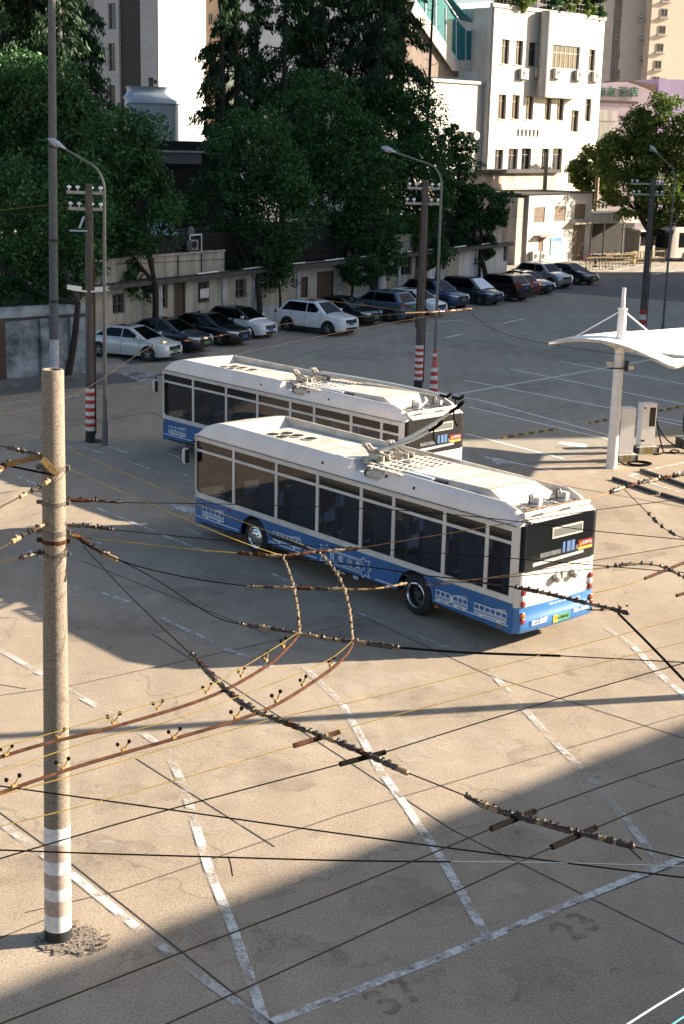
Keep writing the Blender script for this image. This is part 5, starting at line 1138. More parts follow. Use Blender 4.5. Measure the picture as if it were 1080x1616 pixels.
# ------------------------------------------------------------------ buildings
class Facade:
    def __init__(s, org, d):
        s.o = Vector((org[0], org[1], 0)); s.d = Vector((d[0], d[1], 0)).normalized(); s.n = Vector((-s.d.y, s.d.x, 0)); s.rz = math.atan2(s.d.y, s.d.x)
    def uv(s, x, y, off=0.0):
        r = ray(x, y); o = s.o + s.n*off; t = ((o-CAM).dot(s.n))/r.dot(s.n); X = CAM + r*t; return (X-s.o).dot(s.d), X.z
    def rect(s, x0, y0, x1, y1, off=0.0):
        a, b = s.uv(x0, (y0+y1)/2, off)[0], s.uv(x1, (y0+y1)/2, off)[0]; xm = (x0+x1)/2; z1, z0 = s.uv(xm, y0, off)[1], s.uv(xm, y1, off)[1]
        return min(a,b), max(a,b), min(z0,z1), max(z0,z1)
def holes_wall(m, u0, u1, z0, z1, holes, y=0.0, dep=0.18, mi=0):
    us = sorted({u0, u1, *[min(max(h[i],u0),u1) for h in holes for i in (0,1)]}); zs = sorted({z0, z1, *[min(max(h[i],z0),z1) for h in holes for i in (2,3)]})
    for a, b in zip(us[:-1], us[1:]):
        for c, d in zip(zs[:-1], zs[1:]):
            if b-a < 1e-6 or d-c < 1e-6: continue
            um, zm = (a+b)/2, (c+d)/2
            if any(h[0] < um < h[1] and h[2] < zm < h[3] for h in holes): continue
            m.add([(a,y,c),(b,y,c),(b,y,d),(a,y,d)], [(0,1,2,3)], mi)
    for a, b, c, d in holes:
        a, b, c, d = max(a,u0), min(b,u1), max(c,z0), min(d,z1); k = y+dep
        m.add([(a,y,c),(b,y,c),(b,y,d),(a,y,d),(a,k,c),(b,k,c),(b,k,d),(a,k,d)], [(0,1,5,4),(1,2,6,5),(2,3,7,6),(3,0,4,7)], mi)
def window(t, h, y=0.0, dep=0.18, mf=None, mullions=1, transom=0.65, bars=0, gl=None, fw=0.06, curtain=None):
    a, b, c, d = h; k = y+dep; m = MB()
    m.box(a, a+fw, k-0.05, k+0.02, c, d); m.box(b-fw, b, k-0.05, k+0.02, c, d); m.box(a+fw, b-fw, k-0.05, k+0.02, c, c+fw); m.box(a+fw, b-fw, k-0.05, k+0.02, d-fw, d)
    for i in range(mullions): x = a+(b-a)*(i+1)/(mullions+1); m.box(x-fw*0.4, x+fw*0.4, k-0.045, k+0.015, c+fw, d-fw)
    if transom: z = c+(d-c)*transom; m.box(a+fw, b-fw, k-0.047, k+0.012, z-fw*0.4, z+fw*0.4)
    for i in range(bars): x = a+(b-a)*(i+0.5)/bars; m.tube([(x, y-0.03, c), (x, y-0.03, d)], 0.012, 5)
    if bars:
        for z in (c+0.05, (c+d)/2, d-0.05): m.box(a-0.02, b+0.02, y-0.045, y-0.025, z-0.012, z+0.012)
    w = m.build('window', mf or m_winframe, t)
    m = MB(); m.box(a+0.01, b-0.01, k+0.0, k+0.006, c+0.01, d-0.01); m.build('pane', gl or m_winglass, w)
    if curtain is not None:
        m = MB(); m.box(a+0.02, a+(b-a)*curtain, k+0.05, k+0.06, c+0.02, d-0.02); m.build('curtain', m_wcurt, w)
    return w
m_winframe = mat('aged_window_frame', (0.20,0.17,0.14), 0.6, var=0.3, scale=8)
m_wcurt = mat('pale_window_curtain', (0.42,0.38,0.30), 0.8)
m_bldwhite = mat('white_tiled_wall', (0.56,0.53,0.485), 0.7, var=0.16, scale=0.9, streak=True, dark=(0.40,0.355,0.30), detail=10)
m_bldwhite2 = mat('grimy_white_wall', (0.55,0.515,0.46), 0.8, var=0.45, scale=1.3, streak=True, detail=10)
m_cream = mat('grubby_cream_wall', (0.50,0.45,0.36), 0.85, var=0.42, scale=1.7, streak=True)
m_dado = mat('pale_grey_dado', (0.50,0.52,0.55), 0.85, var=0.35, scale=2.2)
m_bluewall = mat('stained_blue_grey_wall', (0.34,0.39,0.42), 0.9, var=0.72, scale=0.9, dark=(0.07,0.08,0.085), detail=12)
m_eave = mat('dark_eave', (0.06,0.055,0.05), 0.85, var=0.5, scale=3)
m_door = mat('brown_door', (0.10,0.06,0.04), 0.7, var=0.3, scale=4)
m_shut = mat('brown_shutter', (0.15,0.10,0.066), 0.75, var=0.3, scale=5, streak=True)
m_acw = mat('air_conditioner_white', (0.40,0.38,0.34), 0.5, var=0.15, scale=4)

def ac_unit(t, u, z, w=0.85, h=0.62, y=0.0):
    m = MB(); m.box(u-w/2, u+w/2, y-0.42, y-0.08, z, z+h, 0); m.box(u-w/2-0.02, u+w/2+0.02, y-0.44, y-0.002, z-0.05, z, 1)
    m.lathe([(0.0,-0.005),(0.23,-0.005),(0.24,-0.02),(0.22,-0.03),(0.0,-0.02)], (u-w*0.12, y-0.42, z+h/2), 18, 2, axis='y')
    for k in range(4): m.box(u+w*0.28, u+w*0.45, y-0.425, y-0.42, z+0.1+k*0.11, z+0.14+k*0.11, 2)
    return m.build('air_conditioner', [m_acw, m_steel, m_black], t)

# --- the low depot building behind the cars
FD = Facade((-12.9,74), (0.535,0.845))
t = thing('depot_building', 'long low cream depot building with barred windows behind the row of cars', 'building', FD.o, FD.rz)
dep_w = [((178,463,197,495),4),((247,449,265,487),5),((313,444,331,478),4),((372,440,389,470),4),((424,430,441,456),3),((537,415,552,446),3),((633,405,651,434),3),((690,400,704,425),3),((795,386,803,412),3)]
dep_d = [(275,446,293,500),(475,437,486,500),(500,428,527,500),(655,400,664,470),(750,392,760,440)]
holes = [FD.rect(*r) for r, _ in dep_w]; doors = []
for r in dep_d: a, b, c, d = FD.rect(*r); doors.append((a, b, 0.0, d))
U0, U1, ZE = -2.0, 47.5, 3.02
m = MB(); UM = 39.5; allh = [h for h in holes] + [(a,b,0.85,d) for a,b,c,d in doors]; holes_wall(m, U0, UM, 0.85, ZE, [h for h in allh if h[1] < UM], mi=0); holes_wall(m, UM, U1, 0.85, ZE, [h for h in allh if h[0] > UM], mi=2); holes_wall(m, U0, U1, 0.0, 0.85, [(a,b,0,0.85) for a,b,c,d in doors], y=-0.004, mi=1)
m.box(U0, U1, 0.3, 5.0, 0, ZE-0.02, 0)
for u in (U0+0.12, 4.9, 10.6, 13.6, 18.2, 23.0, 30.5, 36.5, 42): m.box(u, u+0.32, -0.10, 0.0, 0, ZE, 1)
m.build('wall', [m_cream, m_dado, mat('white_depot_wall', (0.70,0.69,0.66), 0.8, var=0.2, scale=1.2, streak=True)], t)
for (r, nb), h in zip(dep_w, holes): window(t, h, bars=nb, mullions=1, transom=0)
for a, b, c, d in doors:
    m = MB(); m.box(a, b, 0.10, 0.16, 0, d, 0); m.box(a, a+0.07, 0.05, 0.1, 0, d, 1); m.box(b-0.07, b, 0.05, 0.1, 0, d, 1); m.box((a+b)/2-0.012, (a+b)/2+0.012, 0.09, 0.1, 0.05, d-0.08, 1); m.box(b-0.22, b-0.16, 0.07, 0.10, 1.0, 1.06, 1); m.build('door', [m_door, m_eave], t)
m = MB(); a, b, c, d = FD.rect(315,455,329,470); m.box(a, b, -0.06, -0.05, c, d); m.build('paper_sheet', m_wband, t)
m = MB(); m.box(U0-0.2, U1, -0.50, 0.35, ZE, ZE+0.12, 0); m.box(U0-0.2, U1, -0.54, -0.48, ZE-0.05, ZE+0.16, 1); m.build('eave', [m_eave, mat('dark_gutter', (0.10,0.095,0.09), 0.8, var=0.5, scale=2)], t)
for a, b, mm in ((0.5,11.6,m_cream),(26.5,33.5,m_cream),(43.2,U1,m_bldwhite2)):
    m = MB(); m.box(a, b, 0.55, 5.0, ZE+0.12, 4.30, 0)
    for k in range(int((b-a)/2.1)): u = a+0.5+k*2.1; m.box(u, u+0.05, 0.50, 0.55, ZE+0.12, 4.25, 1)
    m.box(a-0.1, b, 0.45, 0.60, 4.30, 4.38, 0); m.build('parapet', [mm, m_eave], t)
m = MB(); m.box(0.5, U1, 1.6, 6.0, ZE+0.12, 5.2, 0); m.build('terrace_shade_wall', mat('shade_black_wall', (0.016,0.015,0.014), 0.95, var=0.5, scale=1.5), t)  # near-black colour stands in for the tree shade above the terrace
m = MB(); m.box(U0-0.03, U0-0.002, 0.28, 5.05, 0, ZE); m.build('end_shade_panel', mat('shade_black_wall', (0.016,0.015,0.014)), t)  # dark panel over the end face, shade put into its colour
rr = random.Random(5)
for k in range(9): m = MB(); u = 8+k*4.3; m.tube([(u,-0.3,ZE+0.25),(u+1.2+rr.random(),-0.35,ZE+0.28)], 0.045, 6); m.build('roof_pipe', m_porcelain, t)
m = MB(); m.tube([(U0,-0.4,ZE+0.20),(U1,-0.42,ZE+0.22)], 0.035, 6); m.build('roof_pipe', m_eave, t)
# things on the terrace above
u, z = FD.uv(312, 400, 0.9)
t2 = thing('satellite_frame', 'white frame and unit standing on the depot terrace by the left tree', 'rooftop unit', FD.o + FD.d*u + FD.n*1.0 + Vector((0,0,4.3)), FD.rz)
m = MB(); m.box(-0.55,-0.5,0,0.05,0,1.0); m.box(0.5,0.55,0,0.05,0,1.0); m.box(-0.55,0.55,0,0.05,0.95,1.02); m.build('stand', m_porcelain, t2); ac_unit(t2, -0.25, 0.2, 0.6, 0.5, y=0.3)
m = MB(); m.lathe([(0.0,0.0),(0.30,0.04),(0.33,0.09)], (0.3, 0.5, 1.1), 16, axis='y'); m.build('dish', m_lampgrey, t2)
t2 = thing('awning', 'small pale blue awning above the depot terrace', 'awning', FD.o + FD.d*(u-2.0) + FD.n*1.6 + Vector((0,0,5.3)), FD.rz)
m = MB(); m.slab([(-1.1,0,0),(1.1,0,0),(1.0,0.6,0.6),(-1.0,0.6,0.6)], (0,0,0.04)); m.build('sheet', mat('pale_blue_sheet', (0.22,0.33,0.50), 0.6, var=0.2), t2); m = MB(); m.box(-1,-0.95,0.4,0.45,-1.0,0.4); m.box(0.95,1.0,0.4,0.45,-1.0,0.4); m.build('leg', m_steel, t2)
t2 = thing('cloth', 'white cloth hung to dry before the depot wall', 'cloth', FD.o + FD.d*33.0 + FD.n*(-0.9) + Vector((0,0,1.2)), FD.rz)
m = MB(); m.loft([[(x*0.24-1.3, 0.06*math.sin(x*1.7), 0.95-0.25*math.sin(PI*x/11)*(1 if 1 else 0)) for x in range(12)], [(x*0.24-1.3, 0.1*math.sin(x*1.3), -0.1+0.1*math.cos(x*2.2)) for x in range(12)]], closed=False)
o = m.build('sheet', m_wband, t2); so = o.modifiers.new('thick', 'SOLIDIFY'); so.thickness = 0.01

# --- stained wall at the left with its coping
a, b = G(-30,607), G(140,591); FW = Facade((a.x, a.y), (b.x-a.x, b.y-a.y)); LW = (b-a).length
t = thing('stained_wall', 'stained blue grey wall with a dark ledge at the left edge', 'wall', FW.o, FW.rz)
m = MB(); m.box(-6, LW, 0.05, 0.45, 0.0, 2.75); m.box(-6, LW, 0.10, 0.45, 2.75, 3.25)
for u in (0.0, LW*0.55, LW*0.83): m.box(u, u+0.35, -0.06, 0.05, 0, 2.7)
m.build('masonry', m_bluewall, t)
m = MB(); m.box(-6, LW+0.05, -0.03, 0.12, 2.70, 2.80); m.build('ledge', m_eave, t)
m = MB(); u = FW.uv(4, 560)[0]; m.box(u-0.55, u+0.12, -0.12, 0.0, 0, 2.8); m.build('door', m_door, t)

# --- gate house with shutters and the blue notice
p = G(817,419); FG = Facade((p.x, p.y), (0.66,0.75))
t = thing('gate_house', 'sunlit white two storey gate house with brown shutters and a blue notice', 'building', FG.o, FG.rz)
ug0 = FG.uv(832,380)[0]; ug1 = FG.uv(931,380)[0]; zt = 6.25
gh = [FG.rect(843,327,860,351), FG.rect(875,325,893,349), FG.rect(907,322,924,346)]; gd = [FG.rect(849,373,857,414), FG.rect(903,355,922,416)]
gd = [(a,b,0.0,d) for a,b,c,d in gd]
m = MB(); holes_wall(m, ug0, ug1, 0, zt, gh+gd, dep=0.15)
m.box(ug0, ug1, 0.25, 6.0, 0, zt-0.01, 0); m.box(ug1-0.001, ug1, 0, 6, 0, zt); m.build('wall', m_bldwhite2, t)
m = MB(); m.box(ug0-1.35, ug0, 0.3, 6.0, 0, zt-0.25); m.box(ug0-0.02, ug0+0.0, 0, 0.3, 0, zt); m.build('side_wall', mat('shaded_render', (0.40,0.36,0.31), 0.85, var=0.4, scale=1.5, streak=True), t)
m = MB(); m.box(ug0-1.5, ug1+0.15, -0.18, 6.2, zt, zt+0.12); m.build('roof_slab', m_eave, t)
for h in gh:
    a, b, c, d = h; m = MB(); m.box(a, b, 0.06, 0.10, c, d)
    for k in range(1, 4): x = a+(b-a)*k/4; m.box(x-0.01, x+0.01, 0.05, 0.06, c, d)
    m.build('shutter', m_shut, t)
for a, b, c, d in gd: m = MB(); m.box(a, b, 0.06, 0.10, 0, d); m.box((a+b)/2-0.015, (a+b)/2+0.015, 0.05, 0.06, 0, d, 1); m.box(a, b, 0.05, 0.06, d*0.45, d*0.45+0.04, 1); m.build('door', [m_shut, m_door], t)
for r in ((843,369,866,373),(897,348,930,353)): a, b, c, d = FG.rect(*r); m = MB(); m.box(a, b, -0.75, 0.0, c, c+0.14); m.build('door_canopy', mat('canopy_slab', (0.33,0.27,0.21), 0.8, var=0.4, scale=3), t)
a, b, c, d = FG.rect(868.5,375,886.5,401.5); tn = thing('notice_board', 'pale blue notice board on the gate house wall', 'notice board', FG.o + FG.d*a + FG.n*(-0.05), FG.rz)
m = MB(); m.box(0, b-a, -0.01, 0.03, c, d); nb = m.build('board', mat('notice_blue', (0.10,0.27,0.46), 0.5), tn)
m = MB(); w = b-a
for k in range(9): zz = d-0.42-(d-c-0.5)*k/9; m.box(0.1, w*(0.92-0.15*(k%3==2)), -0.016, -0.01, zz-0.045, zz+0.03)
m.build('text_lines', m_wt, nb); text_mesh('heading', '安全须知', (b-a)*0.2, mat('notice_dark_blue', (0.02,0.10,0.4), 0.5), frame(((b-a)/2, -0.017, d-0.2), (1,0,0), (0,0,1)), nb)
for u in (0.4, 1.1): pass
a, b, c, d = FG.rect(835,396,846,411); ac_unit(t, (a+b)/2, 0.3, 1.0, 0.9); ac_unit(t, (a+b)/2+1.2, 0.3, 0.8, 0.8)

# --- annexe beam and shed right of the gate house
t = thing('bicycle_shed', 'open shed with a white fascia right of the gate house', 'shed', FG.o + FG.d*(ug1+0.1) + FG.n*0.6, FG.rz - R(14))
m = MB(); m.box(0.0, 11.5, 0, 0.3, 3.35, 4.35); m.build('fascia', m_bldwhite2, t)
m = MB(); m.box(0.0, 11.5, 0.3, 6.0, 4.05, 4.2); m.build('roof', m_eave, t)
m = MB(); m.box(0.0, 11.5, 4.8, 5.0, 0, 4.05); m.build('back_wall', mat('shed_shade_wall', (0.025,0.022,0.02), 0.9, var=0.5, scale=1), t)  # colour darkened to paint the deep shade under the shed roof
m = MB(); m.box(8.6, 11.4, 0.05, 0.25, 0, 3.35); m.build('side_pier', mat('tan_pier', (0.22,0.175,0.125), 0.85, var=0.4, scale=1.5), t)
for x in (0.9, 2.6, 5.2): m = MB(); m.tube([(x,0.15,0),(x,0.15,3.35)], 0.07, 8); m.build('column', m_steel, t)
m_ry = mat('yellow_rail_paint', (0.17,0.125,0.035), 0.55, var=0.3, scale=6)
for k, (px, w) in enumerate((((925,427),3.2),((955,422),3.6),((985,418),3.4),((1010,416),3.2))):
    b0 = G(*px); t = thing('barrier_fence', ('yellow barrier fence panel closest to the gate house','yellow barrier fence panel in front of the shed columns','yellow barrier fence panel before the tan pier','yellow barrier fence panel beside the guard booth')[k], 'fence', b0, R(35), 'yellow barrier fence panels')
    m = MB(); m.box(0,w,-0.03,0.03,1.05,1.15); m.box(0,w,-0.03,0.03,0.45,0.52)
    for j in range(9): x = w*j/8; m.tube([(x,0,0.05),(x,0,1.1)], 0.025 if j % 4 else 0.04, 6)
    m.build('rails', m_ry, t); 
    for x0 in (0.0, w-0.08): m = MB(); m.box(x0,x0+0.08,-0.3,0.3,0,0.05); m.build('foot', m_black, t)
def bicycle(label, base, rz, mt):
    t = thing('bicycle', label, 'bicycle', base, rz, 'bicycles parked in the shed')
    for x in (-0.5, 0.5):
        m = MB(); m.tube([(x+0.32*math.cos(k*PI/10), 0, 0.33+0.32*math.sin(k*PI/10)) for k in range(21)], 0.022, 6, cap=False)
        for k in range(4): m.bar((x-0.32*math.cos(k*PI/4),0,0.33-0.32*math.sin(k*PI/4)), (x+0.32*math.cos(k*PI/4),0,0.33+0.32*math.sin(k*PI/4)), 0.008)
        m.build('wheel', m_rubber, t)
    m = MB(); m.tube([(-0.5,0,0.33),(-0.12,0,0.32),(0.32,0,0.78),(-0.22,0,0.76),(-0.12,0,0.32)], 0.022, 6); m.tube([(-0.5,0,0.33),(-0.22,0,0.76),(-0.25,0,0.9)], 0.018, 6); m.tube([(0.5,0,0.33),(0.30,0,0.95)], 0.02, 6); m.tube([(0.25,-0.28,1.0),(0.30,0,0.97),(0.25,0.28,1.0)], 0.015, 6); m.build('frame', mt, t)
    m = MB(); m.cbox((-0.26,0,0.92), (0.26,0.15,0.06)); m.build('saddle', m_black, t)
for k, px in enumerate(((927,418),(937,417),(950,414),(962,413),(975,411))):
    bicycle(('red framed bicycle nearest the gate house corner','dark framed bicycle second from the gate house corner','steel framed bicycle between the shed columns','red framed bicycle right of the shed columns','dark framed bicycle before the tan pier')[k], G(*px), R(-30+9*k), (m_red, m_black, m_steel)[k % 3])
# guard booth, cone, barrier arm, coach
t = thing('guard_booth', 'small white guard booth with windows behind the barrier fence', 'booth', G(1012,404), R(30))
m = MB(); m.box(-1.3,1.3,-1.1,1.1,0,1.1,0); m.box(-1.3,-1.2,-1.1,1.1,1.1,2.5,0); m.box(1.2,1.3,-1.1,1.1,1.1,2.5,0); m.box(-0.05,0.05,-1.1,-1.0,1.1,2.5,0); m.box(-1.2,1.2,1.0,1.1,1.1,2.5,0); m.build('walls', m_bldwhite2, t)
m = MB(); m.box(-1.6,1.6,-1.5,1.4,2.5,2.7); m.build('roof', m_wband, t); m = MB(); m.box(-1.2,-0.05,-1.06,-1.04,1.1,2.5); m.box(0.05,1.2,-1.06,-1.04,1.1,2.5); m.build('window', m_winglass, t)
t = thing('gate_barrier', 'short tan barrier machine post left of the right dark pole', 'barrier', G(1000,404+12), R(30))
m = MB(); m.box(-0.22,0.22,-0.18,0.18,0,1.15,0); m.build('housing', mat('tan_box', (0.45,0.33,0.15), 0.5), t); m = MB(); m.box(-0.08,0.08,-0.19,-0.18,0.75,0.95); m.build('display', m_black, t)
t = thing('traffic_cone', 'small black cone standing on the road before the gate', 'cone', G(940,421))
m = MB(); m.box(-0.25,0.25,-0.25,0.25,0,0.05); m.lathe([(0.19,0.05),(0.06,0.9),(0.04,0.95),(0.0,0.95)], n=14); m.build('cone_body', m_black, t, smooth=True)
t = thing('coach', 'white coach with a dark windshield entering at the right edge', 'coach', G(1081,411), R(208))
m = MB(); prof = [(-1.25,0.4),(-1.25,3.2),(1.25,3.2),(1.25,0.4)]
rings = []
for x, zt_, w in ((-8.5,3.2,1.25),(2.2,3.25,1.25),(2.55,3.15,1.22),(2.75,2.6,1.18),(2.85,1.2,1.16),(2.85,0.40,1.12)): rings.append([(x,-w,0.38),(x,-w,1.3),(x,-w,zt_-0.15),(x,-w+0.15,zt_),(x,w-0.15,zt_),(x,w,zt_-0.15),(x,w,1.3),(x,w,0.38)])
m.loft(rings); m.build('body', m_white, t, smooth=True, ang=30)
m = MB(); m.slab([(2.80,-1.08,1.25),(2.80,1.08,1.25),(2.66,1.08,2.95),(2.66,-1.08,2.95)], (0.12,0,0)); m.build('windshield', m_blackgloss, t)
m = MB(); m.box(-8,2.0,-1.262,-1.25,1.35,2.75); m.box(-8,2.0,1.25,1.262,1.35,2.75); m.build('side_window', m_blackgloss, t)
for s in (1,-1):
    m = MB(); m.slab([(2.84,s*0.6,0.75),(2.80,s*1.10,0.85),(2.80,s*1.10,1.02),(2.84,s*0.7,0.86)], (0.04,0,0)); m.build('headlight', m_black, t)
    for x in (1.0,-5.5): m = MB(); m.lathe([(0.2,s*1.0),(0.5,s*1.0),(0.5,s*1.26),(0.3,s*1.27),(0.0,s*1.24)], (x,0,0.5), 20, axis='y'); m.build('wheel', m_rubber, t)

# --- white office building with its row windows, bay and air conditioners
FB = Facade((18,150), (0.7071,0.7071))
t = thing('office_building', 'sunlit white four storey office building with tall brown windows', 'building', FB.o, FB.rz)
ub0, ub1, zt = -6.65, 11.73, 23.3
rows = [(792,62,804,101),(814,64,825.5,103),(835,67,847,105),(929.5,78,939.5,112),(786.5,149,799,188),(808,150,820,188),(830,151.5,842,189),(860,155,870,189.5),(879,156,890,190),(901.5,174,913,208),(924,156,933,191.5),
        (781,236,794,272.5),(802,234.6,817,274.5),(823,234,838,273),(855,234.5,866,272.5),(872,234,887,272.5),(897,254,908,290),(917,234,929,271)]
bh = [FB.rect(*r) for r in rows]
m = MB(); holes_wall(m, ub0, ub1, 0, zt, bh, dep=0.28); m.box(ub0, ub1, 0.4, 14, 0, zt-0.05)
m.add([(ub0,0,0),(ub0,0.4,0),(ub0,0.4,zt),(ub0,0,zt)], [(0,1,2,3)]); m.add([(ub1,0,0),(ub1,0.4,0),(ub1,0.4,zt),(ub1,0,zt)], [(0,1,2,3)]); m.add([(ub0,0,zt),(ub1,0,zt),(ub1,0.4,zt),(ub0,0.4,zt)], [(0,1,2,3)])
m.build('wall', m_bldwhite, t)
m_bwin = mat('brown_window_panel', (0.20,0.14,0.09), 0.5, var=0.4, scale=3)
for k, h in enumerate(bh):
    window(t, h, dep=0.28, mullions=1, transom=0.74, fw=0.07, curtain=(0.55 if k % 3 else None))
    a, b, c, d = h; m = MB(); m.box(a-0.06, b+0.06, -0.08, 0.06, c-0.09, c); m.build('window_sill', m_bldwhite2, t)
a, b, c, d = FB.rect(861,24,919,155,-0.9); bay = (a, b, c, d)
wb = FB.rect(872,72,915,109,-0.9)
m = MB(); holes_wall(m, a, b, c, zt+0.01, [wb], y=-0.9, dep=0.2); m.add([(a,-0.9,c),(a,0,c),(a,0,zt),(a,-0.9,zt)], [(0,1,2,3)]); m.add([(b,-0.9,c),(b,0,c),(b,0,zt),(b,-0.9,zt)], [(0,1,2,3)]); m.add([(a,-0.9,c),(b,-0.9,c),(b,0,c),(a,0,c)], [(0,1,2,3)]); m.add([(a,-0.9,zt),(b,-0.9,zt),(b,0,zt),(a,0,zt)], [(0,1,2,3)])
m.lathe([(0.55,c),(0.55,zt+0.15)], (a+0.1,-0.75,0), 20); m.build('bay', m_bldwhite, t, smooth=True, ang=30)
window(t, wb, y=-0.9, dep=0.2, mullions=5, transom=0.68, fw=0.08, mf=m_bldwhite2)
for (x, y, yo) in ((823.5,124,0),(847.5,122,0),(877.5,123,-0.9),(911,126,-0.9),(938,128,0)): u, z = FB.uv(x, y, yo); ac_unit(t, u, z, 1.15, 0.95, yo)
m = MB(); a, b, c, d = FB.rect(815,204,852,215)
for k in range(6): x = a+(b-a)*(k+0.5)/6; m.box(x-0.02, x+0.02, -0.12, 0, c, d)
m.box(a, b, -0.04, 0, c+0.1, c+0.16); m.build('bracket_row', m_steel, t)
m = MB(); m.box(ub0-0.1, ub1+0.1, -0.12, 0.25, zt, zt+0.35); m.build('roof_coping', m_bldwhite2, t)
m = MB()
for k in range(34): x = ub0+(ub1-ub0)*k/33; m.bar((x,0.1,zt+0.35),(x,0.1,zt+1.3),0.03)
m.box(ub0, ub1, 0.08, 0.12, zt+1.26, zt+1.32); m.box(ub0, ub1, 0.08, 0.12, zt+0.8, zt+0.84); m.build('roof_railing', mat('dark_railing', (0.10,0.09,0.075), 0.7), t)
m = MB(); u = FB.uv(768,250)[0]; m.tube([(ub0+0.15,-0.08,0),(ub0+0.15,-0.08,zt)], 0.07, 6); m.tube([(3.3,-0.08,16),(3.3,-0.08,zt)], 0.05, 6); m.build('downpipe', m_acw, t)
# annexe with teal glass stair
FA = Facade((18-0.7071*6.65-0.0, 150-0.7071*6.65), (0.7071,0.7071))
t = thing('annexe_building', 'lower white annexe with a teal glass stair roof left of the office building', 'building', FA.o, FA.rz)
ua = FA.uv(600,150,0.6)[0]
zt2 = 16.1
ah = [FA.rect(722,207,733,220,0.6), FA.rect(735,208,745,220,0.6)]
m = MB(); holes_wall(m, ua, -0.05, 0, zt2, ah, y=0.6, dep=0.2); m.box(ua, -0.05, 1.0, 12, 0, zt2-0.03); m.build('wall', m_bldwhite, t)
for h in ah: window(t, h, y=0.6, dep=0.2, mullions=0, transom=0.6)
m = MB(); m.box(ua, -0.02, 0.42, 0.8, zt2, zt2+0.3); m.build('roof_coping', m_bldwhite2, t)
m = MB(); u, z = FA.uv(750,214,0.6); m.lathe([(0.0,0.0),(0.42,0.0),(0.42,-0.25),(0.30,-0.27),(0.0,-0.2)], (u,0.6,z), 18, axis='y'); m.build('vent_fan', m_acw, t, smooth=True)
def yup(x, y, off): u, z = FA.uv(x, y, off); return (u, off, z)
m_teal = glass_mat('teal_glass', (0.10,0.42,0.45), (0.025,0.17,0.185), 0.95, 0.08, 1.4, 0.6)
y0 = 2.5
pts = [(722,94),(648,8),(640,-60),(700,-60),(740,40),(772,46),(772,94)]
m = MB(); q = [yup(x, y, y0) for x, y in ((655,0),(722,95),(735,95),(735,48),(712,20),(700,-5))]; m.slab(q, (0,0.08,0)); q = [yup(x, y, y0) for x, y in ((736,48),(773,48),(773,95),(736,95))]; m.slab(q, (0,0.08,0))
st = m.build('glass_wall', m_teal, t)
m = MB(); a_, b_ = Vector(yup(690,-30,y0)), Vector(yup(752,44,y0)); m.slab([a_, b_, b_+Vector((1.2,3.5,0)), a_+Vector((1.2,3.5,0))], (0,0,0.1)); m.build('glass_roof', m_teal, t)
m = MB()
for p, q in (((655,0),(722,95)),((735,95),(735,48)),((752,95),(752,48)),((773,95),(773,48)),((736,48),(773,48)),((690,-20),(736,48)),((672,22),(672,-10)),((688,46),(688,-8)),((704,68),(704,12)),((720,92),(720,30))): m.bar(Vector(yup(*p, y0-0.03)), Vector(yup(*q, y0-0.03)), 0.09, 0.09)
m.build('glazing_bar', mat('pale_teal_bar', (0.45,0.55,0.55), 0.5), t)
m_brk = mat('brown_tile_wall', (0.20,0.15,0.115), 0.8, var=0.3, scale=3, streak=True)
m = MB(); q = [yup(x, y, y0+0.3) for x, y in ((640,0),(652,0),(724,100),(724,122),(640,122))]; m.slab(q, (0,0.1,0)); m.build('brown_tile_wall', m_brk, t)
m = MB(); q = [yup(x, y, y0-0.1) for x, y in ((650,18),(656,2),(722,95),(752,95),(752,112),(716,112))]; m.slab(q, (0,0.15,0)); m.build('stair_flank', m_bldwhite, t)
m = MB(); q = [yup(x, y, y0+5) for x, y in ((705,8),(778,2),(778,48),(752,48))]; m.slab(q, (0,4,0)); m.build('upper_block', m_bldwhite2, t)
# annexe lower storey and pipes at its foot
t = thing('low_link_building', 'flat roofed link with broken ledge below the office windows', 'building', FG.o + FG.n*7.5 + FG.d*1.0, FG.rz)
m = MB(); m.box(-12, 16, 0, 1.6, 0, 7.9); m.build('wall', mat('dirty_link_wall', (0.52,0.43,0.34), 0.85, var=0.5, scale=0.8), t); m = MB(); m.box(-12,16,-0.5,2.2,7.9,8.2); m.build('roof_slab', m_eave, t)

# --- pink hotel and the beige tower
FH = Facade((36,185), (0.955,0.296))
t = thing('hotel_building', 'pale pink hotel front with green lettering and an arched top', 'building', FH.o, FH.rz)
def hz(x, y, off=0.0): u, z = FH.uv(x, y, off); return u, z
m_pink = mat('pale_pink_wall', (0.46,0.37,0.42), 0.75, var=0.15, scale=0.6)
pl_ = [hz(925,182), hz(925,137)] + [hz(945+9.0*k, 134-3.0*math.sin(PI*(k+1)/10)*1.6+ (0 if k < 5 else (k-5)*2.1)) for k in range(10)] + [hz(1036,152), hz(1036,182)]
m = MB(); m.slab([(u,0,z) for u, z in pl_], (0,0.6,0)); a, z1 = hz(925,180); b, _ = hz(1040,180); m.box(a, b, 0.1, 8, 0, z1); m.build('sign_wall', m_pink, t)
a, z0 = hz(945,160); b, _ = hz(1007,160); m = MB(); m.box(a, b, -0.12, 0.0, z0-0.15, z0+0.15); m.build('ledge', m_door, t)
a, z0 = hz(1036,170,3); b, z1 = hz(1110,127,3); m = MB(); m.box(a, b, 3, 9, 0, z1); m.box(a+0.0, a+0.9, 2.8, 3.0, z0, z1+0.1); m.build('side_block', mat('mauve_wall', (0.40,0.31,0.46), 0.75, var=0.12, scale=0.5), t)
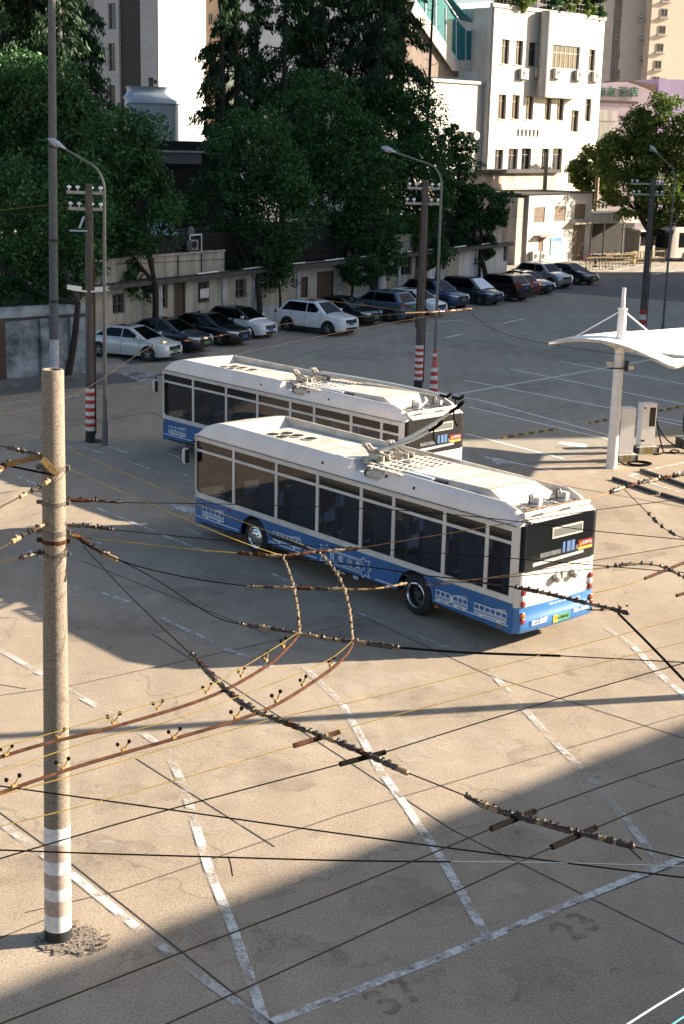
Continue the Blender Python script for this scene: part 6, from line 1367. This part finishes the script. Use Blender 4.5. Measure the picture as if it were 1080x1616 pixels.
q = [hz(965,132,1.5), hz(975,127,1.5), hz(1000,128,1.5), hz(1036,134,1.5), hz(1034,152,1.5), hz(1010,140,1.5)]; m = MB(); m.slab([(u,1.5,z) for u, z in q], (0,3,0)); m.build('brown_roof', mat('brown_roof_tiles', (0.16,0.09,0.06), 0.8, var=0.3, scale=5), t)
a, z1 = hz(922,172,-0.4); b, z0 = hz(975,191,-0.4); m = MB(); m.box(a, b, -0.4, 0.3, 0, z0); m.box(a, b, -0.45, -0.4, z0, z1); m.build('lower_front', m_bldwhite2, t)
m_green = mat('green_lettering', (0.03,0.13,0.07), 0.5)
for ch, x in zip('海友酒店', (947.5,965,983,1000)):
    u, z = hz(x, 146); text_mesh('sign_letter', ch, 1.28, m_green, frame((u,-0.14,z), (1,0,0), (0,0,1)), t, extrude=0.08, bold=0.02)
FT = Facade((62,300), (0.93,0.36)); FT2 = Facade((62,300), (0.35,-0.94))
t = thing('apartment_tower', 'tall cream apartment tower with small windows at the top right', 'building', FT.o, FT.rz)
u0, uc, u1 = FT.uv(946,60)[0], FT.uv(1016,60)[0], FT.uv(1130,60)[0]
m_tow = mat('cream_tower_wall', (0.60,0.50,0.38), 0.8, var=0.1, scale=0.2); m_tow_shade = mat('shade_grey_tower_wall', (0.36,0.33,0.31), 0.8, var=0.12, scale=0.2)  # shade of the tower's left side is put into the grey; sills share it
m = MB(); m.box(uc, u1, -2.2, 14, 0, 60, 0); m.box(u0-14, uc, 0, 14, 0, 60, 1); m.build('wall', [m_tow, m_tow_shade], t)
for c_, (xs, w) in enumerate(((1045,11),)):
    for y in (-5,20,47,75,102,127): a, b, cc, d = FT.rect(xs-w/2+ (y-47)*-0.12, y-6.5, xs+w/2+(y-47)*-0.12, y+6.5, -2.2); window(t, (a,b,cc,d), y=-2.26, dep=0.02, mullions=1, transom=0, fw=0.15); m = MB(); m.box(a-0.3, b+0.3, -2.6, -2.2, cc-0.4, cc-0.1); m.build('window_sill', m_tow_shade, t)
m = MB(); a, b, cc, d = FT.rect(968,-30,979,135,0); m.box(a, b, -0.1, 0.0, cc, d); m.build('dark_strip', mat('dark_strip_wall', (0.12,0.11,0.105), 0.8, var=0.3, scale=0.4), t)
for y in (22,55,86,118): a, b, cc, d = FT.rect(970,y-8,978,y+8,-0.1); window(t, (a,b,cc,d), y=-0.16, dep=0.02, mullions=1, transom=0.5, fw=0.12)
for y in (30,64,96): a, b, cc, d = FT.rect(1012,y-4,1015,y+4,0); ac_unit(t, (a+b)/2-0.3, cc, 1.0, 1.0)

# --- white tower at the upper left with its shaded brick side
FK = Facade((-24.56,190), (0.78,-0.62)); FL = Facade((-24.56,190), (0.62,0.78))
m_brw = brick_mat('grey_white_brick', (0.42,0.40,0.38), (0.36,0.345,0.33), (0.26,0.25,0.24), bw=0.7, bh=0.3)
t = thing('white_tower', 'white tower block with a dark window strip behind the left trees', 'building', FK.o, FK.rz)
cw = [FK.rect(171,5,183,46), FK.rect(171,68,182,112), FK.rect(171,134,182,175)]
s0, s1, _, _ = FK.rect(188,0,222,140); uL = FK.uv(150,60)[0]
m = MB(); holes_wall(m, uL, 0.0, 0, 46, cw+[(s0,s1,0,46)], dep=0.35, mi=0)
L4 = FL.uv(325,80)[0]
q = [FK.o, FK.o + FL.d*L4]
# sunlit face with its brightness put into the colour, in the tower's frame
def loc(P): d = Vector(P)-FK.o; return (d.dot(FK.d), d.dot(FK.n), d.z)
c0, c1 = loc(FK.o), loc(FK.o + FL.d*L4); cb = loc(FK.o + FK.d*uL + FL.d*L4)
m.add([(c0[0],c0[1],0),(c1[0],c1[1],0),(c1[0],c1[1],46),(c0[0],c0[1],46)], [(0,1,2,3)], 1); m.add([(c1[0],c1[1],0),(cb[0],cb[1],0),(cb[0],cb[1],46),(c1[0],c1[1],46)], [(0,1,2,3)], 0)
m.build('wall', [m_brw, mat('sunlit_white_render', (0.80,0.78,0.74), 0.7, var=0.05, scale=0.3)], t)
m = MB(); m.box(s0, s1, 0.34, 0.4, 0, 46); m.build('dark_panel', m_eave, t)
m = MB()
for k in range(30): m.box(s0+0.1, s1-0.1, 0.26, 0.34, 1+k*1.5, 1.25+k*1.5)
m.build('louvre', mat('dark_louvre', (0.05,0.038,0.03), 0.8), t)
for h in cw: window(t, h, dep=0.3, mullions=0, transom=0.5, fw=0.08)
p = FK.o + FL.d*(L4+3.0); FM = Facade((p.x+0.6, p.y+4), (1,0.1))
t = thing('beige_block', 'narrow beige block with small windows just right of the white tower', 'building', FM.o, FM.rz)
a, b, c, d = FM.rect(322,-40,346,160); m = MB(); m.box(a, b+0.5, 0, 8, 0, d); m.build('wall', mat('beige_block_wall', (0.34,0.26,0.18), 0.8, var=0.2, scale=0.5), t)
for y in (30,75,120,165): window(t, FM.rect(329,y-9,336,y+9), y=-0.06, dep=0.02, mullions=1, transom=0, fw=0.1)
# cooling tower on its brick base
p0 = G(238,300); FC = Facade((-15.2,118), (0.97,0.24))
t = thing('cooling_tower', 'pale blue grey cooling tower with a flared cowl on a brick base', 'cooling tower', FC.o, FC.rz)
a, b, zb_, zt_ = FC.rect(203,163,285,197); zc = FC.uv(238,136)[1]
m_cool = mat('pale_blue_grey_sheet', (0.42,0.49,0.55), 0.45, metal=0.2, var=0.22, scale=1.5, streak=True)
cx, hw_, hd = (a+b)/2, (b-a)/2, 1.7; hh = zc-zt_
def sq(w, d_, z): 
    r = min(w, d_)*0.25; return [(cx-(0.35 if z > zt_+hh*0.2 else 0.0)+sx*(w-r)+r*math.cos(an), 2.0+sy*(d_-r)+r*math.sin(an), z) for sx, sy, a0 in ((1,1,0),(-1,1,PI/2),(-1,-1,PI),(1,-1,1.5*PI)) for an in (a0, a0+PI/4, a0+PI/2)]
m = MB(); m.loft([sq(hw_, hd, zb_-1.2), sq(hw_, hd, zt_)]); m.build('casing', m_cool, t, smooth=True, ang=30)
m = MB(); m.loft([sq(hw_*1.01, hd*1.01, zt_), sq(hw_*0.99, hd*0.99, zt_+hh*0.16), sq(hw_*0.90, hd*0.9, zt_+hh*0.36), sq(hw_*0.79, hd*0.8, zt_+hh*0.55), sq(hw_*0.74, hd*0.76, zt_+hh*0.74), sq(hw_*0.76, hd*0.78, zt_+hh*0.93), sq(hw_*0.80, hd*0.8, zt_+hh)]); m.build('cowl', m_cool, t, smooth=True, ang=50)
m = MB(); m.cbox((cx-0.05,2,zc+0.35), (0.36,0.4,0.75)); m.cbox((cx+0.3,2,zc+0.4), (0.25,0.2,0.3)); m.build('fan_motor', m_black, t)
m = MB(); m.bar((cx+hw_*0.8,0.4,zc), (cx+hw_*1.02,0.3,zt_), 0.05); m.bar((cx+hw_*1.01,0.28,zt_), (cx+hw_*1.01,0.28,zb_-1), 0.06); m.box(cx-hw_*1.02, cx+hw_*1.02, 0.25, 0.3, zt_-0.05, zt_+0.02); m.build('ladder', m_steel, t)
a2, b2, z2, z3 = FC.rect(205,240,318,258)
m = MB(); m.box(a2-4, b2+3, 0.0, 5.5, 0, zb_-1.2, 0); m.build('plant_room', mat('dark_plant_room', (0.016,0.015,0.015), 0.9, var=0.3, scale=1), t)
m = MB(); m.box(a2, b2, -0.25, 0.0, z2, z3, 0); m.box(a2-0.2, b2+0.2, -0.4, 0.0, z3, z3+0.14, 1); m.build('brick_band', [brick_mat('grey_brick', (0.20,0.20,0.20), (0.16,0.16,0.165), (0.10,0.10,0.10)), m_dado], t)
# pale blocks glimpsed between the conifers, and dark ones far left
for (px0, px1, y1, yd, d_, lab, c_) in ((392,640,-60,175,0.25,'pale block glimpsed between the tall conifers', (0.50,0.50,0.52)), (-60,175,-60,235,-0.3,'grey block glimpsed behind the trees at the top left', (0.22,0.22,0.235))):
    P = CAM + ray((px0+px1)/2, 260)*(yd/ray((px0+px1)/2,260).y); FX = Facade((P.x, P.y), (1, d_)); a, b = FX.uv(px0,100)[0], FX.uv(px1,100)[0]; zt = FX.uv((px0+px1)/2, y1)[1]
    t = thing('apartment_block', lab, 'building', FX.o, FX.rz); m = MB(); m.box(a, b, 0, 10, 0, zt); m.build('wall', mat('block_wall_%d' % px1, c_, 0.8, var=0.1, scale=0.3), t)
    for k in range(6):
        for j in range(3):
            u = a+(b-a)*(k+0.5)/6; z = 4.5+j*5.2; window(t, (u-0.8,u+0.8,z,z+2.0), y=-0.06, dep=0.02, mullions=1, transom=0.6, fw=0.1)
# ------------------------------------------------------------------ trees
def leaf_object(name, P, D, size, mt, parent, asp=0.55):
    "one small rhombic leaf spray at every point P; D is the direction it hangs or points in"
    n = len(P); up = nrng.normal(size=(n,3)); D = D/np.maximum(np.linalg.norm(D,axis=1,keepdims=True),1e-6)
    A = np.cross(D, up); A /= np.maximum(np.linalg.norm(A,axis=1,keepdims=True),1e-6); s = size*(0.6+0.8*nrng.random((n,1)))
    V = np.stack([P - D*s*0.5, P + A*s*asp*0.5 , P + D*s*0.5, P - A*s*asp*0.5], axis=1).reshape(-1,3)
    me = bpy.data.meshes.new(name); me.vertices.add(4*n); me.vertices.foreach_set('co', V.astype(np.float32).ravel())
    me.loops.add(4*n); me.loops.foreach_set('vertex_index', np.arange(4*n, dtype=np.int32)); me.polygons.add(n); me.polygons.foreach_set('loop_start', np.arange(0,4*n,4,dtype=np.int32))
    me.materials.append(mt); me.update(calc_edges=True); return link_mesh(name, me, parent)
m_bark = mat('dark_bark', (0.045,0.036,0.028), 0.95, var=0.5, scale=6, streak=True, bump=0.5)
m_barkpale = mat('pale_bark', (0.20,0.18,0.15), 0.9, var=0.6, scale=4, streak=True)
L_DARK = leaf_mat('camphor_leaves', (0.009,0.032,0.012), (0.070,0.175,0.055), 0.28, 0.8)
L_CON = leaf_mat('conifer_needles', (0.010,0.027,0.011), (0.038,0.080,0.030), 0.25, 0.4)
L_SUN = leaf_mat('plane_tree_leaves', (0.030,0.062,0.016), (0.16,0.215,0.045), 0.40, 0.6)
L_OFF = leaf_mat('yard_edge_leaves', (0.02,0.05,0.02), (0.05,0.10,0.03), 0.25, 0.4)
def at(x, y, Y): r = ray(x, y); return CAM + r*(Y/r.y)
def broadleaf(label, base, ell, Yd, n, size, mt, trunk_r=0.22, group='trees round the yard', foot=None, crown_dy=0.8, name='broadleaf_tree', bend=None):
    "ell: crown lobes as seen in the photograph (centre and radii), Yd: how far away the tree stands"
    base = Vector(base); t = thing(name, label, 'tree', base, 0, group); Pp, Dd = [], []; centres = []
    tot = sum(e[2]*e[3] for e in ell)
    for cx, cy, rx, ry in ell:
        k = Yd/FPX/1.03; c = np.array(at(cx, cy, Yd)-base); r = np.array([rx*k, (rx+ry)/2*k*crown_dy, ry*k]); centres.append((Vector(c), r)); nn = int(1.65*n*rx*ry/tot)
        ncl = max(9, int(nn/120))
        dirs = nrng.normal(size=(ncl,3)); dirs /= np.linalg.norm(dirs,axis=1,keepdims=True); rad = 0.50+0.50*nrng.random((ncl,1))**0.6; C = c + dirs*rad*r
        cr = (0.16+0.17*nrng.random(ncl))*r.mean() + 0.12
        idx = nrng.integers(0, ncl, nn); d = nrng.normal(size=(nn,3)); d[:,2] += 0.25; d /= np.linalg.norm(d,axis=1,keepdims=True)
        rr = (0.45+0.62*nrng.random((nn,1))); P = C[idx] + d*rr*cr[idx][:,None]*np.array([1.15,1.15,0.8]); Pp.append(P); Dd.append(d*0.7+nrng.normal(size=(nn,3))*0.8+np.array([0,0,-0.35]))
    leaf_object('crown', np.concatenate(Pp), np.concatenate(Dd), size*0.80, mt, t)
    m = MB(); main = centres[0][0]; fork = Vector((main.x*0.25, main.y*0.25, max(2.4, min(c[0].z-c[1][2]*0.8 for c in centres))*1.0)) if bend is None else Vector(bend)
    m.tube(curve([Vector((0,0,0)), fork*0.5+Vector((0.06,0,0)), fork], 8), [trunk_r*(1-0.25*k/8) for k in range(9)], 12)
    for c, r in centres:
        m.tube(curve([fork, fork*0.45+c*0.55+Vector((0,0,-0.3)), c], 8), [trunk_r*0.62*(1-0.75*k/8) for k in range(9)], 8)
        for q in range(5):
            a = q*2*PI/5+rng.random(); e = c + Vector((math.cos(a)*r[0]*0.7, math.sin(a)*r[1]*0.7, (rng.random()-0.3)*r[2]*0.8)); m.tube([c*0.7+fork*0.3, (c+e)/2, e], [trunk_r*0.28, trunk_r*0.2, 0.02], 6)
    m.build('trunk', m_bark, t, smooth=True)
    if foot:
        m = MB(); m.lathe([(trunk_r+0.012,0.0),(trunk_r*0.96+0.012,foot)], n=14); m.build('painted_foot', m_wband, t, smooth=True)
    return t
def conifer(label, px, Yd, top, wid, low, n, bark=None, dens=1.0, group='tall conifers behind the depot', mt=None):
    g = at(px, 300, Yd); base = Vector((g.x, g.y, 0)); t = thing('conifer_tree', label, 'tree', base, 0, group); m = MB()
    m.tube([(0,0,0),(0.05,0,top*0.5),(0,0,top)], [0.30,0.20,0.03], 10); Pp, Dd = [], []
    nb = int((top-low)*3.4*dens); per = max(8, int(n*2.1)//nb)
    for k in range(nb):
        z = low + (top-low)*(k+rng.random())/nb; s = (top-z)/(top-low); L = wid*(0.4+0.75*min(1, s*1.5))*(0.6+0.6*rng.random()); a = rng.random()*2*PI
        d = np.array([math.cos(a), math.sin(a), 0.0]); tt = nrng.random(per)**0.7; dr = 0.10*L*tt - (0.40*L*tt**2)
        P = np.array([0,0,z]) + d*(tt*L)[:,None] + np.array([0,0,1.0])*dr[:,None] + nrng.normal(size=(per,3))*np.array([0.16,0.16,0.10])*(0.5+L*0.3)
        P[:,2] -= nrng.random(per)*0.5; Pp.append(P); Dd.append(d*0.5+np.array([0,0,-0.9])+nrng.normal(size=(per,3))*0.35)
        m.tube([(0,0,z), tuple(d*L*0.5+np.array([0,0,z+0.02*L])), tuple(d*L*0.95+np.array([0,0,z-0.28*L]))], [0.05,0.03,0.008], 5)
    m.build('trunk', bark or m_bark, t, smooth=True); leaf_object('crown', np.concatenate(Pp), np.concatenate(Dd), 0.36, mt or L_CON, t, 0.30); return t

dp = lambda u, y: FD.o + FD.d*u + FD.n*y
broadleaf('dark bushy tree with a white painted foot before the left end of the depot', dp(3.9,-0.55), [(200,235,66,66),(230,335,58,66),(165,330,58,80),(212,445,34,34)], 77, 15000, 0.25, L_DARK, 0.20, foot=1.25, bend=(0.1,0,3.0))
broadleaf('leaning dark trunked tree in front of the stained wall', G(107,597), [(70,330,105,90),(20,430,80,48),(112,405,50,60),(70,452,70,26)], 66, 12000, 0.24, L_DARK, 0.17, bend=(0.55,0,3.4))
b = at(60,400,80); broadleaf('large bushy tree with bright tips behind the stained wall', (b.x,b.y,0), [(45,150,95,78),(110,215,70,70),(0,290,100,90),(-40,180,70,80)], 80, 17000, 0.28, L_DARK, 0.3)
b = at(20,400,86); broadleaf('dense dark tree filling the far left behind the bushy one', (b.x,b.y,0), [(20,330,130,110),(130,300,80,90),(60,430,120,50)], 86, 12000, 0.34, L_DARK, 0.3)
broadleaf('broad dark tree over the white hatchback, its trunk behind the parked cars', dp(13.5,-0.6), [(400,240,72,64),(350,320,62,62),(440,335,74,72),(390,395,75,38),(325,395,40,30),(405,432,66,26),(345,425,36,20)], 87, 19000, 0.26, L_DARK, 0.20)
broadleaf('tallest broad tree with a white painted foot in the middle of the depot wall', dp(27.3,-0.7), [(505,180,66,68),(565,260,74,78),(510,320,80,66),(585,355,60,48),(470,260,60,60),(520,390,72,40),(600,400,46,30),(530,430,76,24),(590,425,40,20)], 97, 25000, 0.28, L_DARK, 0.26, foot=1.9)
broadleaf('round dark tree left of the office annexe behind the rusty pole', dp(35.5,-0.6), [(635,205,62,78),(665,290,52,66),(610,310,56,70),(640,370,60,46),(665,405,48,32),(655,425,40,18)], 104, 20000, 0.29, L_DARK, 0.24)
broadleaf('small ragged dark tree before the white end of the depot', dp(42.8,-0.8), [(722,275,36,54),(762,325,42,38),(718,355,52,46),(712,225,18,26),(780,345,22,18),(715,405,50,32),(750,390,30,26)], 111, 15000, 0.30, L_DARK, 0.22)
broadleaf('small low dark tree between the black sedan and the depot door', dp(23.3,-0.7), [(575,425,32,24),(552,430,20,18)], 93, 2600, 0.22, L_DARK, 0.10)
broadleaf('thin dark tree beside the white sport utility car', dp(15.2,-0.9), [(432,420,30,22),(440,395,34,22)], 86, 2400, 0.22, L_DARK, 0.09)
for k, (px, Yd, top, w, low, n, lab) in enumerate(((350,100,26,1.5,9.0,5200,'slender drooping conifer beside the bright white tower wall'),(372,101,27,1.8,8.5,5200,'conifer with a thick dark trunk right of the slender drooping one'),(403,108,27,1.9,9,4600,'open conifer with pale gaps around its trunk'),
        (446,104,27,2.2,10,5200,'straight trunked conifer left of the dense clump of conifers'),(505,106,28,3.0,9,8500,'densest conifer in the middle of the clump above the broad trees'),(548,110,28,3.0,9,8500,'dense conifer right of the clump centre'),(592,105,27,2.8,9,7600,'conifer with a dark bare lower trunk at the right of the clump'),(628,108,26,2.6,9,6200,'rightmost conifer of the clump beside the teal glass stair'),(475,112,27,2.4,9,6000,'conifer standing behind the clump to its left'))):
    conifer(lab, px, Yd, top, w, low, n)
for px, Yd, top, w, n, bk, lab in ((8,96,26,3.2,8000,None,'dark conifer at the top left corner'),(57,98,26,3.0,7500,m_barkpale,'dark conifer with a pale streaked trunk at the top left'),(100,94,26,2.0,3800,m_barkpale,'half bare conifer with a pale trunk left of the white tower'),(132,99,25,2.3,5600,None,'drooping conifer touching the white tower'),(-40,97,26,3.5,7000,None,'conifer cut by the left edge'),(78,103,25,3.2,9000,None,'black conifer filling the gap between the two pale trunks'),(30,104,25,3.2,8000,None,'dark conifer standing behind the top left corner')):
    conifer(lab, px, Yd, top, w, 8.5, n, bk)
g = at(668,300,112); t = thing('bare_tree', 'thin bare leafless trunk in front of the teal glass stair', 'tree', (g.x,g.y,0)); m = MB(); m.tube([(0,0,0),(0.15,0,14),(0.3,0,27)], [0.16,0.12,0.04], 8)
for k in range(46):
    z = 12+k*0.32; a = k*2.4; L = 0.9*(1-(z-12)/20)+0.15; m.tube([(0.15+0.012*(z-14),0,z),(0.15+math.cos(a)*L,math.sin(a)*L,z+0.25)], [0.025,0.008], 4)
m.build('trunk', m_bark, t)
b = at(1025,380,142); broadleaf('sunlit leafy plane tree behind the right street lamp', (b.x,b.y,0), [(1042,205,48,52),(985,258,50,50),(1045,280,56,52),(1078,325,36,44),(1092,230,40,60),(1010,215,40,40),(1064,362,34,34),(1000,318,48,30)], 142, 26000, 0.38, L_SUN, 0.34)
b = at(930,330,152); broadleaf('smaller plane tree between the office building and the pink hotel', (b.x,b.y,0), [(925,262,24,30),(946,295,32,34),(914,300,16,20),(962,255,24,34)], 152, 8000, 0.40, L_SUN, 0.2)
for px, top, lab in ((934,232,'pale pole standing behind the gate house roof'),(852,240,'leaning tan post on the link building roof')):
    b = at(px+6, 330, 150 if px > 900 else 140); t = thing('utility_pole', lab, 'utility pole', (b.x,b.y,0)); z = HT(px, top, b) if px > 900 else HT(px, top, b); m = MB(); m.tube([(0,0,0),(0.0,0,z)], [0.24,0.19], 10); m.build('shaft', mat('tan_post', (0.34,0.25,0.16), 0.8, var=0.3, scale=3), t, smooth=True)
    m = MB(); m.box(-0.5,0.5,-0.05,0.05,z*0.8,z*0.8+0.1); m.build('cross_arm', m_steel, t)
for k, (px, py, w, h, mt, lab) in enumerate(((815,2,26,7,L_SUN,'low row of potted plants on the office roof at the left'),(868,8,14,9,L_DARK,'dark shrub on the office roof by the bay'),(893,6,16,10,L_SUN,'leafy shrub in the middle of the office roof'),(922,12,13,9,L_SUN,'pale green shrub right of the roof middle'),(938,10,16,11,L_DARK,'round dark shrub at the right end of the office roof'))):
    u = FB.uv(px, py, 0.7)[0]; P = FB.o + FB.d*u + FB.n*0.7 + Vector((0,0,23.3)); broadleaf(lab, P, [(px, py+3, w*1.15, h+7)], P.y, 1500, 0.36, mt, 0.06, group='plants on the office roof', name='roof_shrub')

# ------------------------------------------------------------------ what stands outside the frame and throws the shade
SUN_EL, SUN_AZ = R(21.3), Vector((0.979, 0.204, 0)).normalized(); COT = 1/math.tan(SUN_EL)
a, b = G(1080,1140), G(0,1560); d = (a-b).normalized(); h = 13.3; off = SUN_AZ*h*COT; n = Vector((-d.y, d.x, 0))
t = thing('roadside_building', 'grey building behind the photographer whose shadow falls over the near corner of the yard', 'building', b+off, math.atan2(d.y, d.x))
L = (a-b).length + 45; m = MB(); holes = [(x, x+1.6, z, z+1.7) for x in [-7+3.2*k for k in range(int((L+6)/3.2))] for z in (1.0,4.3,7.6,10.6) if x+1.6 < L]
holes_wall(m, -8, L, 0, h, holes, y=0.0, dep=-0.2); m.box(-8, L, -14, -0.22, 0, h-0.01); m.add([(-8,0,h),(L,0,h),(L,-0.3,h),(-8,-0.3,h)], [(0,1,2,3)]); m.build('wall', mat('dull_grey_wall', (0.30,0.28,0.26), 0.85, var=0.2, scale=0.8), t)
m = MB()
for q in holes: m.box(q[0], q[1], -0.215, -0.205, q[2], q[3])
m.build('window_band', m_winglass, t)
p = G(1080,1100) + SUN_AZ*5.6; utility_pole('concrete pole right of the frame whose thin shadow crosses the yard', p, 9.2, 0.17, 0.13, (0.42,1.95,11), ((8.6,0.6,0.0),))
t = thing('apartment_block', 'long tall apartment slab right of the frame shading the far half of the yard', 'building', (68,68,0))
m = MB(); hs = [(x, x+1.6, z, z+1.7) for x in [2+3.4*k for k in range(19)] for z in [2+3.0*k for k in range(15)]]
m.box(0,12,0,68,0,48); m.build('wall', m_tow, t)
m = MB()
for q in hs: m.box(-0.05, -0.0, q[0], q[1], q[2], q[3])
m.build('window_band', m_winglass, t)

# ------------------------------------------------------------------ light
w = bpy.data.worlds.new('World'); scene.world = w; w.use_nodes = True; nt = w.node_tree; sky = nt.nodes.new('ShaderNodeTexSky'); sky.sky_type = 'NISHITA'; sky.sun_disc = False
sky.sun_elevation = SUN_EL; sky.sun_rotation = math.atan2(SUN_AZ.x, SUN_AZ.y); sky.air_density = 1.0; sky.dust_density = 2.2; sky.ozone_density = 1.4
nt.links.new(sky.outputs[0], nt.nodes['Background'].inputs[0]); nt.nodes['Background'].inputs[1].default_value = 0.059
sd = bpy.data.lights.new('sun', 'SUN'); sd.energy = 4.8; sd.angle = R(0.53); sd.color = (1.0, 0.86, 0.70); so = bpy.data.objects.new('sun', sd); col.objects.link(so)
tosun = Vector((SUN_AZ.x*math.cos(SUN_EL), SUN_AZ.y*math.cos(SUN_EL), math.sin(SUN_EL))); so.rotation_euler = tosun.to_track_quat('Z', 'Y').to_euler(); so.location = (60,20,40)
vs = scene.view_settings; vs.view_transform = 'Standard'; vs.look = 'None'; vs.exposure = 1.95; vs.gamma = 1.0; vs.use_curve_mapping = False
scene.cycles.max_bounces = 8; scene.cycles.transparent_max_bounces = 16
